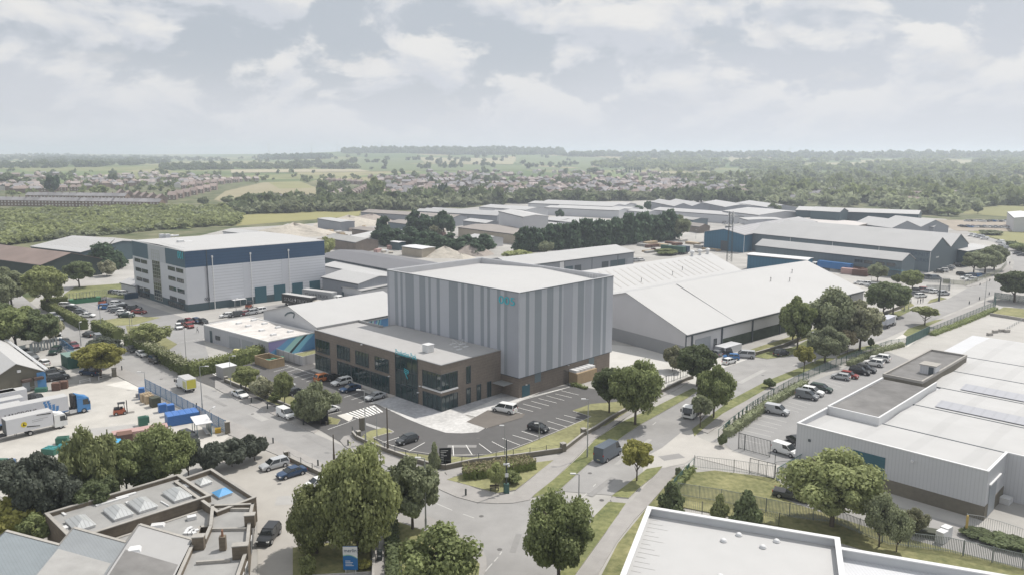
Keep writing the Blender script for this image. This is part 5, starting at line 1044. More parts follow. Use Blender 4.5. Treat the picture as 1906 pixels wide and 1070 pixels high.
# heaps in the rubble yard
def heap(name,label,px_,py_,rx,ry,h,m_,seed):
 random.seed(seed); c = g(px_,py_); m = MB(); n = 22; k = 9; b = len(m.v); m.smooth = False
 ph = [random.random() * 6 for _ in range(4)]
 for i in range(k + 1):
  for j in range(n):
   t = i / k; a_ = 2 * math.pi * j / n; wob = 1 + .18 * math.sin(2 * a_ + ph[0]) + .1 * math.sin(5 * a_ + ph[1]) + (random.random() - .5) * .07
   m.v.append((c.x + rx * t * wob * math.cos(a_),c.y + ry * t * wob * math.sin(a_),h * (1 - t ** 1.15) * (1 + .12 * math.sin(3 * a_ + ph[2])) * (1 + (random.random() - .5) * .08) - .05))
 for i in range(k):
  for j in range(n): j2 = (j + 1) % n; m.f.append((i * n + j,(i + 1) * n + j,(i + 1) * n + j2,i * n + j2)); m.m.append(0)
 return single(name,m,m_,label,'heap')
M_chalk = mat('pale_rubble',(0.42,0.385,0.33),0.95,0.2,0.5,bump=0.6); M_grav = mat('brown_gravel',(0.31,0.27,0.24),0.95,0.18,0.6,bump=0.5)
heap('rubble_heap','big flat topped pale rubble heap behind the blue banded block',548,436,26,22,6.5,M_chalk,3)
heap('rubble_heap','lumpy grey white rubble heap at the head of the rubble yard',650,418,22,26,6,M_chalk,4)
heap('rubble_heap','pinkish rubble heap by the long brown range',695,412,26,26,5,M_grav,5)
heap('rubble_heap','white stony heap just left of the gravel cone',828,476,13,9,4.4,M_chalk,6)
heap('gravel_heap','rounded brown gravel cone behind the studio parapet',876,474,10,9,5.4,M_grav,8)
heap('rubble_heap','small pale heap in front of the conifers',860,480,6,6,2,M_chalk,9)
ORDN = ['first','second','third','fourth']
# ---------------------------------------------------------------- fences, walls, hedges, lamps, posts
M_post = mat('galvanised_steel',(0.33,0.34,0.34),0.5,0.05,1,metal=0.3); M_dpost = mat('dark_steel',(0.05,0.06,0.06),0.5,0.05,1); M_green = mat('green_fence_paint',(0.06,0.12,0.105),0.6,0.06,1)
M_bluef = mat('blue_fence_paint',(0.035,0.13,0.26),0.55,0.08,1); M_timberp = mat('creosoted_pole',(0.09,0.075,0.06),0.9,0.1,1)
def alpha_mesh(name,col,gap=0.09,wire=0.3):
 """welded wire or pale bars: real see-through gaps from a procedural pattern"""
 if name in MATS: return MATS[name]
 m,nt,b = _bsdf(name); MATS[name] = m; N = nt.nodes; L = nt.links; b.inputs['Base Color'].default_value = (*col,1); b.inputs['Roughness'].default_value = 0.6
 geo = N.new('ShaderNodeNewGeometry'); sp = N.new('ShaderNodeSeparateXYZ'); L.new(geo.outputs['Position'],sp.inputs[0])
 ad = N.new('ShaderNodeMath'); ad.operation = 'SUBTRACT'; L.new(sp.outputs[0],ad.inputs[0]); L.new(sp.outputs[1],ad.inputs[1])
 a2 = N.new('ShaderNodeMath'); a2.operation = 'MULTIPLY_ADD'; a2.inputs[1].default_value = 0.37; L.new(sp.outputs[1],a2.inputs[0]); L.new(ad.outputs[0],a2.inputs[2])
 dv = N.new('ShaderNodeMath'); dv.operation = 'DIVIDE'; dv.inputs[1].default_value = gap; L.new(a2.outputs[0],dv.inputs[0])
 fr = N.new('ShaderNodeMath'); fr.operation = 'FRACT'; L.new(dv.outputs[0],fr.inputs[0]); lt = N.new('ShaderNodeMath'); lt.operation = 'LESS_THAN'; lt.inputs[1].default_value = wire; L.new(fr.outputs[0],lt.inputs[0])
 L.new(lt.outputs[0],b.inputs['Alpha']); return m
def fence(label,pts,h,m_post,m_panel,step=2.7,group=None,name='fence',rails=(0.15,0.95),spike=False,post_r=0.05,base=0.0,world=False):
 P = [Vector(p[:2]) if world else g(*p).xy for p in pts]; t = thing(name,label,'fence',(*P[0],0),0,group)
 pan = MB(); ra = MB()
 for a,b in zip(P,P[1:]):
  L = (b - a).length; d = (b - a) / L
  if m_panel: pan.face([(*a,base + .1),(*b,base + .1),(*b,base + h - .05),(*a,base + h - .05)])
  n = Vector((-d.y,d.x)) * 0.03
  for r in rails: z = base + h * r; ra.prism([a - n,b - n,b + n,a + n],z,z + .05,bottom=True)
 if m_panel: part('panel',pan,m_panel,t)
 if rails: part('rail',ra,m_post,t)
 tot = sum((b - a).length for a,b in zip(P,P[1:])); n = max(1,min(90,int(tot / step))); proto = None
 for i in range(n + 1):
  s = tot * i / n
  for a,b in zip(P,P[1:]):
   L = (b - a).length
   if s <= L + 1e-6: q = a + (b - a) * (s / L); break
   s -= L
  if proto is None: m = MB(); m.tube((0,0,base - .05),(0,0,base + h + .06),post_r,n=6); proto = part('post',m,m_post,t,local=True); proto.location = (q.x - P[0].x,q.y - P[0].y,0)
  else: c = proto.copy(); link(c); c.parent = t; c.location = (q.x - P[0].x,q.y - P[0].y,0)
 return t
A_green = alpha_mesh('green_wire_mesh',(0.07,0.13,0.115),0.12,0.42); A_grey = alpha_mesh('grey_pales',(0.22,0.235,0.23),0.22,0.42); A_blue = alpha_mesh('blue_pales',(0.035,0.15,0.30),0.16,0.66); A_wire = alpha_mesh('thin_wire_mesh',(0.25,0.26,0.26),0.3,0.14); A_dark = alpha_mesh('dark_bar_mesh',(0.04,0.05,0.05),0.3,0.22)
zD = Z(1200,620,3.9625); zR2 = Z(1426,430,3.9625); z3b = Z(1586,560,5.944); zc4 = Z(1426,800,3.9625); zw = Z(1160,880,5.944)
fence('green wire fence with dark posts between the right hand footway and the car park hedge',[(1337,818),(1362,795),(1395,768),(1424,749),(1459,728),(1495,708),(1530,693),(1566,679),(1596,667),(1625,656),(1655,646),(1686,642)],2.0,M_green,A_green)
fence('green wire fence along the footway beyond the solid green gate',[(1730,622),(1790,597),(1853,571)],2.0,M_green,A_green)
fence('green mesh screen fence in front of the dark tree at the right edge',[(1853,571),(1850,556),(1930,566)],2.4,M_green,alpha_mesh('dense_green_mesh',(0.08,0.14,0.14),0.1,0.75))
fence('low green fence beside the lower footway by the two conifers',[(1292,868),(1270,892),(1252,912),(1238,930)],1.6,M_green,A_green)
fence('tall wire fence across the front of the lawn',[(1292,871),(1320,874),(1349,877),(1380,881),(1441,891)],2.2,M_post,A_wire,step=6)
fence('grey palisade fence along the lower edge of the lawn',[zw(600,255),zw(1130,340),zw(1500,420),zw(1902,505),zc4(500,690),zc4(900,850),zc4(1340,905),zc4(1902,1035),(1960,1072)],2.2,mat('grey_green_steel',(0.20,0.225,0.215),0.6,0.06,1),A_grey,step=3.0)
fence('wire fence on posts by the lane below the lawn',[zw(560,330),zw(690,420),zw(885,450),zw(1180,490),zw(1720,580)],1.8,M_dpost,A_wire,step=4.5,rails=())
fence('wire fence round the scrub at the far right bottom',[(1798,981),(1826,985),(1860,995),(1896,1007),(1930,1020)],2.0,M_post,A_wire,step=5)
def solid_gate(label,a,b,h,m,mm=None,frame=True,name='gate',bars=4):
 A,B = g(*a).xy,g(*b).xy; t = thing(name,label,'gate',(*A,0)); fr = MB(); d = (B - A).normalized(); n = Vector((-d.y,d.x)) * .05; L = (B - A).length
 for i in range(bars + 1): q = A + (B - A) * i / bars; fr.tube((*q,0),(*q,h),.06 if i in (0,bars) else .035,n=6)
 for z in (.15,h - .08): fr.prism([A - n,B - n,B + n,A + n],z,z + .07,bottom=True)
 part('gate_frame',fr,mm or M_green,t)
 if m: p = MB(); p.face([(*A,.2),(*B,.2),(*B,h - .1),(*A,h - .1)]); part('panel',p,m,t)
 return t
solid_gate('long solid green sliding gate onto the right hand yard',(1686,643),(1729,622),2.4,mat('solid_green_panel',(0.05,0.115,0.10),0.5,0.06,1,ribs=(0.6,0.2,'u')),bars=8)
solid_gate('tall dark mesh double gate standing open at the car park entrance',zD(690,850),zD(922,912),2.9,A_dark,M_dpost,bars=2)
solid_gate('narrow dark mesh side gate left of the double gate',zD(690,850),zD(735,862),2.9,A_dark,M_dpost,bars=1)
solid_gate('dark framed mesh gate at the corner of the lawn',zD(772,1032),zD(960,1078),2.6,A_wire,M_dpost,bars=3)
solid_gate('dark green sliding gate beside the parked white van',zD(972,1090),(1494,866),2.2,A_green,M_green,bars=6)
fence('thin wire fence between the two mesh gates',[zD(960,960),zD(1060,950),zD(1130,930)],1.6,M_dpost,None,step=3)
# blue palisade on the side road
fence('tall blue palisade fence between the loading yard and the side road',[(271,725),(310,745),(350,767),(372,779)],2.5,M_bluef,A_blue,step=2.6)
fence('shorter blue palisade fence by the smoking shelter',[(372,779),(398,794),(421,806)],2.5,M_bluef,A_blue,step=2.6)
fence('grey mesh fence hung with blue sheets along the tree line',[(165,870),(215,862),(262,850),(300,826)],2.0,M_post,alpha_mesh('blue_grey_mesh',(0.16,0.22,0.28),0.2,0.6),step=3)
fence('grey palisade fence at the left edge below the loading yard',[(-20,880),(12,885),(40,893)],2.0,M_post,A_grey,step=3)
fence('tall grey mesh fence behind the parked cars of the left yard',[(28,664),(60,657),(107,645)],2.6,M_post,alpha_mesh('pale_mesh',(0.26,0.29,0.29),0.2,0.6),step=2.6)
solid_gate('blue barred gate of the left yard',(112,644),(138,664),2.4,A_blue,M_bluef,bars=6)
fence('thin wire fence on the far side of the bins',[(128,558),(172,553),(225,549)],2.2,M_post,A_wire,step=4)
fence('black railing fence along the open bays of the huge warehouse',[(1352,650),(1400,634),(1450,617),(1490,603)],1.8,M_dpost,A_dark,step=3)
fence('white post and rail barrier at the edge of the loading yard',[zK(1180,270),zK(1330,235)],0.8,C_ltrim,None,step=2.4,rails=(.45,.95),post_r=.08)
fence('white post and rail barrier by the yard gate pier',[zK(1460,215),zK(1650,165)],0.8,C_ltrim,None,step=2.4,rails=(.45,.95),post_r=.08)
fence('silver crash rail in front of the olive workshop',[zK(370,385),zK(700,315)],0.8,C_ltrim,None,step=2.6,rails=(.5,.9))
fence('dark palisade round the bright works car park',[(1724,540),(1768,541),(1768,528),(1715,524)],2.0,M_post,alpha_mesh('steel_pales',(0.16,0.18,0.19),0.2,0.55),step=3)
fence('pale yellow green palisade along the works footway',[(1755,528),(1800,532),(1862,507),(1873,494)],1.9,M_post,alpha_mesh('pale_pales',(0.33,0.33,0.22),0.2,0.6),step=3.5)
fence('wire fence on top of the studio yard wall',[(1182,742),(1234,716),(1279,700)],1.8,M_dpost,A_wire,step=2.6)
# low brick walls
def wall(label,pts,h,m=None,w=0.3,cap=True,name='boundary_wall'):
 P = [g(*p).xy for p in pts]; t = thing(name,label,'wall',(*P[0],0)); a_ = MB(); c_ = MB()
 for i,(a,b) in enumerate(zip(P,P[1:])):
  d = (b - a).normalized(); n = Vector((-d.y,d.x)) * w / 2; e = d * (w * .3 if i else 0); a_.prism([a - n - e,b - n,b + n,a + n - e],-.05,h + .001 * i); 
  if cap: n2 = n * 1.25; c_.prism([a - n2 - e,b - n2,b + n2,a + n2 - e],h + .004,h + .07 + .001 * i)
 part('wall',a_,m or C_gbrick,t)
 if cap: part('coping',c_,C_cope,t)
 return t
def pier(label,p,h,w=.7,m=None,group='brick piers'):
 P = g(*p); t = thing('brick_pier',label,'pier',(P.x,P.y,0),0,group); a = MB(); a.box((0,0,0),(w,w,h),rad(30)); part('shaft',a,m or C_gbrick,t,local=True); a = MB(); a.box((0,0,h),(w + .12,w + .12,.1),rad(30)); part('cap',a,C_cope,t,local=True)
W1p = [(656,809),(664,818),(681,826),(721,842),(762,857),(800,868),(829,873)]; W2p = [(829,873),(880,862),(960,853),(1010,846),(1047,841)]; W3p = [(1050,840),(1086,812),(1108,800),(1140,779),(1184,756),(1240,726),(1279,707),(1290,704)]
wall('low brown brick wall curving round the left of the office forecourt',W1p,0.75); wall('low brown brick wall below the chain posts facing the corner hedge',W2p,0.75); wall('long low brick wall between the studio car park and the main road',W3p,0.75)
wall('low brick wall behind the white saloon along the side road',[(418,709),(450,722),(500,742),(560,768),(609,790)],0.6); wall('dark brick wall with chain posts beside the blue saloon',[(535,855),(570,872),(612,893),(650,915)],0.7)
wall('low stone edged wall along the lawn of the huge warehouse',[(1407,661),(1455,647),(1500,628),(1540,612),(1600,590)],0.9); wall('dark low wall under the round dark green tree',[(1633,592),(1660,580),(1683,571)],1.0)
wall('short wall beside the narrow path at bottom',[(697,1010),(696,1045),(695,1085)],0.9,C_cope,.25)
for l,p,h,w in (('tall brick pier left of the lower forecourt entrance',(674,800),2.4,.8),('short brick pier at the start of the curved wall',(667,812),1.0,.7),('brick pier where the chain posts meet the long wall',(1048,840),1.5,.8),('brick pier halfway along the long wall',(1086,810),1.3,.8),('brick pier at the end of the blue palisade',(424,806),2.2,.8),('brick pier at the corner of the small office car park',(533,856),1.5,.7),('pier at the left yard entrance by the yellow tree',(213,700),1.8,.9),('brick pier beside the white saloon',(421,709),1.0,.6)): pier(l,p,h,w)
def chain(label,pts,n,h=.85,z0=0.8):
 P = [g(*p).xy for p in pts]; t = thing('chain_fence',label,'chain fence',(*P[0],0),0,'chain post fences'); tot = sum((b - a).length for a,b in zip(P,P[1:])); prev = None; ch = MB(); pr = None
 for i in range(n + 1):
  s = tot * i / n
  for a,b in zip(P,P[1:]):
   L = (b - a).length
   if s <= L + 1e-6: q = a + (b - a) * (s / L); break
   s -= L
  if pr is None: m = MB(); m.tube((0,0,z0),(0,0,z0 + h),.06,n=6); pr = part('post',m,M_dpost,t,local=True); pr.location = (*(q - P[0]),0)
  else: c = pr.copy(); link(c); c.parent = t; c.location = (*(q - P[0]),0)
  if prev is not None:
   for k in range(4):
    f = lambda u: (*(prev + (q - prev) * u),z0 + h - .08 - .9 * u * (1 - u)); ch.tube(f(k / 4),f((k + 1) / 4),.022,n=4)
  prev = q
 part('chain',ch,M_dpost,t)
chain('dark chain posts on the curved forecourt wall',W1p,9); chain('dark chain posts above the corner hedge',W2p,7); chain('chain posts on the wall beside the small office car park',[(540,858),(650,915)],5)
# street lamps and poles
def lamp(label,base,h,arm=1.2,az=0.0,r=.09,m=None,head=True,name='street_lamp',cat='street lamp'):
 P = g(*base); t = thing(name,label,cat,(P.x,P.y,0),0,'lamp posts and poles'); a = MB(); a.tube((0,0,-.05),(0,0,1.6),r * 1.35,n=8); a.tube((0,0,1.6),(0,0,h),r,r * .6,n=8)
 part('pole',a,m or M_post,t,local=True)
 if head: a = MB(); a.tube((0,0,h - .05),(arm * math.cos(az),arm * math.sin(az),h + .08),r * .6,n=6); part('arm',a,m or M_post,t,local=True); b = MB(); b.box((arm * math.cos(az),arm * math.sin(az),h + .0),(.75,.26,.14),az); part('lamp_head',b,C_ltrim,t,local=True)
 return t
def LH(b,tp): return max(3.0,height(b,tp))
for l,b,tp,az,arm,r in (('tall silver lamp post rising from the edge of the blue fence',(377,764),(377,681),0,1.4,.1),('short lamp post at the left end of the blue palisade',(271,722),(270,692),3.1,1.2,.08),('dark lamp post behind the clipped hedge of the left car park',(189,619),(186,572),1.5,.6,.09),
 ('dark lamp post in front of the first clipped hedge',(151,643),(149,600),1.5,.6,.09),('left post of the pair beside the spiky bush',(243,622),(242,584),1.5,.4,.08),('right post of the pair beside the spiky bush',(247,620),(246,583),1.5,.4,.08),('thin lamp post rising from the flowering hedge',(347.6,684),(346,613),1.5,.6,.08),
 ('green lamp post on the grass verge beside the long wall',(1093,851),(1097.5,743),3.1,.8,.1),('silver lamp post just inside the curved forecourt wall',(681,826),(678.4,726),3.1,1.0,.1),('lamp post between the corner trees near the side road',(792.7,985),(792.7,852),3.1,.9,.11),('dark lamp post on the kerb behind the bottom maple',(1076,992),(1079,882),3.1,.8,.11),
 ('lamp post beside the narrow path above the blue sign',(706,1030),(706,947),0,1.2,.1),('short armed lamp post at the very bottom',(748,1100),(750,1046),0,1.6,.1),('tall green lamp post in front of the young lime tree',(1516.5,676),(1520,618),3.1,.8,.1),('lamp post on the verge between the two large road trees',(1210,769),(1212.5,720),3.1,.8,.09),
 ('thin lamp post on the car park grass strip',(939.5,852),(940,792),3.1,.5,.06),('thin lamp post by the parked black hatchback',(1003.5,818),(1003,796),3.1,.5,.06),('thin lamp post in front of the zebra crossing',(702,821),(701,757),3.1,.5,.06),('tall lamp post beside the far road on the right',(1832,570),(1835,520),3.1,1,.1),('lamp post near the dark green round tree',(1683,580),(1684,546),3.1,.6,.09),
 ('second lamp post near the dark green round tree',(1691,577),(1692,553),3.1,.6,.09),('lamp post behind the round tree and grit wagon',(1620,545),(1619,515),3.1,.8,.09),('lamp post over the bright works car park',(1695,532),(1696,520),3.1,.8,.09),('lamp post by the cube of the electric kiosk',(430,720),(431,662),0,1,.08),('low lamp post beside the smoking shelter',(393,808),(394,762),1.4,1.4,.08),
 ('lamp post at the edge of the left yard',(440,585),(441,556),1.4,1,.08),('lamp post behind the conifer screen yard',(1295,445),(1296,428),1.4,1,.08)): lamp(l,b,LH(b,tp),arm,az,r)
lamp('dark timber telegraph pole inside the forecourt wall',(722,842),LH((722,842),(719,758)),r=.14,m=M_timberp,head=False,name='telegraph_pole',cat='pole'); lamp('dark timber pole beside the side road above the willow',(622,862),LH((622,862),(621,808)),r=.14,m=M_timberp,head=False,name='telegraph_pole',cat='pole')
lamp('thick black post on the island of the works entrance',(1747.5,560),LH((1747.5,560),(1751,519)),r=.25,m=M_dpost,head=False,name='post',cat='pole')
t = lamp('black camera pole with a control box beside the bench',(942.5,917),8.4,r=.12,m=M_dpost,head=False,name='camera_pole',cat='camera pole'); a = MB(); a.box((0,0,0),(.75,.55,1.5),.3); part('control_box',a,M_green,t,local=True); a = MB(); a.box((0,-.1,4.5),(.9,.25,.2),.2); a.ball((.35,-.15,4.35),.16,n=8,k=5); part('camera',a,C_ltrim,t,local=True)
a = MB(); a.box((.05,-.16,2.6),(.5,.06,.6),0); part('notice',a,C_ltrim,t,local=True)
# telecom mast
P = g(1357,487); t = thing('telecom_mast','tall lattice telecom mast with panel antennas beside the blue shed','mast',(P.x,P.y,0)); Hm = height((1357,487),(1356,394)); a = MB()
for s in (-1.1,1.1):
 for s2 in (-1,1): a.tube((s,s2 * .8,0),(s * .7,s2 * .5,Hm),.11,n=6)
for k in range(int(Hm / 1.5)): z = k * 1.5; f = 1 - .3 * z / Hm; a.tube((-1.1 * f,-.8 * f,z),(1.1 * f,.8 * f,z + 1.5),.05,n=4); a.tube((1.1 * f,-.8 * f,z),(-1.1 * f,.8 * f,z + 1.5),.05,n=4)
part('lattice',a,M_dpost,t,local=True)
for k in range(6): a = MB(); th = k * 1.05; a.box((1.3 * math.cos(th),1.3 * math.sin(th),Hm - 2.6),(.3,.2,2.4),th); part('antenna',a,C_ltrim,t,local=True)
for k in range(4): a = MB(); th = k * 1.6 + .4; a.box((1.5 * math.cos(th),1.5 * math.sin(th),Hm - 6.8),(.3,.2,1.6),th); part('antenna',a,C_ltrim,t,local=True)
for x,y0,k in ((501,266,0),(580,264,1),(628,264,2),(711,268,3),(1470,274,4)):
 d = _ray(x,286); d.normalize(); r_ = 4750; tt = r_ / math.hypot(d.x,d.y); h_ = min(92,(284 - y0) * r_ / FPX + 46); P = (d.x * tt,d.y * tt)
 t = thing('wind_turbine','tiny pale wind turbine on the skyline','wind turbine',(*P,0),0,'wind turbines on the horizon'); a = MB(); a.tube((0,0,0),(0,0,h_),1.8,1.2,n=6); part('tower',a,C_ltrim,t,local=True)
 for j in range(3): th = j * 2.094 + k; a = MB(); a.tube((0,-3,h_),(20 * math.sin(th),-3,h_ + 20 * math.cos(th)),1.1,.3,n=5); part('blade',a,C_ltrim,t,local=True)
# bollards
bp = MB(); bp.box((0,0,0),(.22,.22,.95),.4); bp.box((0,0,.95),(.18,.18,.06),.4); b0 = None
for l,p in (('beside the parked white saloon',(468,749)),('between the white saloon and white van',(498,761)),('in the willow shadow right of the white van',(565,791)),('near the mouth of the forecourt entrance',(648,829)),('above the small office car park wall',(592,867)),('on the corner left of the office car park pier',(508.5,825)),('across the road from the box van',(366,759)),('on the kerb by the loading yard entrance',(227,689)),('at the junction kerb left of the bench',(867,922)),('nearest of the far right kerb',(1804,566)),('second on the far right kerb',(1823,558)),('third on the far right kerb',(1841,549)),('on the far left kerb by the palisade',(1824,532)),('farther along the palisade kerb',(1842,524)),('farthest on the palisade kerb',(1856,517)),('on the kerb facing the black parked car',(329,690))):
 P = g(*p)
 if b0 is None: b0 = part('bollard',bp,M_dpost); b0['category'] = 'bollard'; o = b0
 else: o = b0.copy(); link(o)
 o.location = (P.x,P.y,.08); tag(o,'black kerbside bollard ' + l,'bollard','kerbside bollards')
# signs
P = g(829,868); t = thing('sign_totem','tall black sign totem with white lines behind the young conical tree','sign',(P.x,P.y,0)); H_ = height((829,868),(829,833)); w_ = 1.9; a = MB(); a.box((0,0,0),(w_,.22,H_),.12); part('panel',a,mat('black_sign_face',(0.012,0.014,0.016),0.4,0.05,1),t,local=True)
a = MB()
for k,l in enumerate((1.2,.9,.5,1.0,.45,.5,.5,.45)): z = H_ - .45 - k * .28; c,s = math.cos(.12),math.sin(.12); x0 = -.75; pts = [(x0,z),(x0 + l,z),(x0 + l,z + .09),(x0,z + .09)]; a.face([(x * c + .125 * s,x * s - .125 * c - .0,zz) for x,zz in pts])
part('lettering',a,C_ltrim,t,local=True)
P = g(605,789); t = thing('sign_totem','short black sign totem in the shade of the round willow','sign',(P.x,P.y,0)); a = MB(); a.box((0,0,0),(1.3,.3,3.3),-.2); part('panel',a,MATS['black_sign_face'],t,local=True); a = MB(); a.box((0,-.17,2.1),(.5,.04,.5),-.2); part('emblem',a,C_cyan,t,local=True)
# merlin sign
P = g(653,1066); t = thing('sign_board','blue and white board reading merlin beside the clipped bush at the bottom','sign',(P.x,P.y,0)); H_ = height((653,1066),(653,1016)); w_ = 1.75
a = MB(); a.box((0,.03,.45),(w_,.1,H_ - .45),0); part('panel',a,mat('sign_blue',(0.02,0.13,0.33),0.4,0.05,1),t,local=True)
a = MB(); n_ = 8; zc_ = lambda u: H_ - 1.15 - .35 * u + .25 * math.sin(u * 3.1); [a.face([(-w_ / 2 + w_ * i / n_,-.025,zc_(i / n_)),(-w_ / 2 + w_ * (i + 1) / n_,-.025,zc_((i + 1) / n_)),(-w_ / 2 + w_ * (i + 1) / n_,-.025,H_ - .02),(-w_ / 2 + w_ * i / n_,-.025,H_ - .02)]) for i in range(n_)]; part('white_field',a,C_ltrim,t,local=True)
a = MB(); [a.face([(-w_ / 2 + w_ * i / n_,-.03,zc_(i / n_) - .12),(-w_ / 2 + w_ * (i + 1) / n_,-.03,zc_((i + 1) / n_) - .1),(-w_ / 2 + w_ * (i + 1) / n_,-.03,zc_((i + 1) / n_)),(-w_ / 2 + w_ * i / n_,-.03,zc_(i / n_))]) for i in range(n_)]; part('green_swoosh',a,mat('swoosh_green',(0.2,0.42,0.3),0.5,0.05,1),t,local=True)
tx = text_mb('merlin',.62,.02); k = (w_ * .86) / tx.w; tx.v = [(-w_ * .43 + x * k,-.04 + y,H_ - .72 + z) for x,y,z in tx.v]; part('lettering',tx,mat('ink_blue',(0.03,0.06,0.1),0.5,0.05,1),t,local=True)
a = MB(); [a.face([(-.6,-.03,z),(-.6 + l,-.03,z),(-.6 + l,-.03,z + .07),(-.6,-.03,z + .07)]) for z,l in ((H_ - 1.9,.6),(H_ - 2.1,.9),(H_ - 2.3,.8),(H_ - 2.5,1.0),(H_ - 3.2,1.1))]; part('small_print',a,C_ltrim,t,local=True)
for s in (-.6,.6): a = MB(); a.tube((s,.03,-.05),(s,.03,.45),.05,n=6); part('post',a,C_ltrim,t,local=True)
# hedge signboard, litter bin, bench, cabinets
P = g(214,628); t = thing('sign_board','black board at the end of the second clipped hedge','sign',(P.x,P.y,0)); a = MB(); a.box((0,0,0),(2.2,.15,2.3),-.3); part('panel',a,MATS['black_sign_face'],t,local=True); a = MB(); [a.box((-.0 + .05,-.1,1.1 + k * .22),(1.1 - .2 * k,.03,.1),-.3) for k in range(3)]; part('lettering',a,C_ltrim,t,local=True)
P = g(707,1042); t = thing('litter_bin','black litter bin with a white label beside the narrow path','litter bin',(P.x,P.y,0.1)); a = MB(); a.box((0,0,0),(.62,.55,1.1),.05); a.box((0,0,1.1),(.7,.62,.12),.05); part('bin',a,M_dpost,t,local=True); a = MB(); a.box((0,-.285,.55),(.3,.02,.14),.05); part('label',a,C_ltrim,t,local=True)
P = g(920.5,914); t = thing('bench','small dark bench in front of the spiky shrub','bench',(P.x,P.y,.14),.1)
for k in range(2): a = MB(); a.box((0,.2 * k - .1,.42),(1.4,.16,.06),0); part('seat_slat',a,M_timberp,t,local=True)
a = MB(); a.box((0,.28,.5),(1.4,.05,.35),0); part('backrest',a,M_timberp,t,local=True)
for s in (-.6,.6): a = MB(); a.box((s,0,0),(.08,.45,.43),0); part('leg',a,M_dpost,t,local=True)
def kiosk(name,label,cat,c,size,rz,m,mt,door=None):
 P = g(*c); t = thing(name,label,cat,(P.x,P.y,0),rz); a = MB(); a.box((0,0,-.05),size); part('body',a,m,t,local=True); a = MB(); a.box((0,0,size[2] - .05),(size[0] + .2,size[1] + .2,.14)); part('roof',a,mt,t,local=True)
 for sx in (-.35,.35): a = MB(); a.box((sx * size[0] * .5,-size[1] / 2 - .02,.1),(size[0] * .3,.05,size[2] * .75)); part('door',a,door or m,t,local=True)
 return t
kiosk('electric_kiosk','grey metal electrical kiosk with a pale roof by the white saloon','kiosk',(422,700),(3.6,3.2,2.6),rad(-45),mat('kiosk_grey',(0.36,0.355,0.35),0.6,0.04,.5),C_ltrim)
kiosk('storage_cabin','dark green cabin with a flat roof beside the yellow tree','cabin',(139,680),(5.2,4.2,2.9),rad(-45),mat('cabin_green',(0.025,0.085,0.065),0.6,0.06,.5),mat('cabin_roof_green',(0.16,0.24,0.21),0.6,0.06,.5))
# timber bin store and its grey hoarding
F = Fr(zB(600,262),zB(768,222),zB(440,195),0.0); F = Fr(zB(602,185),zB(768,150),zB(438,128),2.0); t = thing('bin_store','square timber fenced bin store in the office car park','bin store',(*F.P(2,2),0)); m = MB()
for a in ((0,F.L,0,.12),(0,F.L,F.W - .12,F.W),(0,.12,.12,F.W - .12),(F.L - .12,F.L,.12,F.W - .12)): quadbox(m,F,*a,0,2.0)
part('fence',m,C_wood,t); m = MB(); 
for a in ((-.03,F.L + .03,-.03,.2),(-.03,F.L + .03,F.W - .2,F.W + .03)): quadbox(m,F,*a,2.0,2.05)
part('top_rail',m,mat('light_timber',(0.5,0.4,0.27),.8,.1,1),t)
for k in range(3): q = F.P(1.6 + k * 1.7,F.W * .5); m = MB(); m.box((*q,0),(1.3,1.0,1.3),rad(20 * k),taper=1.12); m.box((*q,1.3),(1.5,1.2,.1),rad(20 * k)); single('waste_bin',m,mat('bin_green',(0.05,0.16,0.11),.5,.1,1),('first','second','third')[k] + ' green wheeled bin inside the timber bin store','waste bin','bins in the timber store')
F = Fr(zB(975,238),zB(1120,200),zB(640,130),0.0); t = thing('hoarding','grey panel hoarding between the bin store and the office','hoarding',(*F.P(0,0),0)); m = MB(); quadbox(m,F,0,F.L + 2,0,.1,0,2.2); quadbox(m,F,0,.1,.1,F.W,0,2.2); part('panel',m,mat('hoarding_grey',(0.42,0.42,0.43),.6,.04,1,ribs=(2.4,.2,'v')),t)
sheet('soil_patch',[(570,676),(592,668),(592,650),(540,660)],0.02,M_drygrass)
# timber clad plant enclosure behind the studio
F = Fr(zA(1090,222),zA(1190,195),zA(1035,195),0); F = Fr(g(1073.5,704.5,2.6),g(1100,692,2.6),g(1062,700.5,2.6),2.6); t = thing('plant_enclosure','timber clad plant enclosure against the brick base of the studio','enclosure',(*F.P(0,0),0)); m = MB()
c0 = g(*zA(1088,223)); c1 = g(*zA(1190,190)); d = (c1 - c0).xy.normalized(); nn = Vector((-d.y,d.x)); L_ = (c1 - c0).xy.length + 2
m = MB(); m.prism([c0.xy,c0.xy + d * L_,c0.xy + d * L_ + nn * 3.2,c0.xy + nn * 3.2],0,2.5); part('fence',m,C_wood,t)
for k in range(5): q = c0.xy + d * (1.0 + k * L_ / 5.4) + nn * 1.6; m = MB(); m.box((*q,2.5),(1.5,2.2,.55),math.atan2(d.y,d.x)); part('plant_unit',m,C_ltrim,t)
solid_gate('tall black double gate beside the timber plant enclosure',zA(985,215),zA(1022,225),3.2,A_dark,M_dpost,bars=2)
slabg('verge',[(1845,586),(1868,574),(1940,580),(1940,602),(1906,596)],.5,M_grass,kerb=False); wall('low concrete retaining wall below the grass at the far right yard',[(1843,587),(1875,592),(1940,603)],.8,C_cope,.4)
fence('grey guard rail on posts in the far right yard',[(1870,616),(1886,607),(1908,594)],.8,M_post,None,step=2.4,rails=(.5,.9))
for i,(x,y) in enumerate(((1842,624),(1852,619),(1864,617),(1874,618))): P = g(x,y); b = MB(); b.box((P.x,P.y,0),(1.6,.8,.8),.3); single('concrete_block',b,C_cope,ORDN[i] + ' concrete barrier block from the left in the far right yard','barrier block','barrier blocks')
def lpart(n,mb,m,r): return part(n,mb,m,r,local=True)
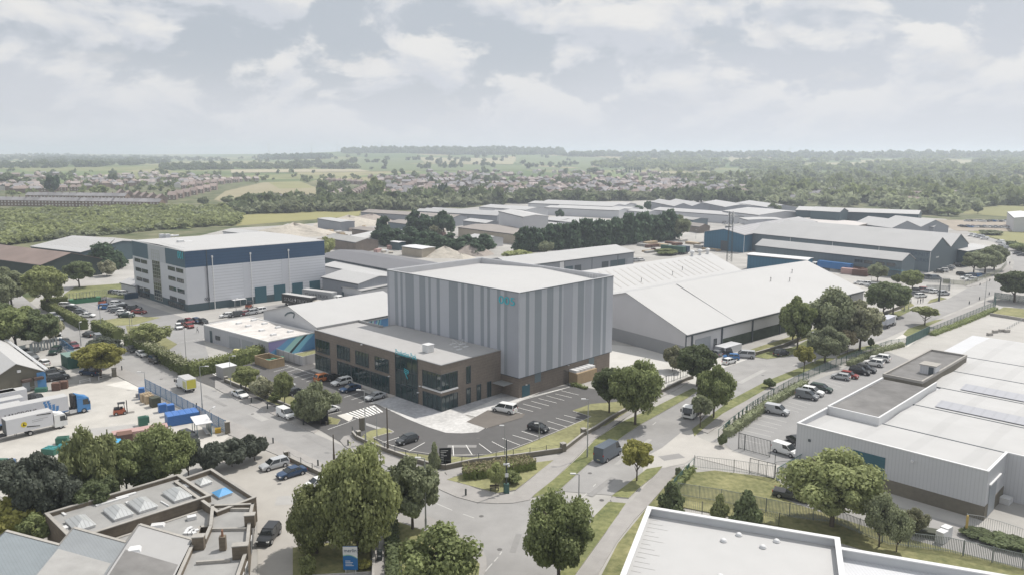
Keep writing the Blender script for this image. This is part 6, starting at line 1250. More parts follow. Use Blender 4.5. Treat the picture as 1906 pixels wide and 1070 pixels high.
# ---------------------------------------------------------------- vehicles
def paint(n,c,rough=0.3): return mat('paint_' + n,c,rough=rough,var=0.03,scale=1,spec=0.6)
PT = {k: paint(k,c) for k,c in dict(white=(.72,.72,.71),silver=(.42,.43,.44),grey=(.17,.18,.19),darkgrey=(.055,.06,.065),black=(.018,.02,.022),blue=(.04,.15,.36),darkblue=(.02,.05,.11),navy=(.025,.06,.10),red=(.25,.045,.04),orange=(.42,.14,.04),maroon=(.16,.03,.04),green=(.02,.045,.035),paleblue=(.3,.4,.5),sky=(.06,.22,.48),beige=(.5,.47,.42),slate=(.085,.105,.13)).items()}
V_glass = glass('car_glass',(0.015,0.02,0.022),0.05); V_tyre = mat('tyre_rubber',(.02,.02,.02),.8,.1,2); V_rim = mat('alloy_rim',(.45,.45,.46),.35,.05,2,metal=.5); V_lamp = mat('lamp_glass',(.7,.7,.68),.15,.02,2); V_red = mat('tail_lamp_red',(.35,.015,.015),.25,.05,2); V_plate = mat('number_plate',(.65,.62,.4),.5,.03,2); V_plastic = mat('black_plastic',(.03,.03,.032),.6,.05,2)
def loft(mb,secs,mi=0,close=True):
 b = len(mb.v); n = len(secs[0])
 for s in secs: mb.v += s
 for i in range(len(secs) - 1):
  for j in range(n): k = (j + 1) % n; mb.f.append((b + i * n + j,b + i * n + k,b + (i + 1) * n + k,b + (i + 1) * n + j)); mb.m.append(mi)
 mb.f.append(tuple(b + n - 1 - j for j in range(n))); mb.m.append(mi); mb.f.append(tuple(b + (len(secs) - 1) * n + j for j in range(n))); mb.m.append(mi)
# side profiles: lower body stations (x, belt height, half width), cabin (x bottom rear, x top rear, x top front, x bottom front), roof height
KINDS = dict(
 hatch=dict(L=4.1,W=1.76,st=[(-2.02,.80,.72),(-1.9,.95,.83),(-1.2,.98,.88),(.7,.94,.88),(1.5,.86,.85),(1.95,.72,.76),(2.05,.55,.68)],cab=(-1.9,-1.45,.35,1.15),H=1.46,wx=(-1.25,1.28),wr=.31),
 saloon=dict(L=4.7,W=1.83,st=[(-2.32,.72,.74),(-2.2,.98,.84),(-1.4,1.0,.9),(.8,.95,.9),(1.8,.84,.87),(2.2,.70,.78),(2.35,.52,.7)],cab=(-1.75,-.95,.3,1.15),H=1.44,wx=(-1.4,1.42),wr=.33),
 estate=dict(L=4.7,W=1.86,st=[(-2.32,.72,.76),(-2.25,1.0,.86),(-1.4,1.03,.92),(.9,.98,.92),(1.8,.9,.88),(2.25,.76,.8),(2.35,.55,.72)],cab=(-2.2,-1.9,.4,1.2),H=1.58,wx=(-1.4,1.42),wr=.35),
 suv=dict(L=4.6,W=1.92,st=[(-2.27,.8,.8),(-2.2,1.1,.9),(-1.4,1.12,.95),(.8,1.08,.95),(1.7,1.0,.92),(2.2,.86,.84),(2.3,.6,.76)],cab=(-2.15,-1.8,.35,1.1),H=1.74,wx=(-1.38,1.4),wr=.38),
 van=dict(L=4.5,W=1.86,st=[(-2.22,1.15,.88),(-2.15,1.2,.92),(.7,1.2,.93),(1.3,1.08,.92),(1.95,.9,.86),(2.25,.6,.76)],cab=(-2.18,-2.12,.5,1.35),H=1.84,wx=(-1.4,1.45),wr=.33,panel=True),
 mpv=dict(L=5.0,W=1.95,st=[(-2.47,1.1,.9),(-2.4,1.16,.95),(.9,1.14,.97),(1.6,1.04,.95),(2.3,.86,.88),(2.5,.6,.8)],cab=(-2.42,-2.3,.8,1.65),H=1.9,wx=(-1.6,1.65),wr=.35),
 bigvan=dict(L=6.3,W=2.05,st=[(-3.12,1.5,.98),(-3.08,1.55,1.02),(1.5,1.55,1.02),(2.3,1.35,1.0),(2.9,1.05,.94),(3.15,.7,.86)],cab=(-3.1,-3.05,1.6,2.3),H=2.65,wx=(-1.95,2.05),wr=.36,panel=True),
 pickup=dict(L=5.2,W=1.9,st=[(-2.58,1.0,.9),(-2.5,1.05,.93),(-.6,1.05,.94),(.9,1.05,.94),(1.9,.98,.9),(2.5,.85,.84),(2.6,.6,.78)],cab=(-.75,-.5,.5,1.15),H=1.78,wx=(-1.6,1.65),wr=.38))
def car_proto(k,detail=True):
 d = KINDS[k]; root = thing(k,'car','car'); body = MB(); zb = .26
 secs = []
 for x,z,w in d['st']: secs.append([(x,-w * .9,zb),(x,w * .9,zb),(x,w,zb + .22),(x,w * 1.0,z * .72),(x,w * .95,z),(x,-w * .95,z),(x,-w,z * .72),(x,-w,zb + .22)])
 loft(body,secs)
 a,b,c,e = d['cab']; H = d['H']; zt = max(s[1] for s in d['st']) - .06; wb = d['W'] / 2 * .93; wt = wb * (.80 if not d.get('panel') else .9)
 if k == 'bigvan': wt = wb * .93
 gl = MB(); bz = zt
 V = [(a,-wb,bz),(e,-wb,bz - .06),(e,wb,bz - .06),(a,wb,bz),(b,-wt,H - .05),(c,-wt,H - .05),(c,wt,H - .05),(b,wt,H - .05)]
 gb = len(gl.v); gl.v += V; gl.f += [(0,1,5,4),(1,2,6,5),(2,3,7,6),(3,0,4,7),(4,5,6,7)]; gl.m += [0] * 5
 body.face([(b - .06,-wt - .02,H - .06),(c + .08,-wt - .02,H - .06),(c + .08,wt + .02,H - .06),(b - .06,wt + .02,H - .06)]); s = body
 r = MB(); s.prism([(b - .03,-wt),(c + .05,-wt + .03),(c + .05,wt - .03),(b - .03,wt)],H - .055,H)
 lerp = lambda p,q,t: tuple(p[i] + (q[i] - p[i]) * t for i in range(3))
 for sy in (-1,1):
  for xb,xt,w_ in ((a,b,.10),(e,c,.07),((a + e) / 2 - .1,(b + c) / 2,.06)):
   p = (xb,sy * (wb + .012),bz); q = (xt,sy * (wt + .012),H - .04); s.face([(p[0] - w_,p[1],p[2]),(p[0] + w_,p[1],p[2]),(q[0] + w_,q[1],q[2]),(q[0] - w_,q[1],q[2])][::sy])
  if d.get('panel'):   # blank sides behind the doors
   xf = c - .75; s.face([(a - .01,sy * (wb + .016),bz - .03),(xf + .15,sy * (wb + .016),bz - .03),(xf,sy * (wt + .016),H - .02),(b - .02,sy * (wt + .016),H - .02)][::sy])
 if d.get('panel'):
  s.face([(a - .02,wb,bz),(a - .02,-wb,bz),(b - .03,-wt,H - .02),(b - .03,wt,H - .02)]); 
 if k == 'pickup':
  m = MB(); m.face([(-2.45,-.8,1.07),(-.8,-.8,1.07),(-.8,.8,1.07),(-2.45,.8,1.07)]); lpart('load_bed',m,V_plastic,root)
 lpart('body',body,PT['white'],root); lpart('windows',gl,V_glass,root)
 wr = d['wr']; W2 = d['W'] / 2
 wm = MB(); wm.tube((0,-.11,0),(0,.11,0),wr,n=14); rm = MB(); rm.tube((0,-.12,0),(0,.12,0),wr * .62,n=10); w0 = None
 for x in d['wx']:
  for sy in (-1,1):
   if w0 is None: w0 = lpart('wheel',wm,V_tyre,root); r0 = lpart('rim',rm,V_rim,w0); w = w0
   else: w = w0.copy(); link(w); w.parent = root; q = r0.copy(); link(q); q.parent = w
   w.location = (x,sy * (W2 - .1),wr)
 if detail:
  for x in d['wx']:
   for sy in (-1,1): ar = MB(); ar.tube((x,sy * (W2 - .12),wr),(x,sy * (W2 + .005),wr),wr * 1.14,n=12); lpart('wheel_arch',ar,V_plastic,root)
  xf = d['st'][-1][0]; xr = d['st'][0][0]; zf = d['st'][-2][1]; zr = d['st'][0][1]; hw = d['st'][-2][2]; rw_ = d['st'][0][2]
  for sy in (-1,1): m = MB(); m.box((xf - .16,sy * (hw - .14),zf - .17),(.3,.3,.14)); lpart('headlight',m,V_lamp,root); m = MB(); m.box((xr + .02,sy * (rw_ - .08),zr - .2),(.1,.18,.3)); lpart('tail_light',m,V_red,root)
  m = MB(); m.box((xf - .02,0,.34),(.08,1.1,.2)); lpart('grille',m,V_plastic,root); m = MB(); m.box((xr - .01,0,.55),(.04,.5,.11)); lpart('number_plate',m,V_plate,root)
  for sy in (-1,1): m = MB(); m.box((e - .25,sy * (W2 + .04),bz + .02),(.12,.2,.14)); lpart('mirror',m,V_plastic,root)
 return root
PRO = {}; USED = set()
NAMES = dict(hatch='hatchback',saloon='saloon_car',estate='estate_car',suv='suv',van='small_van',mpv='people_carrier',bigvan='panel_van',pickup='pickup_truck')
def car(k,col,p,deg,label,group=None,lo=False):
 key = (k,lo); P = g(*p)
 if key not in PRO: PRO[key] = car_proto(k,not lo); PRO[key].name = NAMES[k]; r = PRO[key]; r.location = (P.x,P.y,.012); r.rotation_euler = (0,0,rad(deg))
 else: r = dup(PRO[key],(P.x,P.y,.012),rad(deg))
 r['label'] = label; r['category'] = 'van' if 'van' in k else 'car'; r['group'] = group or 'parked and passing vehicles'
 for c in r.children:
  if c.name.startswith('body'): c.material_slots[0].link = 'OBJECT'; c.material_slots[0].material = PT[col]
 return r
CARS = [
 ('saloon','white',(447,738),-43,'white saloon parked under the small trees on the side road'),('van','white',(532,776),-45,'small white van parked in tree shade on the side road'),
 ('hatch','darkgrey',(246,654),-47,'dark grey hatchback at the back of the three cars by the flowering hedge'),('saloon','white',(265,662),-45,'white saloon between two dark cars by the flowering hedge'),('suv','black',(289,674),-45,'black car at the front of three by the flowering hedge'),
 ('hatch','black',(165,626),150,'black car waiting beside the second clipped hedge'),('mpv','grey',(184,634),-52,'dark grey people carrier beside the signboard hedge'),
 ('suv','silver',(101,592),-45,'silver car parked at the foot of the first clipped hedge'),('hatch','silver',(110,597),-45,'second silver car at the foot of the first clipped hedge'),('van','white',(24,552),160,'white van roof showing among the trees at the left edge'),
 ('estate','white',(124,571),5,'white car farthest along the back of the first hedge'),('estate','darkgrey',(137,577),0,'dark car second along the back of the first hedge'),('hatch','grey',(151,583),0,'grey car third along the back of the first hedge'),('saloon','white',(163,590),0,'white low car nearest the gap between the hedges'),
 ('suv','blue',(198,575),5,'bright blue car in the left car park'),('estate','white',(219,568),5,'long white car beside the bright blue one'),('saloon','black',(231,573),0,'black car behind the long white car'),('suv','silver',(214,578),20,'silver car in the middle of the left car park'),('hatch','grey',(219,581),15,'grey hatchback close beside the silver car'),('hatch','white',(229,585),5,'white hatchback in the middle of the left car park'),('saloon','green',(236,590),5,'dark green car nearest the camera in the left car park'),('suv','darkgrey',(250,577),5,'dark grey car left of the big white block'),('saloon','red',(259,583),-5,'red car in the left car park'),
 ('suv','white',(233,549),10,'white car beside the blue skips at the corner of the block'),('hatch','silver',(220,547),10,'silver car behind the corner skips'),('hatch','darkgrey',(213,546),10,'dark car farthest behind the corner skips'),
 ('hatch','white',(333,611),-60,'white hatchback in front of the red one beyond the hedge'),('hatch','red',(352,609),-45,'red hatchback left of the mural workshop'),('hatch','darkgrey',(338,603),130,'dark hatchback behind the white one'),('hatch','maroon',(353,601),-45,'dark maroon hatchback behind the red one'),('hatch','darkblue',(367,600),-45,'dark blue hatchback near the workshop corner'),('hatch','black',(379,602),-45,'black hatchback tight against the workshop corner'),
 ('hatch','white',(422,590),215,'white car at the left of the row in front of the arc gable'),('suv','darkgrey',(439,589),225,'dark car second in the row in front of the arc gable'),('hatch','maroon',(453,587),225,'maroon car in the row in front of the arc gable'),('suv','silver',(467,585),225,'silver car fourth in the row in front of the arc gable'),('suv','white',(483,582),225,'white car at the right of the row before the arc gable'),
 ('suv','orange',(604,708),42,'orange car reversed in close to the office wall'),('hatch','black',(620,706),42,'black car beside the orange one'),('estate','white',(636,715),225,'white topped car third in the office wall row'),('saloon','darkblue',(652,727),222,'dark blue car in the office wall row'),('saloon','silver',(699,742),225,'silver coupe beside the grey block paving'),
 ('hatch','white',(613,766),45,'white hatchback half hidden by the round willow'),('suv','silver',(508,731),45,'silver car behind the flowering shrub'),('hatch','white',(532,722),45,'white car behind the narrow tree'),('hatch','black',(550,733),45,'black car behind the narrow tree'),
 ('hatch','darkgrey',(758,823),222,'dark grey hatchback in the lower forecourt bays'),('hatch','black',(1002,801),-35,'black hatchback in the long bay row by the road wall'),('mpv','white',(939,766),150,'silver white people carrier beside the disabled bays'),
 ('bigvan','slate',(1132,851),52,'dark slate blue delivery van driving up the main road'),('suv','darkgrey',(1454,661),35,'dark grey car parked on the verge under the trees'),
 ('hatch','white',(1357,676),40,'white hatchback nearest the road by the huge warehouse'),('hatch','blue',(1361,668),170,'bright blue hatchback by the huge warehouse'),('mpv','silver',(1386,665),165,'silver people carrier by the huge warehouse'),('suv','black',(1346,659),170,'black car behind the bright blue hatchback'),('hatch','grey',(1331,661),120,'grey car between the black car and the tree'),
 ('van','silver',(1446,769),-35,'silver van alone in the right hand car park'),('van','grey',(1502,741),-38,'grey windowed van nearest of three together'),('suv','white',(1512,734),-38,'white car middle of three together'),('estate','green',(1528,727),-38,'dark green car farthest of three together'),
 ('hatch','silver',(1565,705),142,'silver hatchback beside the red one'),('hatch','red',(1580,702),-38,'red hatchback in the right hand car park'),('suv','black',(1600,695),-38,'black car beside the brick office block'),('suv','darkgrey',(1611,691),-38,'dark grey car just behind the black one'),('suv','white',(1626,680),142,'white car with black sills near the green gate'),('suv','white',(1638,671),142,'white roof just showing behind the office block'),
 ('van','white',(1462,844),-50,'white van beside the pale hall and green gate'),('hatch','black',(1480,824),100,'black car tail by the corner of the pale hall'),('pickup','darkgrey',(1473,927),-30,'dark pickup partly under the big lime tree'),
 ('suv','sky',(1879,648),-35,'blue car in the far right yard'),('hatch','white',(1868,655),-35,'white car roof behind the blue car in the right yard'),
 ('estate','silver',(511,870),222,'silver estate car in the small office car park'),('saloon','darkblue',(543,885),222,'dark blue saloon in the small office car park'),('hatch','white',(592,905),222,'white hatchback half under the big willow'),('suv','black',(501,1003),-95,'black SUV driving between the offices and the trees'),
 ('suv','green',(103,657),-80,'dark green off roader facing the camera in the left yard'),('estate','darkgrey',(44,660),-30,'dark grey car behind the white roof of the left workshop'),('suv','grey',(58,668),-30,'grey car beside the white roof of the left workshop'),('hatch','white',(82,679),140,'white car just beyond the blue corner panel'),('hatch','beige',(96,692),45,'cream car with a dark window beside the blue corner'),('suv','black',(101,700),40,'black car second from the blue corner panel'),('estate','darkgrey',(108,706),40,'dark grey estate nearest the stacked pallets'),('pickup','darkblue',(168,697),160,'dark pickup in the shade of the yellow tree'),
 ('hatch','white',(109,631),-60,'white car on the far side of the grey mesh fence'),('hatch','darkgrey',(124,640),-50,'dark car on the road behind the blue gate'),('saloon','maroon',(138,646),-45,'pinkish red car on the road behind the blue gate'),('estate','black',(352,818),-40,'black car between the shelter and the round tree'),
 ('suv','black',(58,748),170,'black car behind the white trailers'),('hatch','black',(1893,474),165,'black car going round the far bend'),('hatch','darkgrey',(1901,477),165,'dark grey car following round the far bend')]
for c in CARS: car(*c)
ROWS = [('row of cars along the twin roofed works',[(1747,508,'black',160),(1755,506,'white',150),(1763,503,'grey',150),(1769,500,'white',150),(1779,496,'black',150),(1787,494,'darkgrey',150),(1795,491,'silver',150),(1802,489,'grey',150)]),
 ('cars under the three pale trees at the works',[(1789,512,'black',10),(1806,516,'darkblue',165),(1815,516,'blue',165),(1826,515,'darkblue',165),(1799,520,'white',165),(1808,523,'white',165)]),
 ('vans beside the works fence',[(1728,519,'darkgrey',10),(1741,520,'slate',10)]),
 ('front row of the works entrance car park',[(1702,542,'darkgrey',150),(1714,542,'red',150),(1726,544,'silver',150),(1740,545,'white',20),(1756,549,'silver',20)]),
 ('cars behind the works entrance verge',[(1688,548,'grey',150),(1700,550,'grey',150),(1714,553,'white',20)]),('cars in the gap right of the huge warehouse',[(1599,529,'white',150),(1611,531,'white',150),(1623,534,'silver',150)]),
 ('white vans in a line behind the works',[(1809,440,'white',165),(1818,442,'white',165),(1824,443,'silver',165),(1832,446,'white',165),(1861,452,'white',120),(1866,457,'white',120),(1868,463,'silver',120)]),
 ('cars outside the brick depot',[(1293,430,'white',30),(1301,430,'white',30),(1318,425,'white',60)]),('cars beside the long grey unit',[(1193,486,'white',30),(1182,487,'silver',30)])]
ORD = ['first','second','third','fourth','fifth','sixth','seventh','eighth']
for grp,L_ in ROWS:
 for i,(x,y,c,d) in enumerate(L_): car(('hatch','suv','estate')[i % 3] if 'van' not in grp else 'van',c,(x,y),d,f'{c} vehicle, {ORD[i]} of the {grp}'.replace('of the row of','of the row of').replace('darkgrey','dark grey').replace('darkblue','dark blue'),grp,lo=True)
# far cars: one small two tone mesh each
fm = {}
def farcar(x,y,col,deg,label,group):
 P = g(x,y)
 if 'm' not in fm:
  m = MB(); m.box((0,0,.25),(4.4,1.8,.75),0,0,.96); m.box((-.2,0,1.0),(2.5,1.65,.5),0,1,.8); m.box((-.2,0,1.5),(1.9,1.3,.05),0,0); fm['m'] = m.mesh('parked_car',[PT['white'],V_glass])
 o = link(bpy.data.objects.new('parked_car',fm['m'])); o.location = (P.x,P.y,.02); o.rotation_euler = (0,0,rad(deg)); o.material_slots[0].link = 'OBJECT'; o.material_slots[0].material = PT[col]; tag(o,label,'car',group)
rc = random.Random(5); cc = ['white','silver','white','grey','black','darkblue','white','silver','red','darkgrey','blue']
for i in range(26): farcar(1789 + i * 5.3,422.5 + i * .13 + (i % 2) * .8,rc.choice(cc),130,'small distant car in the nearer long row of the far right car park','nearer row of the far right car park')
for i in range(18): farcar(1800 + i * 6.0,412.5 + rc.random(),rc.choice(cc),130,'small distant car in the back row of the far right car park','back row of the far right car park')
for i in range(46): farcar(1296 + rc.random() * 112,406 + rc.random() * 13,rc.choice(cc),rc.random() * 180,'small distant vehicle crammed into the yard below the long white shed','vehicles in the breakers yard')
for i in range(9): farcar(1428 + i * 5,400 + i * .2 + rc.random() * 3,rc.choice(cc),130,'distant car by the dark roofed stables','cars by the stables')
for i in range(6): farcar(1668 + i * 12,431 + rc.random() * 2 + i * .4,rc.choice(cc),140,'distant car in the yard behind the works ridge','cars behind the works ridge')
for i in range(26): farcar(648 + rc.random() * 110,424 + rc.random() * 22,rc.choice(['white','beige','silver','white','red','grey']),rc.random() * 180,'small pale vehicle or machine in the rubble yard','vehicles in the rubble yard')
# lorries
def wheels(root,xs,W2,r,w=.3):
 wm = MB(); wm.tube((0,-w / 2,0),(0,w / 2,0),r,n=14); rm = MB(); rm.tube((0,-w / 2 - .01,0),(0,w / 2 + .01,0),r * .55,n=10); w0 = r0 = None
 for x in xs:
  for s in (-1,1):
   if w0 is None: w0 = lpart('wheel',wm,V_tyre,root); r0 = lpart('rim',rm,V_rim,w0); o = w0
   else: o = w0.copy(); link(o); o.parent = root; q = r0.copy(); link(q); q.parent = o
   o.location = (x,s * (W2 - w / 2),r)
def cab(root,x0,L,W,H,m,z0=.5,slope=.25,deflect=0):
 b = MB(); s = [(x0,z0,H),(x0 + L * .75,z0,H),(x0 + L,z0,H * .5),(x0 + L,z0,z0 + .3)]
 w = W / 2; pr = [(x0,z0),(x0 + L,z0),(x0 + L + .05,H * .5),(x0 + L - slope,H - .15),(x0 + L - slope - .4,H),(x0,H)]
 n = len(pr); b.v = [(x,-w,z) for x,z in pr] + [(x,w,z) for x,z in pr]; b.f = [tuple(range(n)),tuple(range(2 * n - 1,n - 1,-1))] + [(i + n,(i + 1) % n + n,(i + 1) % n,i) for i in range(n)]; b.m = [0] * len(b.f); lpart('cab',b,m,root)
 g_ = MB(); x1,x2 = x0 + L + .06,x0 + L - slope + .04; g_.face([(x1,-w * .88,H * .52),(x1,w * .88,H * .52),(x2,w * .85,H - .2),(x2,-w * .85,H - .2)])
 for sy in (-1,1): g_.face([(x0 + L * .45,sy * (w + .01),H * .55),(x0 + L * .93,sy * (w + .01),H * .52),(x0 + L * .85,sy * (w + .01),H - .35),(x0 + L * .45,sy * (w + .01),H - .35)][::sy])
 lpart('windows',g_,V_glass,root)
 for sy in (-1,1): q = MB(); q.box((x0 + L + .03,sy * w * .72,z0 + .12),(.08,.4,.2)); lpart('headlight',q,V_lamp,root); q = MB(); q.box((x0 + L - .1,sy * (w + .18),H * .55),(.1,.22,.6)); lpart('mirror',q,V_plastic,root)
 q = MB(); q.box((x0 + L + .02,0,z0 + .45),(.06,W * .6,.45)); lpart('grille',q,V_plastic,root)
 if deflect: q = MB(); q.v = [(x0,-w * .9,H),(x0,w * .9,H),(x0 + L - slope - .5,w * .8,H),(x0 + L - slope - .5,-w * .8,H),(x0,-w * .85,H + deflect),(x0,w * .85,H + deflect)]; q.f = [(0,3,4),(1,5,2),(3,2,5,4),(0,4,5,1)]; q.m = [0] * 4; lpart('wind_deflector',q,m,root)
def flat_text(root,txt,x0,x1,z,h,y,side,m,name='lettering'):
 t = text_mb(txt,h * 1.38,.02); k = (x1 - x0) / t.w; t.v = [((x0 + xx * k) if side < 0 else (x1 - xx * k),y * side * -1 if False else side * y,z + zz) for xx,yy,zz in t.v]; lpart(name,t,m,root)
def box_body(root,x0,x1,W,z0,z1,m,name='box_body',trim=None,mr=None):
 b = MB(); b.prism([(x0,-W / 2),(x1,-W / 2),(x1,W / 2),(x0,W / 2)],z0,z1,0,top=1,bottom=True); lpart(name,b,[m,mr or C_white],root)
 f = MB(); f.box(((x0 + x1) / 2,0,z0 - .22),(x1 - x0,W * .4,.22)); lpart('chassis',f,V_plastic,root)
def heading(a,b): A,B = g(*a),g(*b); return math.atan2(B.y - A.y,B.x - A.x)
C_lorry = mat('lorry_white',(.62,.62,.64),.45,.05,.4)
# blue cab articulated lorry
h1 = heading((21.5,797),(157,768)); P = g(157,768)
t = thing('articulated_lorry','articulated lorry with a sky blue cab and long white trailer in the loading yard','lorry',(P.x,P.y,0),h1); oy = 1.25
t.location = (P.x - math.sin(h1) * oy,P.y + math.cos(h1) * oy,0); cab(t,-1.1,2.3,2.5,3.1,PT['sky'],.45,.2,.75)
box_body(t,-16.3,-2.6,2.55,1.2,4.0,C_lorry); wheels(t,(0,-3.6,-11.8,-13.1,-14.4),1.25,.5)
b = MB(); b.box((-.9,0,1.0),(3.4,1.0,.25)); lpart('chassis',b,V_plastic,t); b = MB(); b.box((-1.9,-1.0,.45),(1.2,.5,.6)); lpart('fuel_tank',b,C_ltrim,t); b = MB(); b.box((-1.5,0,1.2),(.5,2.1,2.6)); lpart('cab_back',b,V_plastic,t); b = MB(); b.box((-9.4,-1.28,1.0),(13.4,.04,.25)); lpart('side_rail',b,mat('rail_blue',(.12,.22,.4),.5,.05,1),t)
flat_text(t,'LANGDONS',-13.2,-8.0,2.0,.85,1.30,-1,mat('ink_black',(.02,.02,.02),.5,.05,1))
b = MB()
for k in range(4):
 x = -6.6 + k * .62
 for j in range(6): z = 3.8 - j * .42; o = -.1 * (j - 2.5) ** 2 * .35; b.face([(x + o,-1.29,z),(x + o,-1.29,z - .42),(x + .5 + o - .03 * (5 - j),-1.29,z - .42),(x + .5 + o,-1.29,z)][::1]) if j >= (k * 1.0 if k > 1 else 0) else None
lpart('blue_stripes',b,mat('stripe_blue',(.09,.24,.5),.5,.05,1),t)
# white rigid lorry in front of it
h2 = heading((67,808),(114,797)); P = g(114,797)
t = thing('box_lorry','white box lorry with a yellow round emblem and lowered tail frame','lorry',(P.x - math.sin(h2) * 1.1,P.y + math.cos(h2) * 1.1,0),h2)
cab(t,-1.0,2.1,2.4,2.75,PT['white'],.45,.25,.5); box_body(t,-8.6,-1.2,2.5,1.05,3.75,C_lorry); wheels(t,(0,-5.0),1.15,.46)
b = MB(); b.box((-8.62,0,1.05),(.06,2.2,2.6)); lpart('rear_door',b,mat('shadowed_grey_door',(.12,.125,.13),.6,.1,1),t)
b = MB(); b.box((-9.3,0,.9),(1.3,2.2,.08)); lpart('tail_lift',b,V_plastic,t)
b = MB(); n = 14; b.face([(-5.9 + .5 * math.cos(6.283 * i / n),-1.262,2.35 + .5 * math.sin(6.283 * i / n)) for i in range(n)]); lpart('emblem_disc',b,mat('emblem_yellow',(.65,.50,.03),.5,.05,1),t)
b = MB(); b.face([(-6.1,-1.27,2.1),(-5.95,-1.27,2.1),(-5.8,-1.27,2.65),(-5.95,-1.27,2.65)]); b.face([(-5.9,-1.27,2.1),(-5.65,-1.27,2.1),(-5.6,-1.27,2.25),(-5.85,-1.27,2.3)]); b.face([(-5.5,-1.27,1.75),(-3.4,-1.27,1.45),(-3.4,-1.27,1.6),(-5.5,-1.27,1.95)]); b.face([(-3.9,-1.27,3.5),(-1.5,-1.27,3.25),(-1.5,-1.27,3.45),(-3.7,-1.27,3.62)]); lpart('black_flash',b,MATS['ink_black'],t)
b = MB(); [b.face([(-4.6,-1.265,z),(-4.6 + l,-1.265,z),(-4.6 + l,-1.265,z + .05),(-4.6,-1.265,z + .05)]) for z,l in ((2.75,2.6),(2.45,1.8))]; lpart('small_print',b,C_felt2,t)
# trailers parked behind
for k,(px_,py_,l) in enumerate(((22,782,'white trailer roof directly behind the blue cab lorry trailer'),(24,770,'second white trailer from the olive workshop'),(10,757,'stubby white trailer at the left edge nearest the workshop'),(30,754,'short white trailer beside the crash rail'))):
 P = g(px_ + 20,py_); L_ = 13.5 if k < 2 else 6.0
 t = thing('trailer',l,'trailer',(P.x,P.y,0),h1,'parked white trailers'); box_body(t,-L_,0,2.5,1.1,3.7,C_lorry); wheels(t,(-L_ + 1.5,-L_ + 2.8),1.2,.48)
 b = MB(); b.box((-1.6,0,0),(.25,1.8,1.0)); lpart('landing_leg',b,V_plastic,t)
# yellow backed delivery van
P = g(346,724); t = thing('delivery_van','white box van with a yellow rear shutter on the side road','van',(P.x,P.y,0),rad(133)); cab(t,1.2,2.0,2.0,2.2,PT['white'],.4,.7); box_body(t,-3.3,1.1,2.2,.8,3.0,PT['white']); wheels(t,(2.2,-2.0),1.0,.37,.22)
b = MB(); b.box((-3.33,0,.95),(.05,1.9,1.85)); lpart('rear_shutter',b,mat('shutter_yellow',(.62,.56,.10),.5,.05,1,ribs=(.25,.15,'h')),t); b = MB(); b.box((-2.3,1.11,1.0),(1.7,.03,1.5)); lpart('yellow_panel',b,mat('panel_yellow',(.58,.55,.25),.5,.05,1),t)
# flatbed coming down the main road
P = g(1290,772); hh = math.atan2(*(g(1274,783) - g(1305,759)).yx); t = thing('flatbed_lorry','white cabbed flatbed lorry coming down the main road behind the thin tree','lorry',(P.x,P.y,0),hh); cab(t,1.4,1.9,2.2,2.5,PT['white'],.45,.2); b = MB(); b.prism([(-3.6,-1.15),(1.2,-1.15),(1.2,1.15),(-3.6,1.15)],.95,1.1,bottom=True); b.prism([(-3.6,-1.15),(1.2,-1.15),(1.2,-1.08),(-3.6,-1.08)],1.1,1.6); b.prism([(-3.6,1.08),(1.2,1.08),(1.2,1.15),(-3.6,1.15)],1.1,1.6); b.prism([(1.1,-1.1),(1.2,-1.1),(1.2,1.1),(1.1,1.1)],1.6,2.4); lpart('flatbed',b,PT['darkgrey'],t); wheels(t,(2.3,-2.1),1.05,.42,.25)
# tipper
P = g(1652,607); hh = math.atan2(*(g(1666,600) - g(1640,612)).yx); t = thing('tipper_lorry','silver bodied tipper lorry on the main road beside the round dark tree','lorry',(P.x,P.y,0),hh); cab(t,2.3,1.9,2.4,2.9,PT['white'],.5,.15)
b = MB(); z0,z1 = 1.15,3.0; b.v = [(-4.0,-1.15,z0),(2.0,-1.15,z0),(2.0,1.15,z0),(-4.0,1.15,z0),(-4.2,-1.3,z1),(2.1,-1.3,z1),(2.1,1.3,z1),(-4.2,1.3,z1)]; b.f = [(0,1,5,4),(1,2,6,5),(2,3,7,6),(3,0,4,7),(3,2,1,0),(4,5,6,7)]; b.m = [0] * 6; lpart('tipper_body',b,mat('tipper_silver',(.50,.51,.56),.45,.06,.5,ribs=(1.0,.15,'v')),t); wheels(t,(3.2,1.6,-2.0,-3.3),1.2,.48)
# stage trucks behind the arc gable
for (a,b_),lab,mb_,mt_,nm in (((525,569),(583,578),),'black trailer lettered STAGE TRUCK in white beside the loading doors',PT['black'],C_ltrim,0),(((563,560),(622,568),),'grey trailer lettered STAGE TRUCK in black behind the black one',mat('trailer_grey',(.33,.34,.35),.5,.05,.5),PT['black'],1):
 hh = heading(a,b_); P = g(*a); L_ = 13.6; t = thing('stage_trailer',lab,'trailer',(P.x - math.sin(hh) * 1.3,P.y + math.cos(hh) * 1.3,0),hh); box_body(t,0,L_,2.55,1.1,4.1,mb_); wheels(t,(1.8,3.1,4.4),1.25,.5); cab(t,L_ + .7,2.2,2.4,3.2,PT['white'] if nm else PT['beige'],.5)
 flat_text(t,'STAGE',1.2,5.6,1.9,1.2,1.29,-1,mt_); flat_text(t,'TRUCK',7.2,12.0,1.9,1.2,1.29,-1,mt_); b = MB(); b.face([(6.5,-1.29,3.5),(6.0,-1.29,2.5),(6.35,-1.29,2.5),(6.1,-1.29,1.6),(6.8,-1.29,2.75),(6.45,-1.29,2.75)]); lpart('lightning_bolt',b,mt_,t)
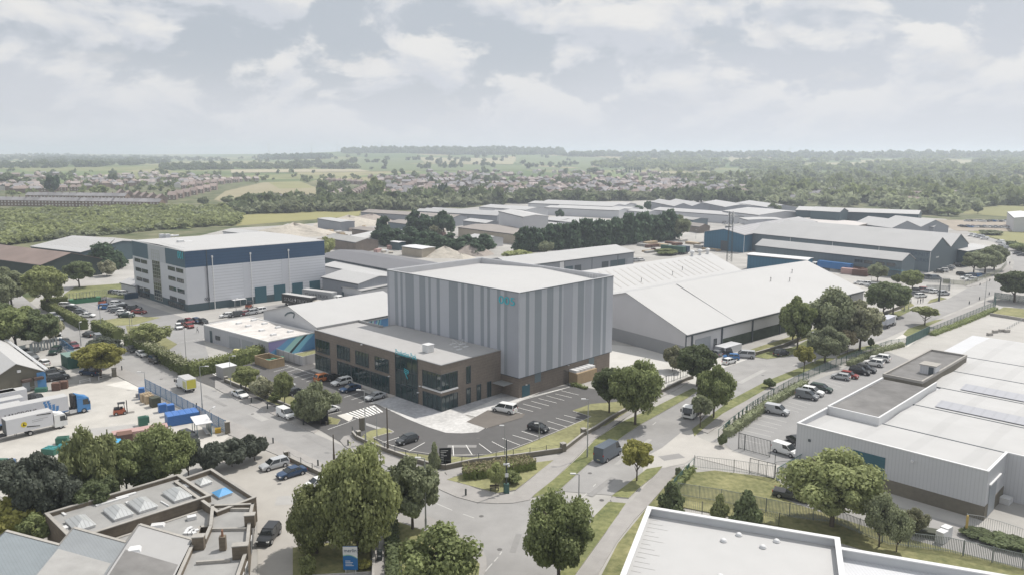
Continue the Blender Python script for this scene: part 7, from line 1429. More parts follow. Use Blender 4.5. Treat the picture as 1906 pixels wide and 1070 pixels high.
# blue curtain trailer and green trailer far off
for (a,b_),lab,m_,L_ in (((1523,501),(1580,508)),'long blue curtain sided lorry beside the grey green range',PT['blue'],15),(((1232,470),(1272,474)),'dark green trailer with a blue end in the pallet yard',mat('trailer_green',(.05,.11,.08),.6,.05,1),13),(((1262,471),(1282,473)),'short blue trailer coupled behind the green one',PT['navy'],6):
 hh = heading(a,b_); P = g(*a); t = thing('trailer',lab,'trailer',(P.x,P.y,0),hh); box_body(t,0,L_,2.5,1.1,3.9,m_,mr=m_); wheels(t,(L_ - 1.5,L_ - 2.8,1.5),1.2,.5)
 if L_ == 15: cab(t,-2.6,2.0,2.4,3.0,PT['white'],.5)
# forklifts
def forklift(p,deg,label,col):
 P = g(*p); t = thing('forklift',label,'forklift',(P.x,P.y,0),rad(deg)); b = MB(); b.box((-.5,0,.3),(2.2,1.3,.8),taper=.9); lpart('body',b,col,t); b = MB(); b.box((-.9,0,1.1),(1.0,1.1,.35)); lpart('counterweight',b,V_plastic,t); b = MB()
 for x,y in ((-.7,.55),(-.7,-.55),(.45,.55),(.45,-.55)): b.tube((x,y,1.0),(x * .8,y,2.25),.05,n=5)
 b.box((-.1,0,2.22),(1.3,1.2,.08)); lpart('overhead_guard',b,V_plastic,t); b = MB(); b.box((-.1,0,1.0),(.5,.5,.5)); lpart('seat',b,V_plastic,t); b = MB(); [b.box((.85,s * .4,.1),(.12,.12,2.5)) for s in (-1,1)]; b.box((.85,0,2.4),(.1,.9,.1)); b.box((.85,0,1.2),(.1,.9,.1)); lpart('mast',b,V_plastic,t)
 for s in (-.3,.3): b = MB(); b.box((1.5,s,.12),(1.2,.12,.05)); lpart('fork',b,V_plastic,t)
 wheels(t,(.4,-1.1),.65,.33,.22)
forklift((228,770),30,'orange and black forklift crossing the loading yard',mat('forklift_orange',(.38,.12,.07),.5,.08,1)); forklift((466,573),20,'orange forklift by the blue loading doors',MATS['forklift_orange']); forklift((193,566),60,'orange work platform beside the green skips',MATS['forklift_orange'])
forklift((1215,467),200,'large forklift at the green trailer in the pallet yard',PT['maroon'])
# ---------------------------------------------------------------- yard clutter: crates, pallets, skips
Bl = mat('crate_blue',(.055,.16,.40),.5,.08,1,ribs=(.3,.25,'h')); Gr = mat('crate_green',(.05,.15,.11),.5,.08,1,ribs=(.4,.2,'h')); Tn = mat('pallet_wood',(.42,.33,.22),.85,.15,1,ribs=(.25,.3,'h')); Dk = mat('crate_dark_olive',(.06,.065,.045),.7,.1,1,ribs=(.3,.3,'h')); Rd = mat('crate_pink',(.40,.27,.25),.8,.1,1); Br = mat('crate_brown',(.14,.08,.06),.8,.15,1,ribs=(.35,.3,'h')); Tq = mat('crate_turquoise',(.06,.30,.33),.6,.15,1,ribs=(.3,.25,'h')); Cy = mat('tarp_bright_blue',(.08,.33,.55),.6,.1,1)
def stack(name,lab,p,size,deg,m,cat='crate stack',top=None,group='stacked crates of the loading yard',z=0):
 P = g(*p); b = MB(); b.box((P.x,P.y,z),size,rad(deg)); t = thing(name,lab,cat,(P.x,P.y,z),0,group); part('stack',b,m,t)
 if top: b = MB(); n = max(1,int(size[0] / 1.0)); 
 if top:
  for i in range(n):
   for j in range(max(1,int(size[1] / .5))):
    c,s = math.cos(rad(deg)),math.sin(rad(deg)); u = (i + .5) / n * size[0] - size[0] / 2; v = (j + .5) / max(1,int(size[1] / .5)) * size[1] - size[1] / 2; b.box((P.x + u * c - v * s,P.y + u * s + v * c,z + size[2]),(size[0] / n * .8,.22,.08),rad(deg))
  part('slats',b,top,t)
zb2 = Z(240,700,7.925); Bt = mat('crate_blue_top',(.16,.32,.68),.5,.08,1)
stack('crate_stack','tall blue crate stack at the left end of the blue palisade',zb2(195,325),(1.1,1.1,2.3),20,Bl); stack('crate_stack','pale wooden pallet stack behind the dark one',zb2(255,365),(1.3,2.0,1.7),-45,Tn,top=Tn); stack('crate_stack','second pale wooden pallet stack touching the dark one',zb2(300,395),(1.3,1.6,1.7),-45,Tn,top=Tn); stack('crate_stack','dark olive crate stack against the blue palisade',zb2(390,440),(1.7,1.7,1.9),-45,Dk)
stack('crate_stack','small blue crate stack with a slatted top, left of the tall one',zb2(500,520),(1.5,1.3,1.6),35,Bl,top=Bt); stack('crate_stack','tall blue crate stack with a slatted top beside the big block',zb2(620,575),(1.3,1.3,2.2),35,Bl,top=Bt); stack('crate_stack','big low block of blue crates in front of the shelter',zb2(790,670),(5.6,3.2,1.9),33,Bl,top=Bt)
stack('crate_stack','small grey box left of the tall blue crates',zb2(135,305),(.8,.8,.8),20,C_felt); stack('crate_stack','green crate stack alone in the yard',zb2(210,715),(1.5,1.2,1.6),35,Gr,top=Gr); stack('crate_stack','small green crate stack behind the first green one',zb2(250,680),(1.1,1.0,1.2),35,Gr)
stack('container','long low container with a pinkish top beside the trees',(262,812),(9.0,2.2,1.5),30,Rd,'container'); stack('container','brown topped container at the end of the pink one',(233,822),(2.4,2.2,1.7),30,Br,'container'); stack('tarpaulin_stack','bright blue sheeted stack left of the brown container',(216,833),(3.4,2.0,1.2),-50,Cy,'stack'); 
stack('crate_stack','dark green crate stack behind the willow',(117,825),(1.9,1.4,1.2),15,Gr,top=Gr); stack('crate_stack','turquoise crate heap nearest the willow',(122,838),(2.2,1.6,1.0),15,Tq,top=Tq); stack('crate_stack','green and turquoise crate heap left of the willow',(96,843),(2.4,1.8,1.0),-10,Gr,top=Tq); stack('crate_stack','blue crate by the left fence',(18,866),(1.4,1.2,1.0),0,Bl); stack('crate_stack','green crate by the left fence',(3,868),(1.4,1.4,1.2),0,Gr)
stack('crate_stack','left brown crate stack beside the olive workshop',(105.5,725),(1.6,1.5,1.6),20,Br); stack('crate_stack','right brown crate stack beside the olive workshop',(119,722),(1.6,1.5,1.6),20,Br); stack('skip','green and white skip in front of the crash rail',(77,728),(2.2,1.3,.8),15,Gr,'skip')
for i in range(6): stack('waste_bin','green waste skip in the line behind the left car park',(137 + i * 8.6,565 - i * .9),(2.6,1.8,1.5),40,mat('skip_green',(.06,.20,.11),.6,.1,1),'skip',group='line of green skips')
for i in range(3): stack('waste_bin','dark blue waste container at the corner of the big white block',(238 + i * 6,556 - i * .8),(2.2,1.8,1.9),40,PT['navy'],'skip',group='blue corner skips')
stack('grit_bin','round yellow grit bin by the end of the blue palisade',zb2(1315,825),(1.0,.9,.8),20,mat('grit_yellow',(.55,.36,.05),.6,.1,1),'grit bin'); stack('drum','yellow and white drum behind the long hedge',(441,659),(1.4,1.4,1.3),0,MATS['panel_yellow'],'drum')
for i,(p,s) in enumerate((((1592,508),2.5),((1601,513),2.5),((1580,510),2.4),((1560,505),2.6),((1617,512),2.6))): stack('container',('small','second','third','pale','red ended')[i] + ' shipping container in the yard behind the huge warehouse',p,(6,2.4,s),140,(Br,Br,Rd,mat('pale_container',(.45,.43,.4),.7,.05,1),Br)[i],'container',group='containers behind the huge warehouse')
rp = random.Random(9)
for i in range(26): stack('pallet_stack','low timber stack in the storage yard beyond the long grey unit',(1190 + rp.random() * 150,449 + rp.random() * 22),(5 + rp.random() * 6,2.5,.5 + rp.random() * 1.2),40 + rp.choice((0,90)),rp.choice((Tn,C_felt,Br,mat('pale_container',(.45,) * 3))),'timber stack',group='timber stacks of the storage yard')
for i in range(110): stack('rubble_pile','small pile of rubble and scrap in the rubble yard',(600 + rp.random() * 250,420 + rp.random() * 52),(1.5 + rp.random() * 4,1.5 + rp.random() * 2.5,.6 + rp.random() * 1.5),rp.random() * 90,rp.choice((M_chalk,M_chalk,C_ltrim,Tn,Rd,M_grav)),'rubble',group='scrap piles of the rubble yard')
for i,(x,y) in enumerate(((1745,500 + 432),(1790,940),(1820,930),(1785,905))): pass
for i,(x,y,l) in enumerate(((1895,929,'nearest pallet of slabs behind the pale hall'),(1883,918,'second pallet of slabs behind the pale hall'),(1900,905,'white machine on a pallet behind the pale hall'),(1897,893,'tall timber crate behind the pale hall'),(1872,935,'low stack of white sheets behind the pale hall'))): stack('pallet_stack',l,(x,y),(1.6,1.3,(1.0,1.0,1.6,2.4,.9)[i]),40,(C_cope,C_cope,C_ltrim,Tn,C_ltrim)[i],'pallet stack',group='pallets behind the pale hall')
for i,(x,y,l) in enumerate(((1752,1008,'white cabinet nearest the palisade on the lane'),(1760,1000,'white cabinet beyond the first on the lane'),(1727,997,'long low green trailer by the palisade'),(1690,985,'flat white boat shaped trailer under the birches'))): stack('yard_unit',l,(x,y),((1.3,1.0,1.6),(1.3,1.0,1.6),(3.4,1.6,.9),(4.4,1.2,.6))[i],35 if i < 2 else -25,(C_ltrim,C_ltrim,Dk,C_ltrim)[i],'yard equipment',group='equipment along the lane')
for l,p in (('yellow gatepost at the corner of the pale hall',(1822,963)),('yellow gatepost on the lane beside the palisade',(1798,991))): P = g(*p); b = MB(); b.tube((P.x,P.y,0),(P.x,P.y,2.4),.16,n=8); b.ball((P.x,P.y,2.4),.16,n=8,k=4); single('gatepost',b,mat('post_yellow',(.5,.36,.12),.6,.1,1),l,'gatepost','yellow gateposts')
# smoking shelter in the loading yard
P = g(*zb2(1080,840)); t = thing('shelter','glass sided smoking shelter with a white roof at the end of the loading yard','shelter',(P.x,P.y,0),rad(-58)); b = MB(); b.box((0,0,2.5),(5.2,2.8,.15)); part('roof',b,C_ltrim,t,local=True)
for x in (-2.4,0,2.4):
 for y in (-1.2,1.2): b = MB(); b.tube((x,y,0),(x,y,2.5),.06,n=6); part('post',b,MATS['teal_steel'],t,local=True)
b = MB(); b.box((0,1.2,.1),(4.8,.05,2.2)); part('back_panel',b,mat('pale_glass2',(.2,.24,.24),.3,.05,1),t,local=True); b = MB(); b.box((0,.6,.4),(3.8,.5,.08)); part('bench',b,C_ltrim,t,local=True)
# ---------------------------------------------------------------- people
def person(p,az,top,legs,label,pose='stand',h=1.74):
 P = g(*p); t = thing('person',label,'person',(P.x,P.y,.1),rad(az),'people about the estate'); skin = mat('skin',(.42,.26,.19),.6,.05,2); st_ = .22 if pose == 'walk' else .04; lean = .45 if pose == 'bend' else 0
 me = bpy.data.meshes.new('body'); bx = lean
 V = [(0,0,.95),(.02 + bx * .4,0,1.2),(bx,0,1.42),(bx * 1.15,0,1.52),(bx * 1.25,0,1.64),(bx,.19,1.40),(bx + .03,.25,1.14),(bx + .14,.22,.92),(bx,-.19,1.40),(bx - .02,-.25,1.14),(bx + .1,-.22,.92),(0,.09,.9),(st_,.1,.5),(st_ * .8,.1,.08),(st_ * .8 + .14,.1,.03),(0,-.09,.9),(-st_,-.1,.5),(-st_ * 1.6,-.1,.08),(-st_ * 1.6 + .14,-.1,.03),(bx * 1.3,0,1.70)]
 Ed = [(0,1),(1,2),(2,3),(3,4),(4,19),(2,5),(5,6),(6,7),(2,8),(8,9),(9,10),(0,11),(11,12),(12,13),(13,14),(0,15),(15,16),(16,17),(17,18)]
 R = [.14,.14,.15,.055,.095,.065,.045,.03,.065,.045,.03,.095,.06,.042,.035,.095,.06,.042,.035,.085]
 me.from_pydata(V,Ed,[]); o = link(bpy.data.objects.new('body',me)); md = o.modifiers.new('s','SKIN'); o.modifiers.new('u','SUBSURF').levels = 1
 for v,r in zip(me.skin_vertices[0].data,R): v.radius = (r,r * (1.25 if r > .12 else 1))
 me.skin_vertices[0].data[0].use_root = True; dg = bpy.context.evaluated_depsgraph_get(); m2 = bpy.data.meshes.new_from_object(o.evaluated_get(dg)); bpy.data.objects.remove(o)
 for m in (top,legs,skin,V_plastic): m2.materials.append(m)
 for p_ in m2.polygons: c = p_.center; p_.material_index = 2 if c.z > 1.5 or (abs(c.y) > .2 and c.z < .98) else 0 if c.z > .93 else 3 if c.z < .1 else 1; p_.use_smooth = True
 b = link(bpy.data.objects.new('body',m2)); b.parent = t
 hm = MB(); hm.ball((bx * 1.3 - .02,0,1.72),(.1,.09,.09),n=8,k=5); part('hair',hm,PT['black'],t,local=True)
Wt,Bk,Hv = PT['white'],PT['black'],mat('hi_vis',(.6,.5,.08),.7,.05,1)
person((1708,565),30,Wt,Bk,'person in a pale top, left of the three by the works entrance'); person((1713,565),200,Bk,Bk,'person in dark clothes in the middle of three by the works entrance'); person((1717.5,564),190,PT['grey'],Bk,'person in grey, right of the three by the works entrance','walk')
person((1879,494),40,Bk,Bk,'person in black walking on the far right footway','walk'); person((368,620),150,PT['silver'],Bk,'person in a light top walking past the workshop','walk'); person((29.5,812),-30,PT['beige'],Bk,'person bending at the tail of the white box lorry','bend'); person((1695,566),100,Wt,Bk,'person standing by the dark totem near the works','stand'); person((348,691),60,Bk,Bk,'person in black in the shade at the hedge corner','walk')
person((449,727),80,Bk,Bk,'person in black beside the white saloon','stand')
# ---------------------------------------------------------------- foliage
def leafm(n,c,c2=None,isl=.28): return mat('leaves_' + n,c,rough=.75,var=.28,scale=.5,spec=.2,col2=c2,leaf=True,island=isl)
LF = dict(mid=leafm('mid',(.24,.275,.12)),lime=leafm('lime',(.30,.325,.145)),dark=leafm('dark',(.15,.18,.09)),grey=leafm('grey',(.275,.30,.18)),willow=leafm('willow',(.265,.29,.135)),purple=leafm('purple',(.12,.135,.105)),yellow=leafm('yellow',(.30,.29,.09)),blossom=leafm('blossom',(0.285,0.300,0.154),(.42,.41,.30),.5),conifer=leafm('conifer',(.085,.13,.075)),hedge=leafm('hedge',(0.186,0.219,0.084)),dry=leafm('dry',(0.300,0.300,0.186)),red=leafm('red',(0.300,0.175,0.131)),rosy=leafm('rosy',(0.300,0.263,0.164)))
M_bark = mat('bark',(.095,.08,.065),.95,.25,3)
def leafcloud(kind,seed,nb,nl,ls,droop=0.0):
 """leaf faces on overlapping clumps filling a unit crown (radius 1, height 1), with dense clump cores behind"""
 R = np.random.default_rng(seed); C = []; r = []
 while len(C) < nb:
  p = R.uniform(-1,1,3); z = (p[2] + 1) / 2
  if kind == 'cone': lim = 1.0 - z * .93; rr = .26 + .16 * (1 - z); ok = math.hypot(p[0],p[1]) < lim * .8
  elif kind == 'screen': lim = 1.0 - z * .62; rr = .36 - .06 * z; ok = math.hypot(p[0],p[1]) < lim * .7
  elif kind == 'column': lim = .9; rr = .34; ok = math.hypot(p[0],p[1]) < .62 * math.sin(math.pi * min(1,z * .8 + .18)) + .1
  elif kind == 'airy': rr = R.uniform(.2,.34); d = math.sqrt(p[0] ** 2 + p[1] ** 2 + p[2] ** 2); ok = .35 < d < .92
  elif kind == 'flat': rr = R.uniform(.25,.38); ok = p[0] ** 2 + p[1] ** 2 < .72 and z > .35 + .2 * math.hypot(p[0],p[1])
  else: rr = R.uniform(.13,.30) if nb > 20 else R.uniform(.22,.38); d = math.sqrt(p[0] ** 2 + p[1] ** 2 + (p[2] * 1.0) ** 2); ok = (.3 if nb > 12 else 0) < d < (.90 if nb > 20 else .8) and not (p[2] < -.55 and R.random() < .5)
  if ok: C.append((p[0] * .95,p[1] * .95,.06 + z * .88)); r.append(rr)
 C = np.array(C); r = np.array(r); N = nb * nl; idx = np.repeat(np.arange(nb),nl)
 d = R.normal(size=(N,3)); d /= np.linalg.norm(d,axis=1)[:,None]; rad_ = (r[idx] * R.uniform(.6,1.25,N))[:,None]
 P = C[idx] + d * rad_ * np.array([1,1,.5]); 
 if droop: P[:,2] -= droop * R.random(N) * np.clip(np.hypot(P[:,0],P[:,1]),0,1)
 n = d + R.normal(size=(N,3)) * .55 + np.array([0,0,.25]); n /= np.linalg.norm(n,axis=1)[:,None]
 a = np.cross(n,R.normal(size=(N,3))); a /= np.linalg.norm(a,axis=1)[:,None]; b = np.cross(n,a); s = (ls * R.uniform(.6,1.3,N))[:,None]
 el = 1.0 if not droop else .55; a = a * s * el; b = b * s; b[:,2] *= .7 if not droop else 1; a[:,2] *= .6
 V = np.stack([P - a - b * .6,P + a - b,P + a * .8 + b,P - a + b * .8],1).reshape(-1,3); Q = np.arange(N * 4).reshape(-1,4)
 k = 6; th = np.arange(k) * 2 * math.pi / k; ring = lambda z,q: np.stack([q * np.cos(th),q * np.sin(th),np.full(k,z)],1)
 U = np.concatenate([ring(-.9,.3),ring(-.4,.85),ring(.3,.9),ring(.9,.3)]); q4 = [[i * k + j,i * k + (j + 1) % k,(i + 1) * k + (j + 1) % k,(i + 1) * k + j] for i in range(3) for j in range(k)] + [[18,19,20,21],[18,21,22,23]]
 q4 = np.array(q4); cv = (C[:,None,:] + U[None] * (r[:,None,None] * .52) * np.array([1,1,.5])).reshape(-1,3); cq = (q4[None] + (np.arange(nb) * 24)[:,None,None]).reshape(-1,4) + len(V)
 return np.concatenate([V,cv]),np.concatenate([Q,cq])
TP = {}
def trunk_mb(kind):
 m = MB(); zt = .5; r0 = .055 if kind != 'shrub' else .03
 m.tube((0,0,-.01),(.01,.01,.22),r0,r0 * .75,n=8); m.tube((.01,.01,.22),(0,0,.8),r0 * .75,r0 * .25,n=7)
 for i in range(7): a = i * 2.4; z = .2 + i * .07; m.tube((.005,.005,z),(.5 * math.cos(a),.5 * math.sin(a),z + .24),r0 * .5,r0 * .12,n=5)
 return m
SPEC = dict(bigw=('round',110,380,.026,0,.03),big=('round',80,420,.028,0,.16),broad=('round',58,380,.038,0,.2),broad2=('round',50,420,.040,0,.24),willow=('round',64,420,.046,.10,.03),airy=('airy',34,260,.040,0,.25),young=('round',18,260,.075,0,.36),flat=('flat',18,150,.085,0,.42),cone=('cone',34,240,.06,0,.02),cone2=('cone',26,280,.07,0,.05),column=('column',18,120,.14,0,.03),shrub=('round',18,330,.07,0,.0),mid=('round',16,60,.14,0,.12),mid2=('round',12,70,.16,0,.08),midcone=('screen',26,80,.10,0,.03),poplar=('column',9,50,.22,0,.02))
tid = [0]
def tree(kind,col,base,top,wpx,label,cat='tree',group=None,rot=None,name=None,h=None,w=None):
 """surveyed tree: base point, crown top (y) and crown width"""
 P = far(*base) if base[1] < 350 else g(*base); tid[0] += 1; dist = math.hypot(P.x,P.y)
 H = h or max(.8,height(base,(base[0],top))); W = w or wpx * math.hypot(dist,CAMH - H / 2) / FPX * .97
 if kind not in TP:
  sh,nb,nl,ls,dr,clear = SPEC[kind]; V,Q = leafcloud(sh,len(TP) + 3,nb,nl,ls,dr); V[:,2] = clear + V[:,2] * (1 - clear)
  t = thing('tree',label,cat); c = link(bpy.data.objects.new('crown',npmesh('crown',V,Q,[LF['mid']]))); c.parent = t; part('trunk',trunk_mb(kind),M_bark,t,local=True); TP[kind] = t
 else: t = dup(TP[kind],(0,0,0))
 t.name = name or ('shrub' if 'shrub' in cat or 'bush' in cat else 'conifer_tree' if 'cone' in kind else 'tree'); t.location = P; t.rotation_euler = (0,0,rot if rot is not None else tid[0] * 2.4); t.scale = (W / 2,W / 2,H)
 t['label'] = label; t['category'] = cat
 if group: t['group'] = group
 elif 'group' in t: del t['group']
 for c in t.children:
  if c.name.startswith('crown'): c.material_slots[0].link = 'OBJECT'; c.material_slots[0].material = LF[col]
 return t
for a in [
 ('bigw','lime',(668,1030),826,146,'large pale green willow like tree beside the blue sign board'),('bigw','lime',(590,1030),900,104,'lower rounded tree attached to the left of the large willow'),('broad','grey',(768,985),853,108,'crooked trunked pale tree between the willow and the side road'),('cone2','grey',(808,872),822,24,'young conical tree behind the black totem'),
 ('airy','mid',(812,1125),985,146,'spreading loose branched tree cut by the bottom edge, left of the junction'),('big','mid',(1040,1088),918,142,'round maple standing on the verge at the bottom centre'),('young','yellow',(1185,895),817,62,'small yellowish street tree beside the slate blue van'),
 ('big','mid',(1182,790),668,100,'tall full street tree at the corner of the studio car park'),('broad2','dark',(1134,768),682,72,'darker bushy tree against the left of the tall street tree'),('broad2','dark',(1297,718),640,78,'dark round tree at the entrance of the pale yard'),('shrub','dry',(1252,690),642,46,'bushy shrub clump left of the dark round tree','shrub'),('broad','mid',(1328,777),678,70,'street tree leaning over the flatbed lorry on the right'),('young','grey',(1303,795),732,42,'thin small tree in front of the flatbed lorry'),
 ('shrub','dark',(1432,722),703,22,'small round bush on the long grass verge','shrub'),('young','yellow',(1496,692),641,36,'little lime green tree left of the tall green lamp post'),('big','willow',(1548,980),840,166,'big domed lime tree in front of the teal roller door'),('airy','grey',(1636,1018),915,58,'slim birch like tree right of the big domed lime tree'),('airy','grey',(1668,1028),950,46,'second slim birch near the palisade'),('airy','dry',(1706,996),945,38,'small sapling with thin leaves beside the lane'),
 ('cone2','dark',(1249,948),896,52,'dark conical evergreen left of the lawn palisade'),('cone2','willow',(1340,962),918,34,'small loose evergreen in the middle of the palisade'),('cone2','dark',(1387,972),911,54,'dense dark evergreen right of the small one'),
 ('broad2','mid',(1475,634),563,52,'left tree of the row along the huge warehouse'),('broad','mid',(1484,650),552,62,'tall tree over the parked dark verge car'),('broad','grey',(1535,676),606,70,'full round tree right of the little lime green one'),('airy','grey',(1543,650),538,84,'very tall pale airy tree in the middle of the road row'),('willow','grey',(1562,640),552,60,'pale tree just behind the tall airy one'),('young','rosy',(1577,660),612,32,'small purplish tree between two big pale ones'),('broad','blossom',(1600,653),560,76,'pale blossoming tree beside the tipper lorry'),('shrub','dark',(1621,646),627,11,'tiny dark tree right of the blossoming one'),
 ('broad2','dark',(1643,590),523,62,'left half of the dark round pair behind the tipper'),('broad2','dark',(1662,586),526,52,'right half of the dark round pair behind the tipper'),('flat','lime',(1721,605),571,44,'small flat topped tree alone on its verge'),('broad','grey',(1633,524),490,34,'pale leaning tree behind the huge warehouse roof'),('shrub','mid',(1670,528),510,20,'small round tree left of the works car park'),('broad2','mid',(1697,542),502,40,'round tree at the corner of the works car park'),
 ('broad2','grey',(1812,511),468,44,'left of three pale trees at the bend'),('broad','grey',(1833,509),460,46,'middle of three pale trees at the bend'),('broad2','grey',(1850,502),455,42,'right of three pale trees at the bend'),('broad2','dark',(1888,562),503,68,'large dark tree cut by the right edge beyond the mesh screen'),('shrub','lime',(1467,489),473,34,'bush peeping over the bright blue store'),('shrub','grey',(1842,437),428,40,'pale trees behind the works ridge near the far car park','tree'),('shrub','mid',(1900,468),452,30,'bushy tree on the far bank at the right edge','tree'),
 ('broad2','mid',(30,652),568,84,'dense tree in the middle of the left scrub'),('broad','dark',(72,650),576,70,'dense tree at the right of the left scrub'),('broad2','dark',(-5,640),560,70,'dense tree at the left edge of the left scrub'),('shrub','blossom',(100,632),588,34,'white flowering bush right of the left scrub','shrub'),('broad','grey',(22,570),497,62,'pale leafy tree at the left edge above the lane'),('broad','grey',(-8,590),505,60,'pale leafy tree cut by the left edge above the lane'),('broad2','lime',(88,577),492,66,'light green tree between the lane and the clipped hedge'),('broad2','dark',(148,535),485,50,'round dark tree on the small lawn'),('cone','conifer',(200,499),438,68,'broad dark cedar in front of the white roofed shed'),('shrub','blossom',(199,514),484,32,'white blossoming tree below the cedar','tree'),
 ('broad2','yellow',(188,702),637,78,'yellow green tree beside the dark green cabin'),('broad2','purple',(196,680),625,60,'purple leaved tree behind the yellow green one'),('airy','lime',(285,648),600,66,'spiky light green bush behind the flowering hedge','shrub'),('shrub','lime',(285,648),606,46,'dense heart of the spiky light green bush','shrub'),
 ('broad2','lime',(458,729),679,46,'first small tree on the office verge'),('shrub','blossom',(492,742),699,46,'white flowering shrub on the office verge','shrub'),('broad2','willow',(530,755),690,38,'second small tree on the office verge'),('willow','grey',(592,782),711,86,'round willow at the end of the office verge'),('shrub','mid',(556,768),740,30,'low shrub beneath the round willow','shrub'),('shrub','mid',(512,748),728,22,'low shrub between the white shrub and small tree','shrub'),('shrub','dark',(583,786),764,34,'dark low shrub at the wall end by the short totem','shrub'),
 ('broad','purple',(70,985),842,96,'dark purple tree left of the big willow by the yard'),('broad2','purple',(18,940),850,60,'dark tree at the left edge of the tree line'),('willow','willow',(175,945),790,100,'big willow in the tree line below the loading yard'),('broad','purple',(118,975),865,70,'dark purple tree in front of the big willow'),('broad2','mid',(238,930),815,76,'green tree right of the big willow'),('big','mid',(308,915),785,96,'tall dense green tree in the middle of the tree line'),('broad2','dark',(270,925),850,60,'dark shrubby tree between the two green ones'),('broad2','purple',(352,892),812,56,'dark purple tree right of the tall green one'),('shrub','purple',(395,875),820,56,'left purple bush of the purple hedge','shrub'),('shrub','purple',(432,868),815,60,'middle purple bush of the purple hedge','shrub'),('shrub','purple',(474,856),806,58,'right purple bush of the purple hedge','shrub'),('shrub','yellow',(22,1000),925,90,'yellow green bush left of the brick skylight range','shrub'),('shrub','mid',(64,1010),955,60,'green bush by the corner of the brick skylight range','shrub'),('broad2','dark',(185,965),885,80,'dark undergrowth tree below the big willow'),
 ('shrub','lime',(572,1074),1031,34,'small clipped bush left of the blue sign board','shrub'),('shrub','yellow',(681,1060),1040,30,'yellow spreading juniper right of the blue sign board','shrub'),('airy','lime',(922,912),862,34,'spiky cordyline shrub behind the bench','shrub'),('shrub','mid',(950,899),876,40,'small green mound beside the camera pole','shrub'),('shrub','dark',(1345,830),806,20,'dark ball bush at the end of the fence hedge','shrub'),('shrub','grey',(1262,888),868,14,'small round bush by the low green fence','shrub'),('shrub','dark',(1820,998),985,50,'dark bramble scrub inside the wire fence, upper end','shrub'),('shrub','dark',(1862,1012),996,60,'dark bramble scrub inside the wire fence, middle','shrub'),('shrub','dark',(1900,1024),1006,60,'dark bramble scrub inside the wire fence, lower end','shrub'),
 ('shrub','grey',(1018,472),448,34,'pale round bush below the conifer screen','tree'),('broad','grey',(1264,446),401,42,'pale rounded tree at the right end of the conifer screen'),('shrub','lime',(968,484),466,70,'light green scrub behind the studio parapet','shrub'),('shrub','lime',(610,478),440,36,'light green tree beside the blue banded block','tree'),('shrub','mid',(1238,474),463,50,'low scrub before the green trailer','shrub'),('shrub','blossom',(808,440),418,30,'pale tree among the dark conifers left of the cube','tree')]: tree(*a)
rt = random.Random(3)
for i in range(31): t = i / 30; tree('midcone','conifer',(972 + 276 * t + rt.uniform(-2,2),468 - 21 * t + rt.uniform(-1.5,1.5)),424 - 26 * t + rt.uniform(-4,5) + (6 if t < .2 else 0),44,'dark conifer in the long screen behind the studio','conifer','conifer screen right of centre')
for i,(x,y) in enumerate(((708,455),(722,458),(738,452),(752,462),(768,458),(785,465),(802,462),(818,470),(835,466),(852,472),(868,468),(885,474),(898,468),(712,448),(792,440),(826,438),(770,440),(905,462))): tree('midcone' if i % 3 else 'mid2','conifer',(x,y),y - 32 + rt.uniform(-6,8) - (10 if y < 450 else 0),46,'dark evergreen in the clump before the rubble yard','conifer','evergreen clump left of centre')
for x,y,tp,w in ((820,372,340,17),(828,372,338,15),(1166,322,312,5),(1171,322,311,5),(1176,322,310,5),(1181,322,311,5),(1187,322,310,5),(1192,322,311,5),(1457,349,332,5),(1463,349,330,5),(1486,350,331,6),(1492,350,330,6),(1498,350,332,6),(1505,350,331,6),(1513,345,333,5)): tree('poplar','conifer',(x,y),tp,w,'narrow dark poplar standing up from the far trees','tree','far poplars')
# clipped and flowering hedges: a leafy skin over a dense core
def hedge(label,pts,w,h,col,top=None,n=60,ls=.13,wob=.12):
 P = [g(*p).xy for p in pts]; t = thing('hedge',label,'hedge',(*P[0],0)); R = np.random.default_rng(len(label)); V = []; core = MB()
 for a,b in zip(P,P[1:]):
  L = (b - a).length; d = (b - a) / L; nn = Vector((-d.y,d.x)); core.prism([a - nn * (w / 2 - .12),b - nn * (w / 2 - .12),b + nn * (w / 2 - .12),a + nn * (w / 2 - .12)],0,h - .12)
  N = int(L * n * (w + 2 * h) / 4); s = R.uniform(-.1,L + .1,N); q = R.uniform(0,w + 2 * h,N); side = np.where(q < h,-1,np.where(q > h + w,1,0)); y = np.where(side == 0,q - h - w / 2,side * w / 2) + R.normal(size=N) * wob; z = np.where(side == 0,h,np.where(side < 0,q,q - h - w)) + R.normal(size=N) * wob
  nrm = np.stack([side * nn.x,side * nn.y,(side == 0) * 1.0],1) + R.normal(size=(N,3)) * .5; nrm /= np.linalg.norm(nrm,axis=1)[:,None]; c = np.stack([a.x + d.x * s + nn.x * y,a.y + d.y * s + nn.y * y,np.clip(z,.05,9)],1)
  A = np.cross(nrm,R.normal(size=(N,3))); A /= np.linalg.norm(A,axis=1)[:,None]; B = np.cross(nrm,A); sz = (ls * R.uniform(.6,1.3,N))[:,None]; V.append(np.stack([c - A * sz - B * sz,c + A * sz - B * sz,c + A * sz + B * sz,c - A * sz + B * sz],1).reshape(-1,3))
 V = np.concatenate(V) - np.array([P[0].x,P[0].y,0]); o = link(bpy.data.objects.new('leaves',npmesh('leaves',V,np.arange(len(V)).reshape(-1,4),[LF[col]]))); o.parent = t; part('branches',core,LF[col],t)
 if top: 
  m = V.reshape(-1,4,3); k = m[:,:,2].mean(1) > h - .35; o2 = link(bpy.data.objects.new('top_growth',npmesh('top_growth',(m[k] + np.array([0,0,.06])).reshape(-1,3),np.arange(k.sum() * 4).reshape(-1,4),[LF[top]]))); o2.parent = t
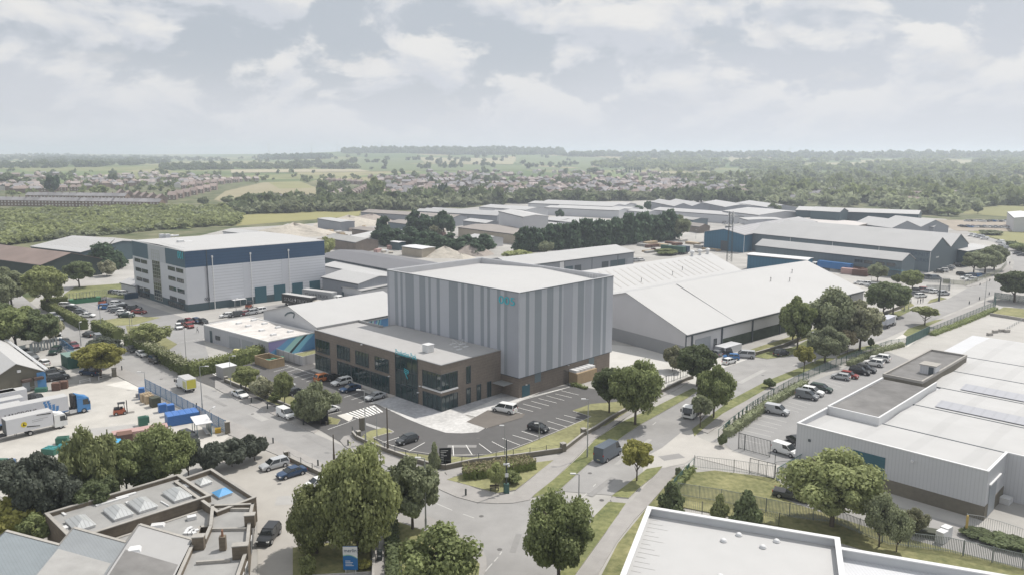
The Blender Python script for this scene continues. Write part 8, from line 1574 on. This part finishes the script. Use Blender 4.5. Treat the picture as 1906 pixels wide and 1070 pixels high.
hedge('long clipped hedge with a sunlit yellow top along the left car park',[(82,572),(120,593),(158,613)],1.9,2.6,'hedge','lime'); hedge('short clipped hedge running back beside the green skips',[(84,569),(126,565)],2.4,2.4,'hedge','lime')
hedge('second clipped hedge ending at the black board',[(180,612),(200,622),(222,632)],3.0,2.6,'hedge','lime'); hedge('cream flowering hedge along the side road',[(238,640),(285,664),(352,699)],2.2,2.8,'hedge','blossom',wob=.3); hedge('thick hedge between the workshop yard and the office car park',[(352,699),(400,690),(450,676),(502,658)],3.2,2.7,'hedge','lime',wob=.28)
hedge('large curved corner hedge with reddish tips',[(862,887),(885,886),(925,880),(960,874),(990,868)],3.0,1.6,'hedge','rosy',n=120,ls=.1); hedge('hedge growing along the right hand car park fence',[(1352,812),(1380,792),(1430,756),(1470,733),(1498,717)],1.6,1.3,'grey',wob=.2,ls=.11); hedge('farther part of the hedge along the car park fence',[(1580,680),(1640,654),(1680,644)],1.4,1.0,'grey',wob=.2); hedge('weedy growth under the fence beyond the green gate',[(1735,624),(1800,599),(1853,577)],1.6,.8,'mid',wob=.2)
hedge('clipped green edge beside the narrow path',[(733,1085),(730,1010),(724,960)],1.6,1.0,'dark'); hedge('low ivy under the fence by the lower footway',[(1288,876),(1268,898),(1248,922)],1.2,.9,'mid'); hedge('dark hedge bank right of the far bend',[(1880,458),(1906,468),(1940,480)],4,2.5,'dark',n=20,ls=.3)
hedge('low shrub border by the timber enclosure',[(1064,716),(1092,724)],.8,.6,'mid')
# ---------------------------------------------------------------- woods that read as one mass
def inpoly(x,y,P):
 c = False; j = len(P) - 1
 for i in range(len(P)):
  if (P[i][1] > y) != (P[j][1] > y) and x < (P[j][0] - P[i][0]) * (y - P[i][1]) / (P[j][1] - P[i][1]) + P[i][0]: c = not c
  j = i
 return c
FQ = (([(780,294),(960,296),(955,307),(790,303)],'Fp'),([(480,300),(780,295),(790,304),(560,312)],'Fg'),([(600,304),(960,308),(1090,316),(690,320)],'Fg'),([(430,317),(690,316),(690,320),(430,323)],'Fc'),([(300,302),(480,300),(560,310),(330,311)],'Fm'),([(960,292),(1130,294),(1095,314),(960,306)],'Fg'),([(0,303),(55,300),(72,308),(0,311)],'Fc'),([(75,309),(120,308.5),(122,311),(70,311)],'Fc'),([(1540,304),(1606,303),(1602,312),(1532,311)],'Fp'),([(1600,299),(1700,297),(1705,302),(1606,304)],'Fp'),([(1760,299),(1815,298),(1812,305),(1750,306)],'Fp'),([(1355,294),(1405,294),(1406,299),(1360,298)],'Fp'),([(1320,318),(1410,316),(1425,324),(1330,326)],'Fg'),([(1045,316),(1090,314),(1120,320),(1040,320)],'Fg'),([(1500,307),(1620,306),(1600,314),(1480,315)],'Fp'),([(1610,300),(1705,299),(1700,304),(1606,306)],'Fm'),([(1735,304),(1800,302),(1790,310),(1725,312)],'Fp'),([(1340,297),(1410,296),(1412,301),(1345,302)],'Fp'),([(1790,335),(1906,330),(1960,334),(1800,342)],'Fm'))
FX = [q for q,_ in FQ]
BL = [leafcloud('round',40 + i,5,11,.30) for i in range(4)]
def wood(name,label,poly,n,size,col,hk=1.0,seed=1,var=.35):
 R = random.Random(seed); xs = [p[0] for p in poly]; ys = [p[1] for p in poly]; VV = []; QQ = []; off = 0; k = 0; tries = 0
 while k < n and tries < n * 30:
  tries += 1; x,y = R.uniform(min(xs),max(xs)),R.uniform(min(ys),max(ys))
  if not inpoly(x,y,poly) or (size < 28 and any(inpoly(x,y + 1.2,q) for q in FX) and name != 'hedgerow_trees'): continue
  P = far(x,y); s = size * (1 + R.uniform(-var,var)); V,Q = BL[k % 4]; a = R.uniform(0,6.28); c,sn = math.cos(a),math.sin(a); h = s * hk * R.uniform(.8,1.25)
  V2 = np.stack([(V[:,0] * c - V[:,1] * sn) * s * .62 + P.x,(V[:,0] * sn + V[:,1] * c) * s * .62 + P.y,V[:,2] * h + P.z - .1 * h],1); VV.append(V2); QQ.append(Q + off); off += len(V); k += 1
 o = link(bpy.data.objects.new(name,npmesh(name,np.concatenate(VV),np.concatenate(QQ),[LF[col]]))); o['kind'] = 'stuff'; tag(o,label,'woodland'); return o
wood('scrub_woodland','thick green scrub woodland filling the land behind the left sheds',[(-60,396),(120,394),(200,389),(430,388),(450,402),(436,420),(300,428),(200,436),(120,440),(58,452),(-60,462)],2100,6.5,'willow',.62,1)
wood('scrub_woodland','paler bushes scattered through the left scrub woodland',[(-60,400),(430,392),(445,410),(300,430),(60,450),(-60,460)],900,6,'grey',.6,2)
wood('tree_belt','mixed tree belt between the town and the industrial estate',[(436,390),(480,378),(560,374),(760,374),(900,378),(960,368),(1160,370),(1250,366),(1440,372),(1445,388),(1380,378),(1300,372),(980,377),(860,386),(760,391),(560,396),(440,400)],900,10,'grey',.8,3)
wood('tree_belt','darker trees within the belt behind the estate',[(440,388),(760,376),(980,372),(1250,368),(1440,374),(1440,386),(1200,372),(860,384),(440,398)],220,12,'dark',1.0,4)
wood('woodland','broad hazy woodland on the right behind the sheds',[(1200,334),(1430,320),(1960,330),(1960,384),(1850,384),(1740,402),(1700,398),(1640,386),(1440,384),(1430,372),(1330,352)],1050,12,'grey',.8,5)
wood('woodland','dark crowns through the right hand woodland',[(1240,336),(1430,326),(1960,336),(1960,380),(1800,386),(1640,382),(1430,370)],300,15,'mid',1.0,6)
wood('far_woodland','far bluish woods covering the right hand hills',[(1090,300),(1230,293),(1960,292),(1960,331),(1430,321),(1240,320),(1100,312)],950,22,'mid',.7,7)
wood('far_woodland','wooded skyline of the right hand hills',[(1040,288),(1906,289),(1980,291),(1980,295),(1230,295),(1040,292)],700,30,'dark',.7,8)
wood('ridge_woodland','dark wood along the central ridge',[(640,284),(700,282.5),(960,281.5),(1050,285),(1050,289),(830,289),(760,285.5),(640,286.5)],900,30,'dark',.85,9)
wood('far_woodland','dark rectangular plantation left of the ridge',[(482,293),(615,292),(617,298),(484,298.5)],200,24,'conifer',.7,10)
wood('far_woodland','hazy woods on the far left plain',[(-60,290),(130,288),(330,295),(470,300),(480,306),(300,305),(180,312),(-60,316)],700,24,'dark',.6,11)
wood('tree_belt','dark belt of trees beyond the left hand houses',[(300,312),(440,308),(690,311),(690,316),(480,316),(300,318)],240,16,'dark',.8,12)
wood('town_trees','countless garden trees filling the gaps between the town houses',[(-60,318),(300,318),(500,326),(700,330),(960,318),(1200,318),(1300,324),(1430,334),(1430,370),(960,370),(760,374),(620,376),(600,340),(430,342),(395,352),(340,366),(-60,366)],420,7.5,'mid',.9,13)
wood('town_trees','dark garden trees standing among the town houses',[(-60,322),(500,322),(960,322),(1430,332),(1430,366),(960,366),(620,376),(600,350),(430,336),(300,352),(-60,356)],150,10,'dark',1.1,14)
wood('hedgerow_trees','hedgerow trees dotted over the far fields',[(620,290),(1000,292),(1100,300),(1080,315),(700,318),(440,312),(300,300)],90,17,'dark',.9,15)
for i,(x,y,tp,w,c,k) in enumerate(((100,362,325,24,'conifer','mid'),(212,343,322,18,'dark','mid'),(187,368,345,34,'mid','mid2'),(50,345,330,22,'dark','mid2'),(8,345,322,40,'dark','mid'),(425,380,364,26,'grey','mid2'),(380,386,366,20,'grey','mid'),(455,392,376,40,'grey','mid2'),(600,362,335,22,'dark','mid'),(618,365,345,18,'mid','mid'),(662,380,362,40,'dark','mid2'),(700,372,330,36,'mid','mid2'),(725,388,368,34,'grey','mid2'),(770,385,365,28,'blossom','mid2'),(907,345,326,16,'dark','mid'),(1100,382,360,42,'dark','mid2'),(1104,325,312,26,'dark','mid'),(1313,336,320,18,'mid','mid'),(1364,378,348,44,'dark','mid2'),(1206,395,374,16,'conifer','mid'),(1188,396,382,18,'conifer','mid'),(1042,407,390,18,'conifer','mid2'),(1440,400,378,26,'dark','mid2'),(1570,372,350,28,'dark','mid2'),(1742,386,366,18,'dark','mid'),(1820,398,384,14,'dark','mid'),(1765,402,386,40,'mid','mid2'),(1857,360,342,26,'dark','mid'),(1790,388,372,22,'dark','mid'),(1645,358,340,22,'dark','mid'))): tree(k,c,(x,y),tp,w,'single larger tree standing out of the distant greenery','tree','larger far trees')
for i in range(22): tree('midcone','conifer',(450 + i * 9.6 + rt.uniform(-3,3),397 + rt.uniform(-2,2) - i * .25),391 - i * .2,6,'young conifer along the edge of the mown meadow','conifer','young meadow conifers')
# ---------------------------------------------------------------- fields
def drape(name,quad,m,nx=14,ny=5,dz=.8):
 mb = MB(); A,B,C,D = [Vector(q) for q in quad]; rows = []
 for j in range(ny + 1):
  v = j / ny; rows.append([far(*((A * (1 - u) + B * u) * (1 - v) + (D * (1 - u) + C * u) * v)) for u in [i / nx for i in range(nx + 1)]])
 for j in range(ny):
  for i in range(nx): mb.face([tuple(Vector(p) + Vector((0,0,dz))) for p in (rows[j + 1][i],rows[j + 1][i + 1],rows[j][i + 1],rows[j][i])])
 ground(name,mb,m)
Fp = mat('pale_field',(.30,.275,.17),.95,.1,.01); Fg = mat('green_field',(.13,.16,.07),.95,.15,.01); Fm = mat('meadow_field',(.22,.215,.10),.95,.15,.02); Ft = mat('tan_field',(.27,.24,.15),.95,.12,.02); Fc = mat('cut_field',(.36,.32,.22),.95,.1,.01)
for q,m in FQ: drape('field',q,eval(m))
sheet('field',[(398,372),(420,356),(490,340),(560,338),(588,350),(590,364),(560,372),(430,380)],.02,Ft); sheet('field',[(500,340),(560,338),(585,350),(520,352)],.03,Fm); sheet('field',[(428,402),(520,396),(672,392),(668,402),(600,408),(440,421)],.03,mat('mown_meadow',(.25,.235,.10),.95,.1,.05))
sheet('field',[(1792,398),(1800,390),(1906,377),(2000,374),(2000,404),(1880,404)],.03,Fm); sheet('car_park',[(1728,409),(1790,410),(1906,412),(2000,413),(2000,432),(1780,430)],.02,M_soil); sheet('field',[(1800,431),(1906,432),(2000,440),(2000,470),(1900,455)],.03,Fm); sheet('road',[(1092,337),(1097,337),(1111,358),(1104,358)],.04,M_pave); sheet('road',[(642,362),(668,348),(672,348),(652,366)],.04,M_pave)
# ---------------------------------------------------------------- the town
H_br = mat('house_brick',(.20,.145,.115),.9,.15,.3); H_rd = mat('house_red_brick',(.22,.165,.145),.9,.15,.3); H_wh = mat('house_render',(.55,.53,.49),.9,.1,.3); R_sl = mat('slate_roof',(.24,.23,.235),.8,.15,.3,island=.06); R_br = mat('brown_tile_roof',(.27,.215,.19),.85,.15,.3,island=.06); R_rd = mat('red_tile_roof',(.31,.245,.22),.85,.15,.3,island=.06); R_pk = mat('pale_tile_roof',(.36,.31,.29),.85,.12,.3,island=.06)
HP = {}
def house(p,deg,kind,label,group):
 W,D,he,hr,wm,rm,hip = dict(terrace=(7.5,9,5.4,8.2,H_br,R_sl,0),semi=(8.5,8.5,5.2,7.9,H_br,R_br,2.6),red=(8.5,9,5,8.6,H_rd,R_rd,0),pale=(9,9,3.4,6.2,H_wh,R_pk,2.4),pink=(8,8.5,5.2,8.2,H_rd,R_pk,0))[kind]
 if kind not in HP:
  t = thing('house',label,'house'); w = MB(); w.prism([(-W / 2,-D / 2),(W / 2,-D / 2),(W / 2,D / 2),(-W / 2,D / 2)],-.2,he)
  if not hip:
   for s in (-1,1): w.face([(s * W / 2,-D / 2,he),(s * W / 2,D / 2,he),(s * W / 2,0,hr)][::s])
  wo = part('wall',w,wm,t,local=True); r = MB(); a,b = W / 2 + .15,D / 2 + .35; x = W / 2 - hip + (.15 if not hip else 0)
  r.face([(-a,-b,he - .1),(a,-b,he - .1),(x,0,hr + .1),(-x,0,hr + .1)]); r.face([(a,b,he - .1),(-a,b,he - .1),(-x,0,hr + .1),(x,0,hr + .1)])
  if hip: r.face([(a,-b,he - .1),(a,b,he - .1),(x,0,hr + .1)]); r.face([(-a,b,he - .1),(-a,-b,he - .1),(-x,0,hr + .1)])
  ro = part('roof',r,rm,t,local=True); c = MB(); c.box((W / 2 - .6,0,hr - .8),(.6,.9,1.9)); part('chimney',c,H_rd,ro,local=True)
  for s in (-1,1):
   for k in (-1,1):
    for z in (.9,3.4):
     if z + 1.3 < he: c = MB(); c.box((k * W * .25,s * (D / 2 + .01),z),(1.5,.06,1.3)); part('window',c,H_wh,t,local=True)
  HP[kind] = t
 else: t = dup(HP[kind],(0,0,0))
 P = far(*p); t.location = (P.x,P.y,P.z); t.rotation_euler = (0,0,rad(deg)); t['label'] = label; t['category'] = 'house'; t['group'] = group
nh = 0
def hrow(a,b,n,kind,label,group,turn=0,jit=0):
 A,B = far(*a),far(*b); d = math.degrees(math.atan2(B.y - A.y,B.x - A.x))
 for i in range(n): t = i / max(1,n - 1); house((a[0] + (b[0] - a[0]) * t + rt.uniform(-jit,jit),a[1] + (b[1] - a[1]) * t + rt.uniform(-jit,jit) * .3),d + turn,kind,label,group)
for r_ in [((8,383),(296,387),24,'terrace','terraced house in the long front row on the far left','front terrace on the far left'),((60,373),(232,375),14,'terrace','terraced house in the shorter row behind the long left terrace','back terrace on the far left'),
 ((322,372),(398,354),7,'red','red roofed new house beside the tan field','red roofed row by the tan field',90),((228,368),(300,378),6,'red','red roofed new house at the right end of the left terrace','red roofed houses past the terrace',0,2),((345,352),(440,340),8,'red','red roofed new house in the row behind the tan field row','second red roofed row',90),((340,342),(476,338),10,'pink','pink roofed house along the top of the tan field','pink roofed houses above the tan field',0,1),
 ((126,347),(262,343),11,'semi','hipped roof house in the band behind the left terraces','hipped houses on the left',0,2),((30,358),(150,356),9,'semi','brown roofed house among trees at far left','brown roofed houses at far left',0,3),((150,334),(330,330),12,'pale','small pale house far back on the left','pale houses far back on the left',0,3),
 ((506,377),(588,380),8,'terrace','terraced house just above the meadow trees','terrace above the meadow'),((612,340),(672,344),7,'semi','house in the long row left of the school','row left of the school'),((616,369),(644,356),7,'pale','pale fronted house stepping up the left of the climbing street','left side of the climbing street',0),((650,369),(680,354),7,'semi','brown house stepping up the right of the climbing street','right side of the climbing street',0),((690,333),(756,336),5,'pink','long pinkish school block in the middle of the town','school blocks'),
 ((755,356),(775,345),5,'red','brick gabled house left of the cul de sac','cul de sac left side',90),((795,362),(806,346),6,'red','brick gabled house right of the cul de sac','cul de sac right side',90),((770,343),(840,341),8,'terrace','terraced house behind the cul de sac','terrace behind the cul de sac'),((700,366),(745,364),4,'semi','house beside the big central trees','houses by the central trees',0,2),
 ((850,372),(948,370),9,'terrace','dark roofed house in the nearest central row','nearest central row',0,1),((850,362),(955,358),9,'semi','dark roofed house in the second central row','second central row',0,2),((860,350),(960,346),9,'terrace','dark roofed house in the third central row','third central row',0,2),((780,332),(900,330),9,'semi','small house at the back of the central town','back of the central town',0,3),((965,368),(1090,364),11,'semi','house in the front row right of centre','front row right of centre',0,2),((965,356),(1085,350),10,'semi','house in the second row right of centre','second row right of centre',0,2),((970,338),(1050,334),6,'semi','large roofed house below the green hill','houses below the green hill',0,2),((1050,330),(1085,338),5,'red','red roofed house beside the pale street','red houses by the pale street',0,2),((1112,352),(1150,362),5,'red','red roofed house right of the pale street','red houses right of the pale street',0,2),((1110,340),(1150,338),5,'red','red house behind the pale street','red houses behind the pale street',0,2),((1160,345),(1290,340),11,'semi','grey roofed house in the right central band','right central band',0,3),((1180,356),(1280,352),7,'semi','grey roofed house in the lower right central band','lower right central band',0,3),((1255,328),(1385,332),10,'pale','small pale house at the back right of the town','back right of the town',0,2),
 ((1430,370),(1460,366),4,'terrace','pale gabled house at the left of the white terraces','white terrace left part',90),((1478,378),(1552,362),10,'terrace','house in the terrace with white sunlit roofs','white roofed terrace',90),((1585,362),(1622,366),5,'semi','house half hidden in the right woodland','houses in the right woodland',0,2),((1655,378),(1720,386),8,'red','red roofed house in the front of the right estate','front of the red estate',0,2),((1690,370),(1780,376),10,'red','red roofed house in the middle of the right estate','middle of the red estate',90,2),((1715,364),(1800,368),8,'pink','pale red roofed house at the back of the right estate','back of the red estate',0,2)]: hrow(*r_)
sm = MB(); R5 = random.Random(21); HPL = [[(760,322),(960,320),(1200,322),(1400,330),(1400,352),(1290,362),(960,370),(760,372),(700,340)],[(0,326),(330,326),(440,334),(330,350),(0,362)],[(1100,340),(1300,336),(1430,344),(1400,366),(1100,368)]]
for poly,n in zip(HPL,(300,130,70)):
 k = 0
 while k < n:
  x,y = R5.uniform(min(q[0] for q in poly),max(q[0] for q in poly)),R5.uniform(min(q[1] for q in poly),max(q[1] for q in poly))
  if not inpoly(x,y,poly): continue
  k += 1; P = far(x,y); a = R5.choice((.3,1.87,.9,2.4)) + R5.uniform(-.15,.15); W = R5.uniform(8,16); D = 8.5; he = 5.2; c,sn = math.cos(a),math.sin(a); T = lambda u,v,z: (P.x + u * c - v * sn,P.y + u * sn + v * c,P.z + z); mi = R5.choice((1,1,2,3)); wi = R5.choice((0,0,4))
  sm.prism([T(-W / 2,-D / 2,0)[:2],T(W / 2,-D / 2,0)[:2],T(W / 2,D / 2,0)[:2],T(-W / 2,D / 2,0)[:2]],P.z - .5,P.z + he,wi); i = R5.choice((0,2.5))
  for q in ([(-W / 2 - .2,-D / 2 - .3,he),(W / 2 + .2,-D / 2 - .3,he),(W / 2 - i,0,he + 3),(-W / 2 + i,0,he + 3)],[(W / 2 + .2,D / 2 + .3,he),(-W / 2 - .2,D / 2 + .3,he),(-W / 2 + i,0,he + 3),(W / 2 - i,0,he + 3)],[(W / 2 + .2,-D / 2 - .3,he),(W / 2 + .2,D / 2 + .3,he),(W / 2 - i,0,he + 3)],[(-W / 2 - .2,D / 2 + .3,he),(-W / 2 - .2,-D / 2 - .3,he),(-W / 2 + i,0,he + 3)]): sm.face([T(*v) for v in q],mi)
o = part('distant_houses',sm,[H_br,R_sl,R_br,R_pk,H_wh]); o['kind'] = 'stuff'; tag(o,'mass of tiny houses filling the far town behind the named rows','houses')
# ---------------------------------------------------------------- the air
m = bpy.data.materials.new('haze'); m.use_nodes = True; nt = m.node_tree; nt.nodes.remove(nt.nodes['Principled BSDF']); pv = nt.nodes.new('ShaderNodeVolumePrincipled'); pv.inputs['Color'].default_value = (.81,.872,1.0,1); pv.inputs['Density'].default_value = HAZE = 0.00021; pv.inputs['Anisotropy'].default_value = .35
nt.links.new(pv.outputs[0],nt.nodes['Material Output'].inputs['Volume'])
b = MB(); b.box((0,0,-45),(30500,30500,160)); o = part('haze',b,m); o['kind'] = 'stuff'; o['label'] = 'thin pale summer haze over the whole landscape'; o['category'] = 'haze'
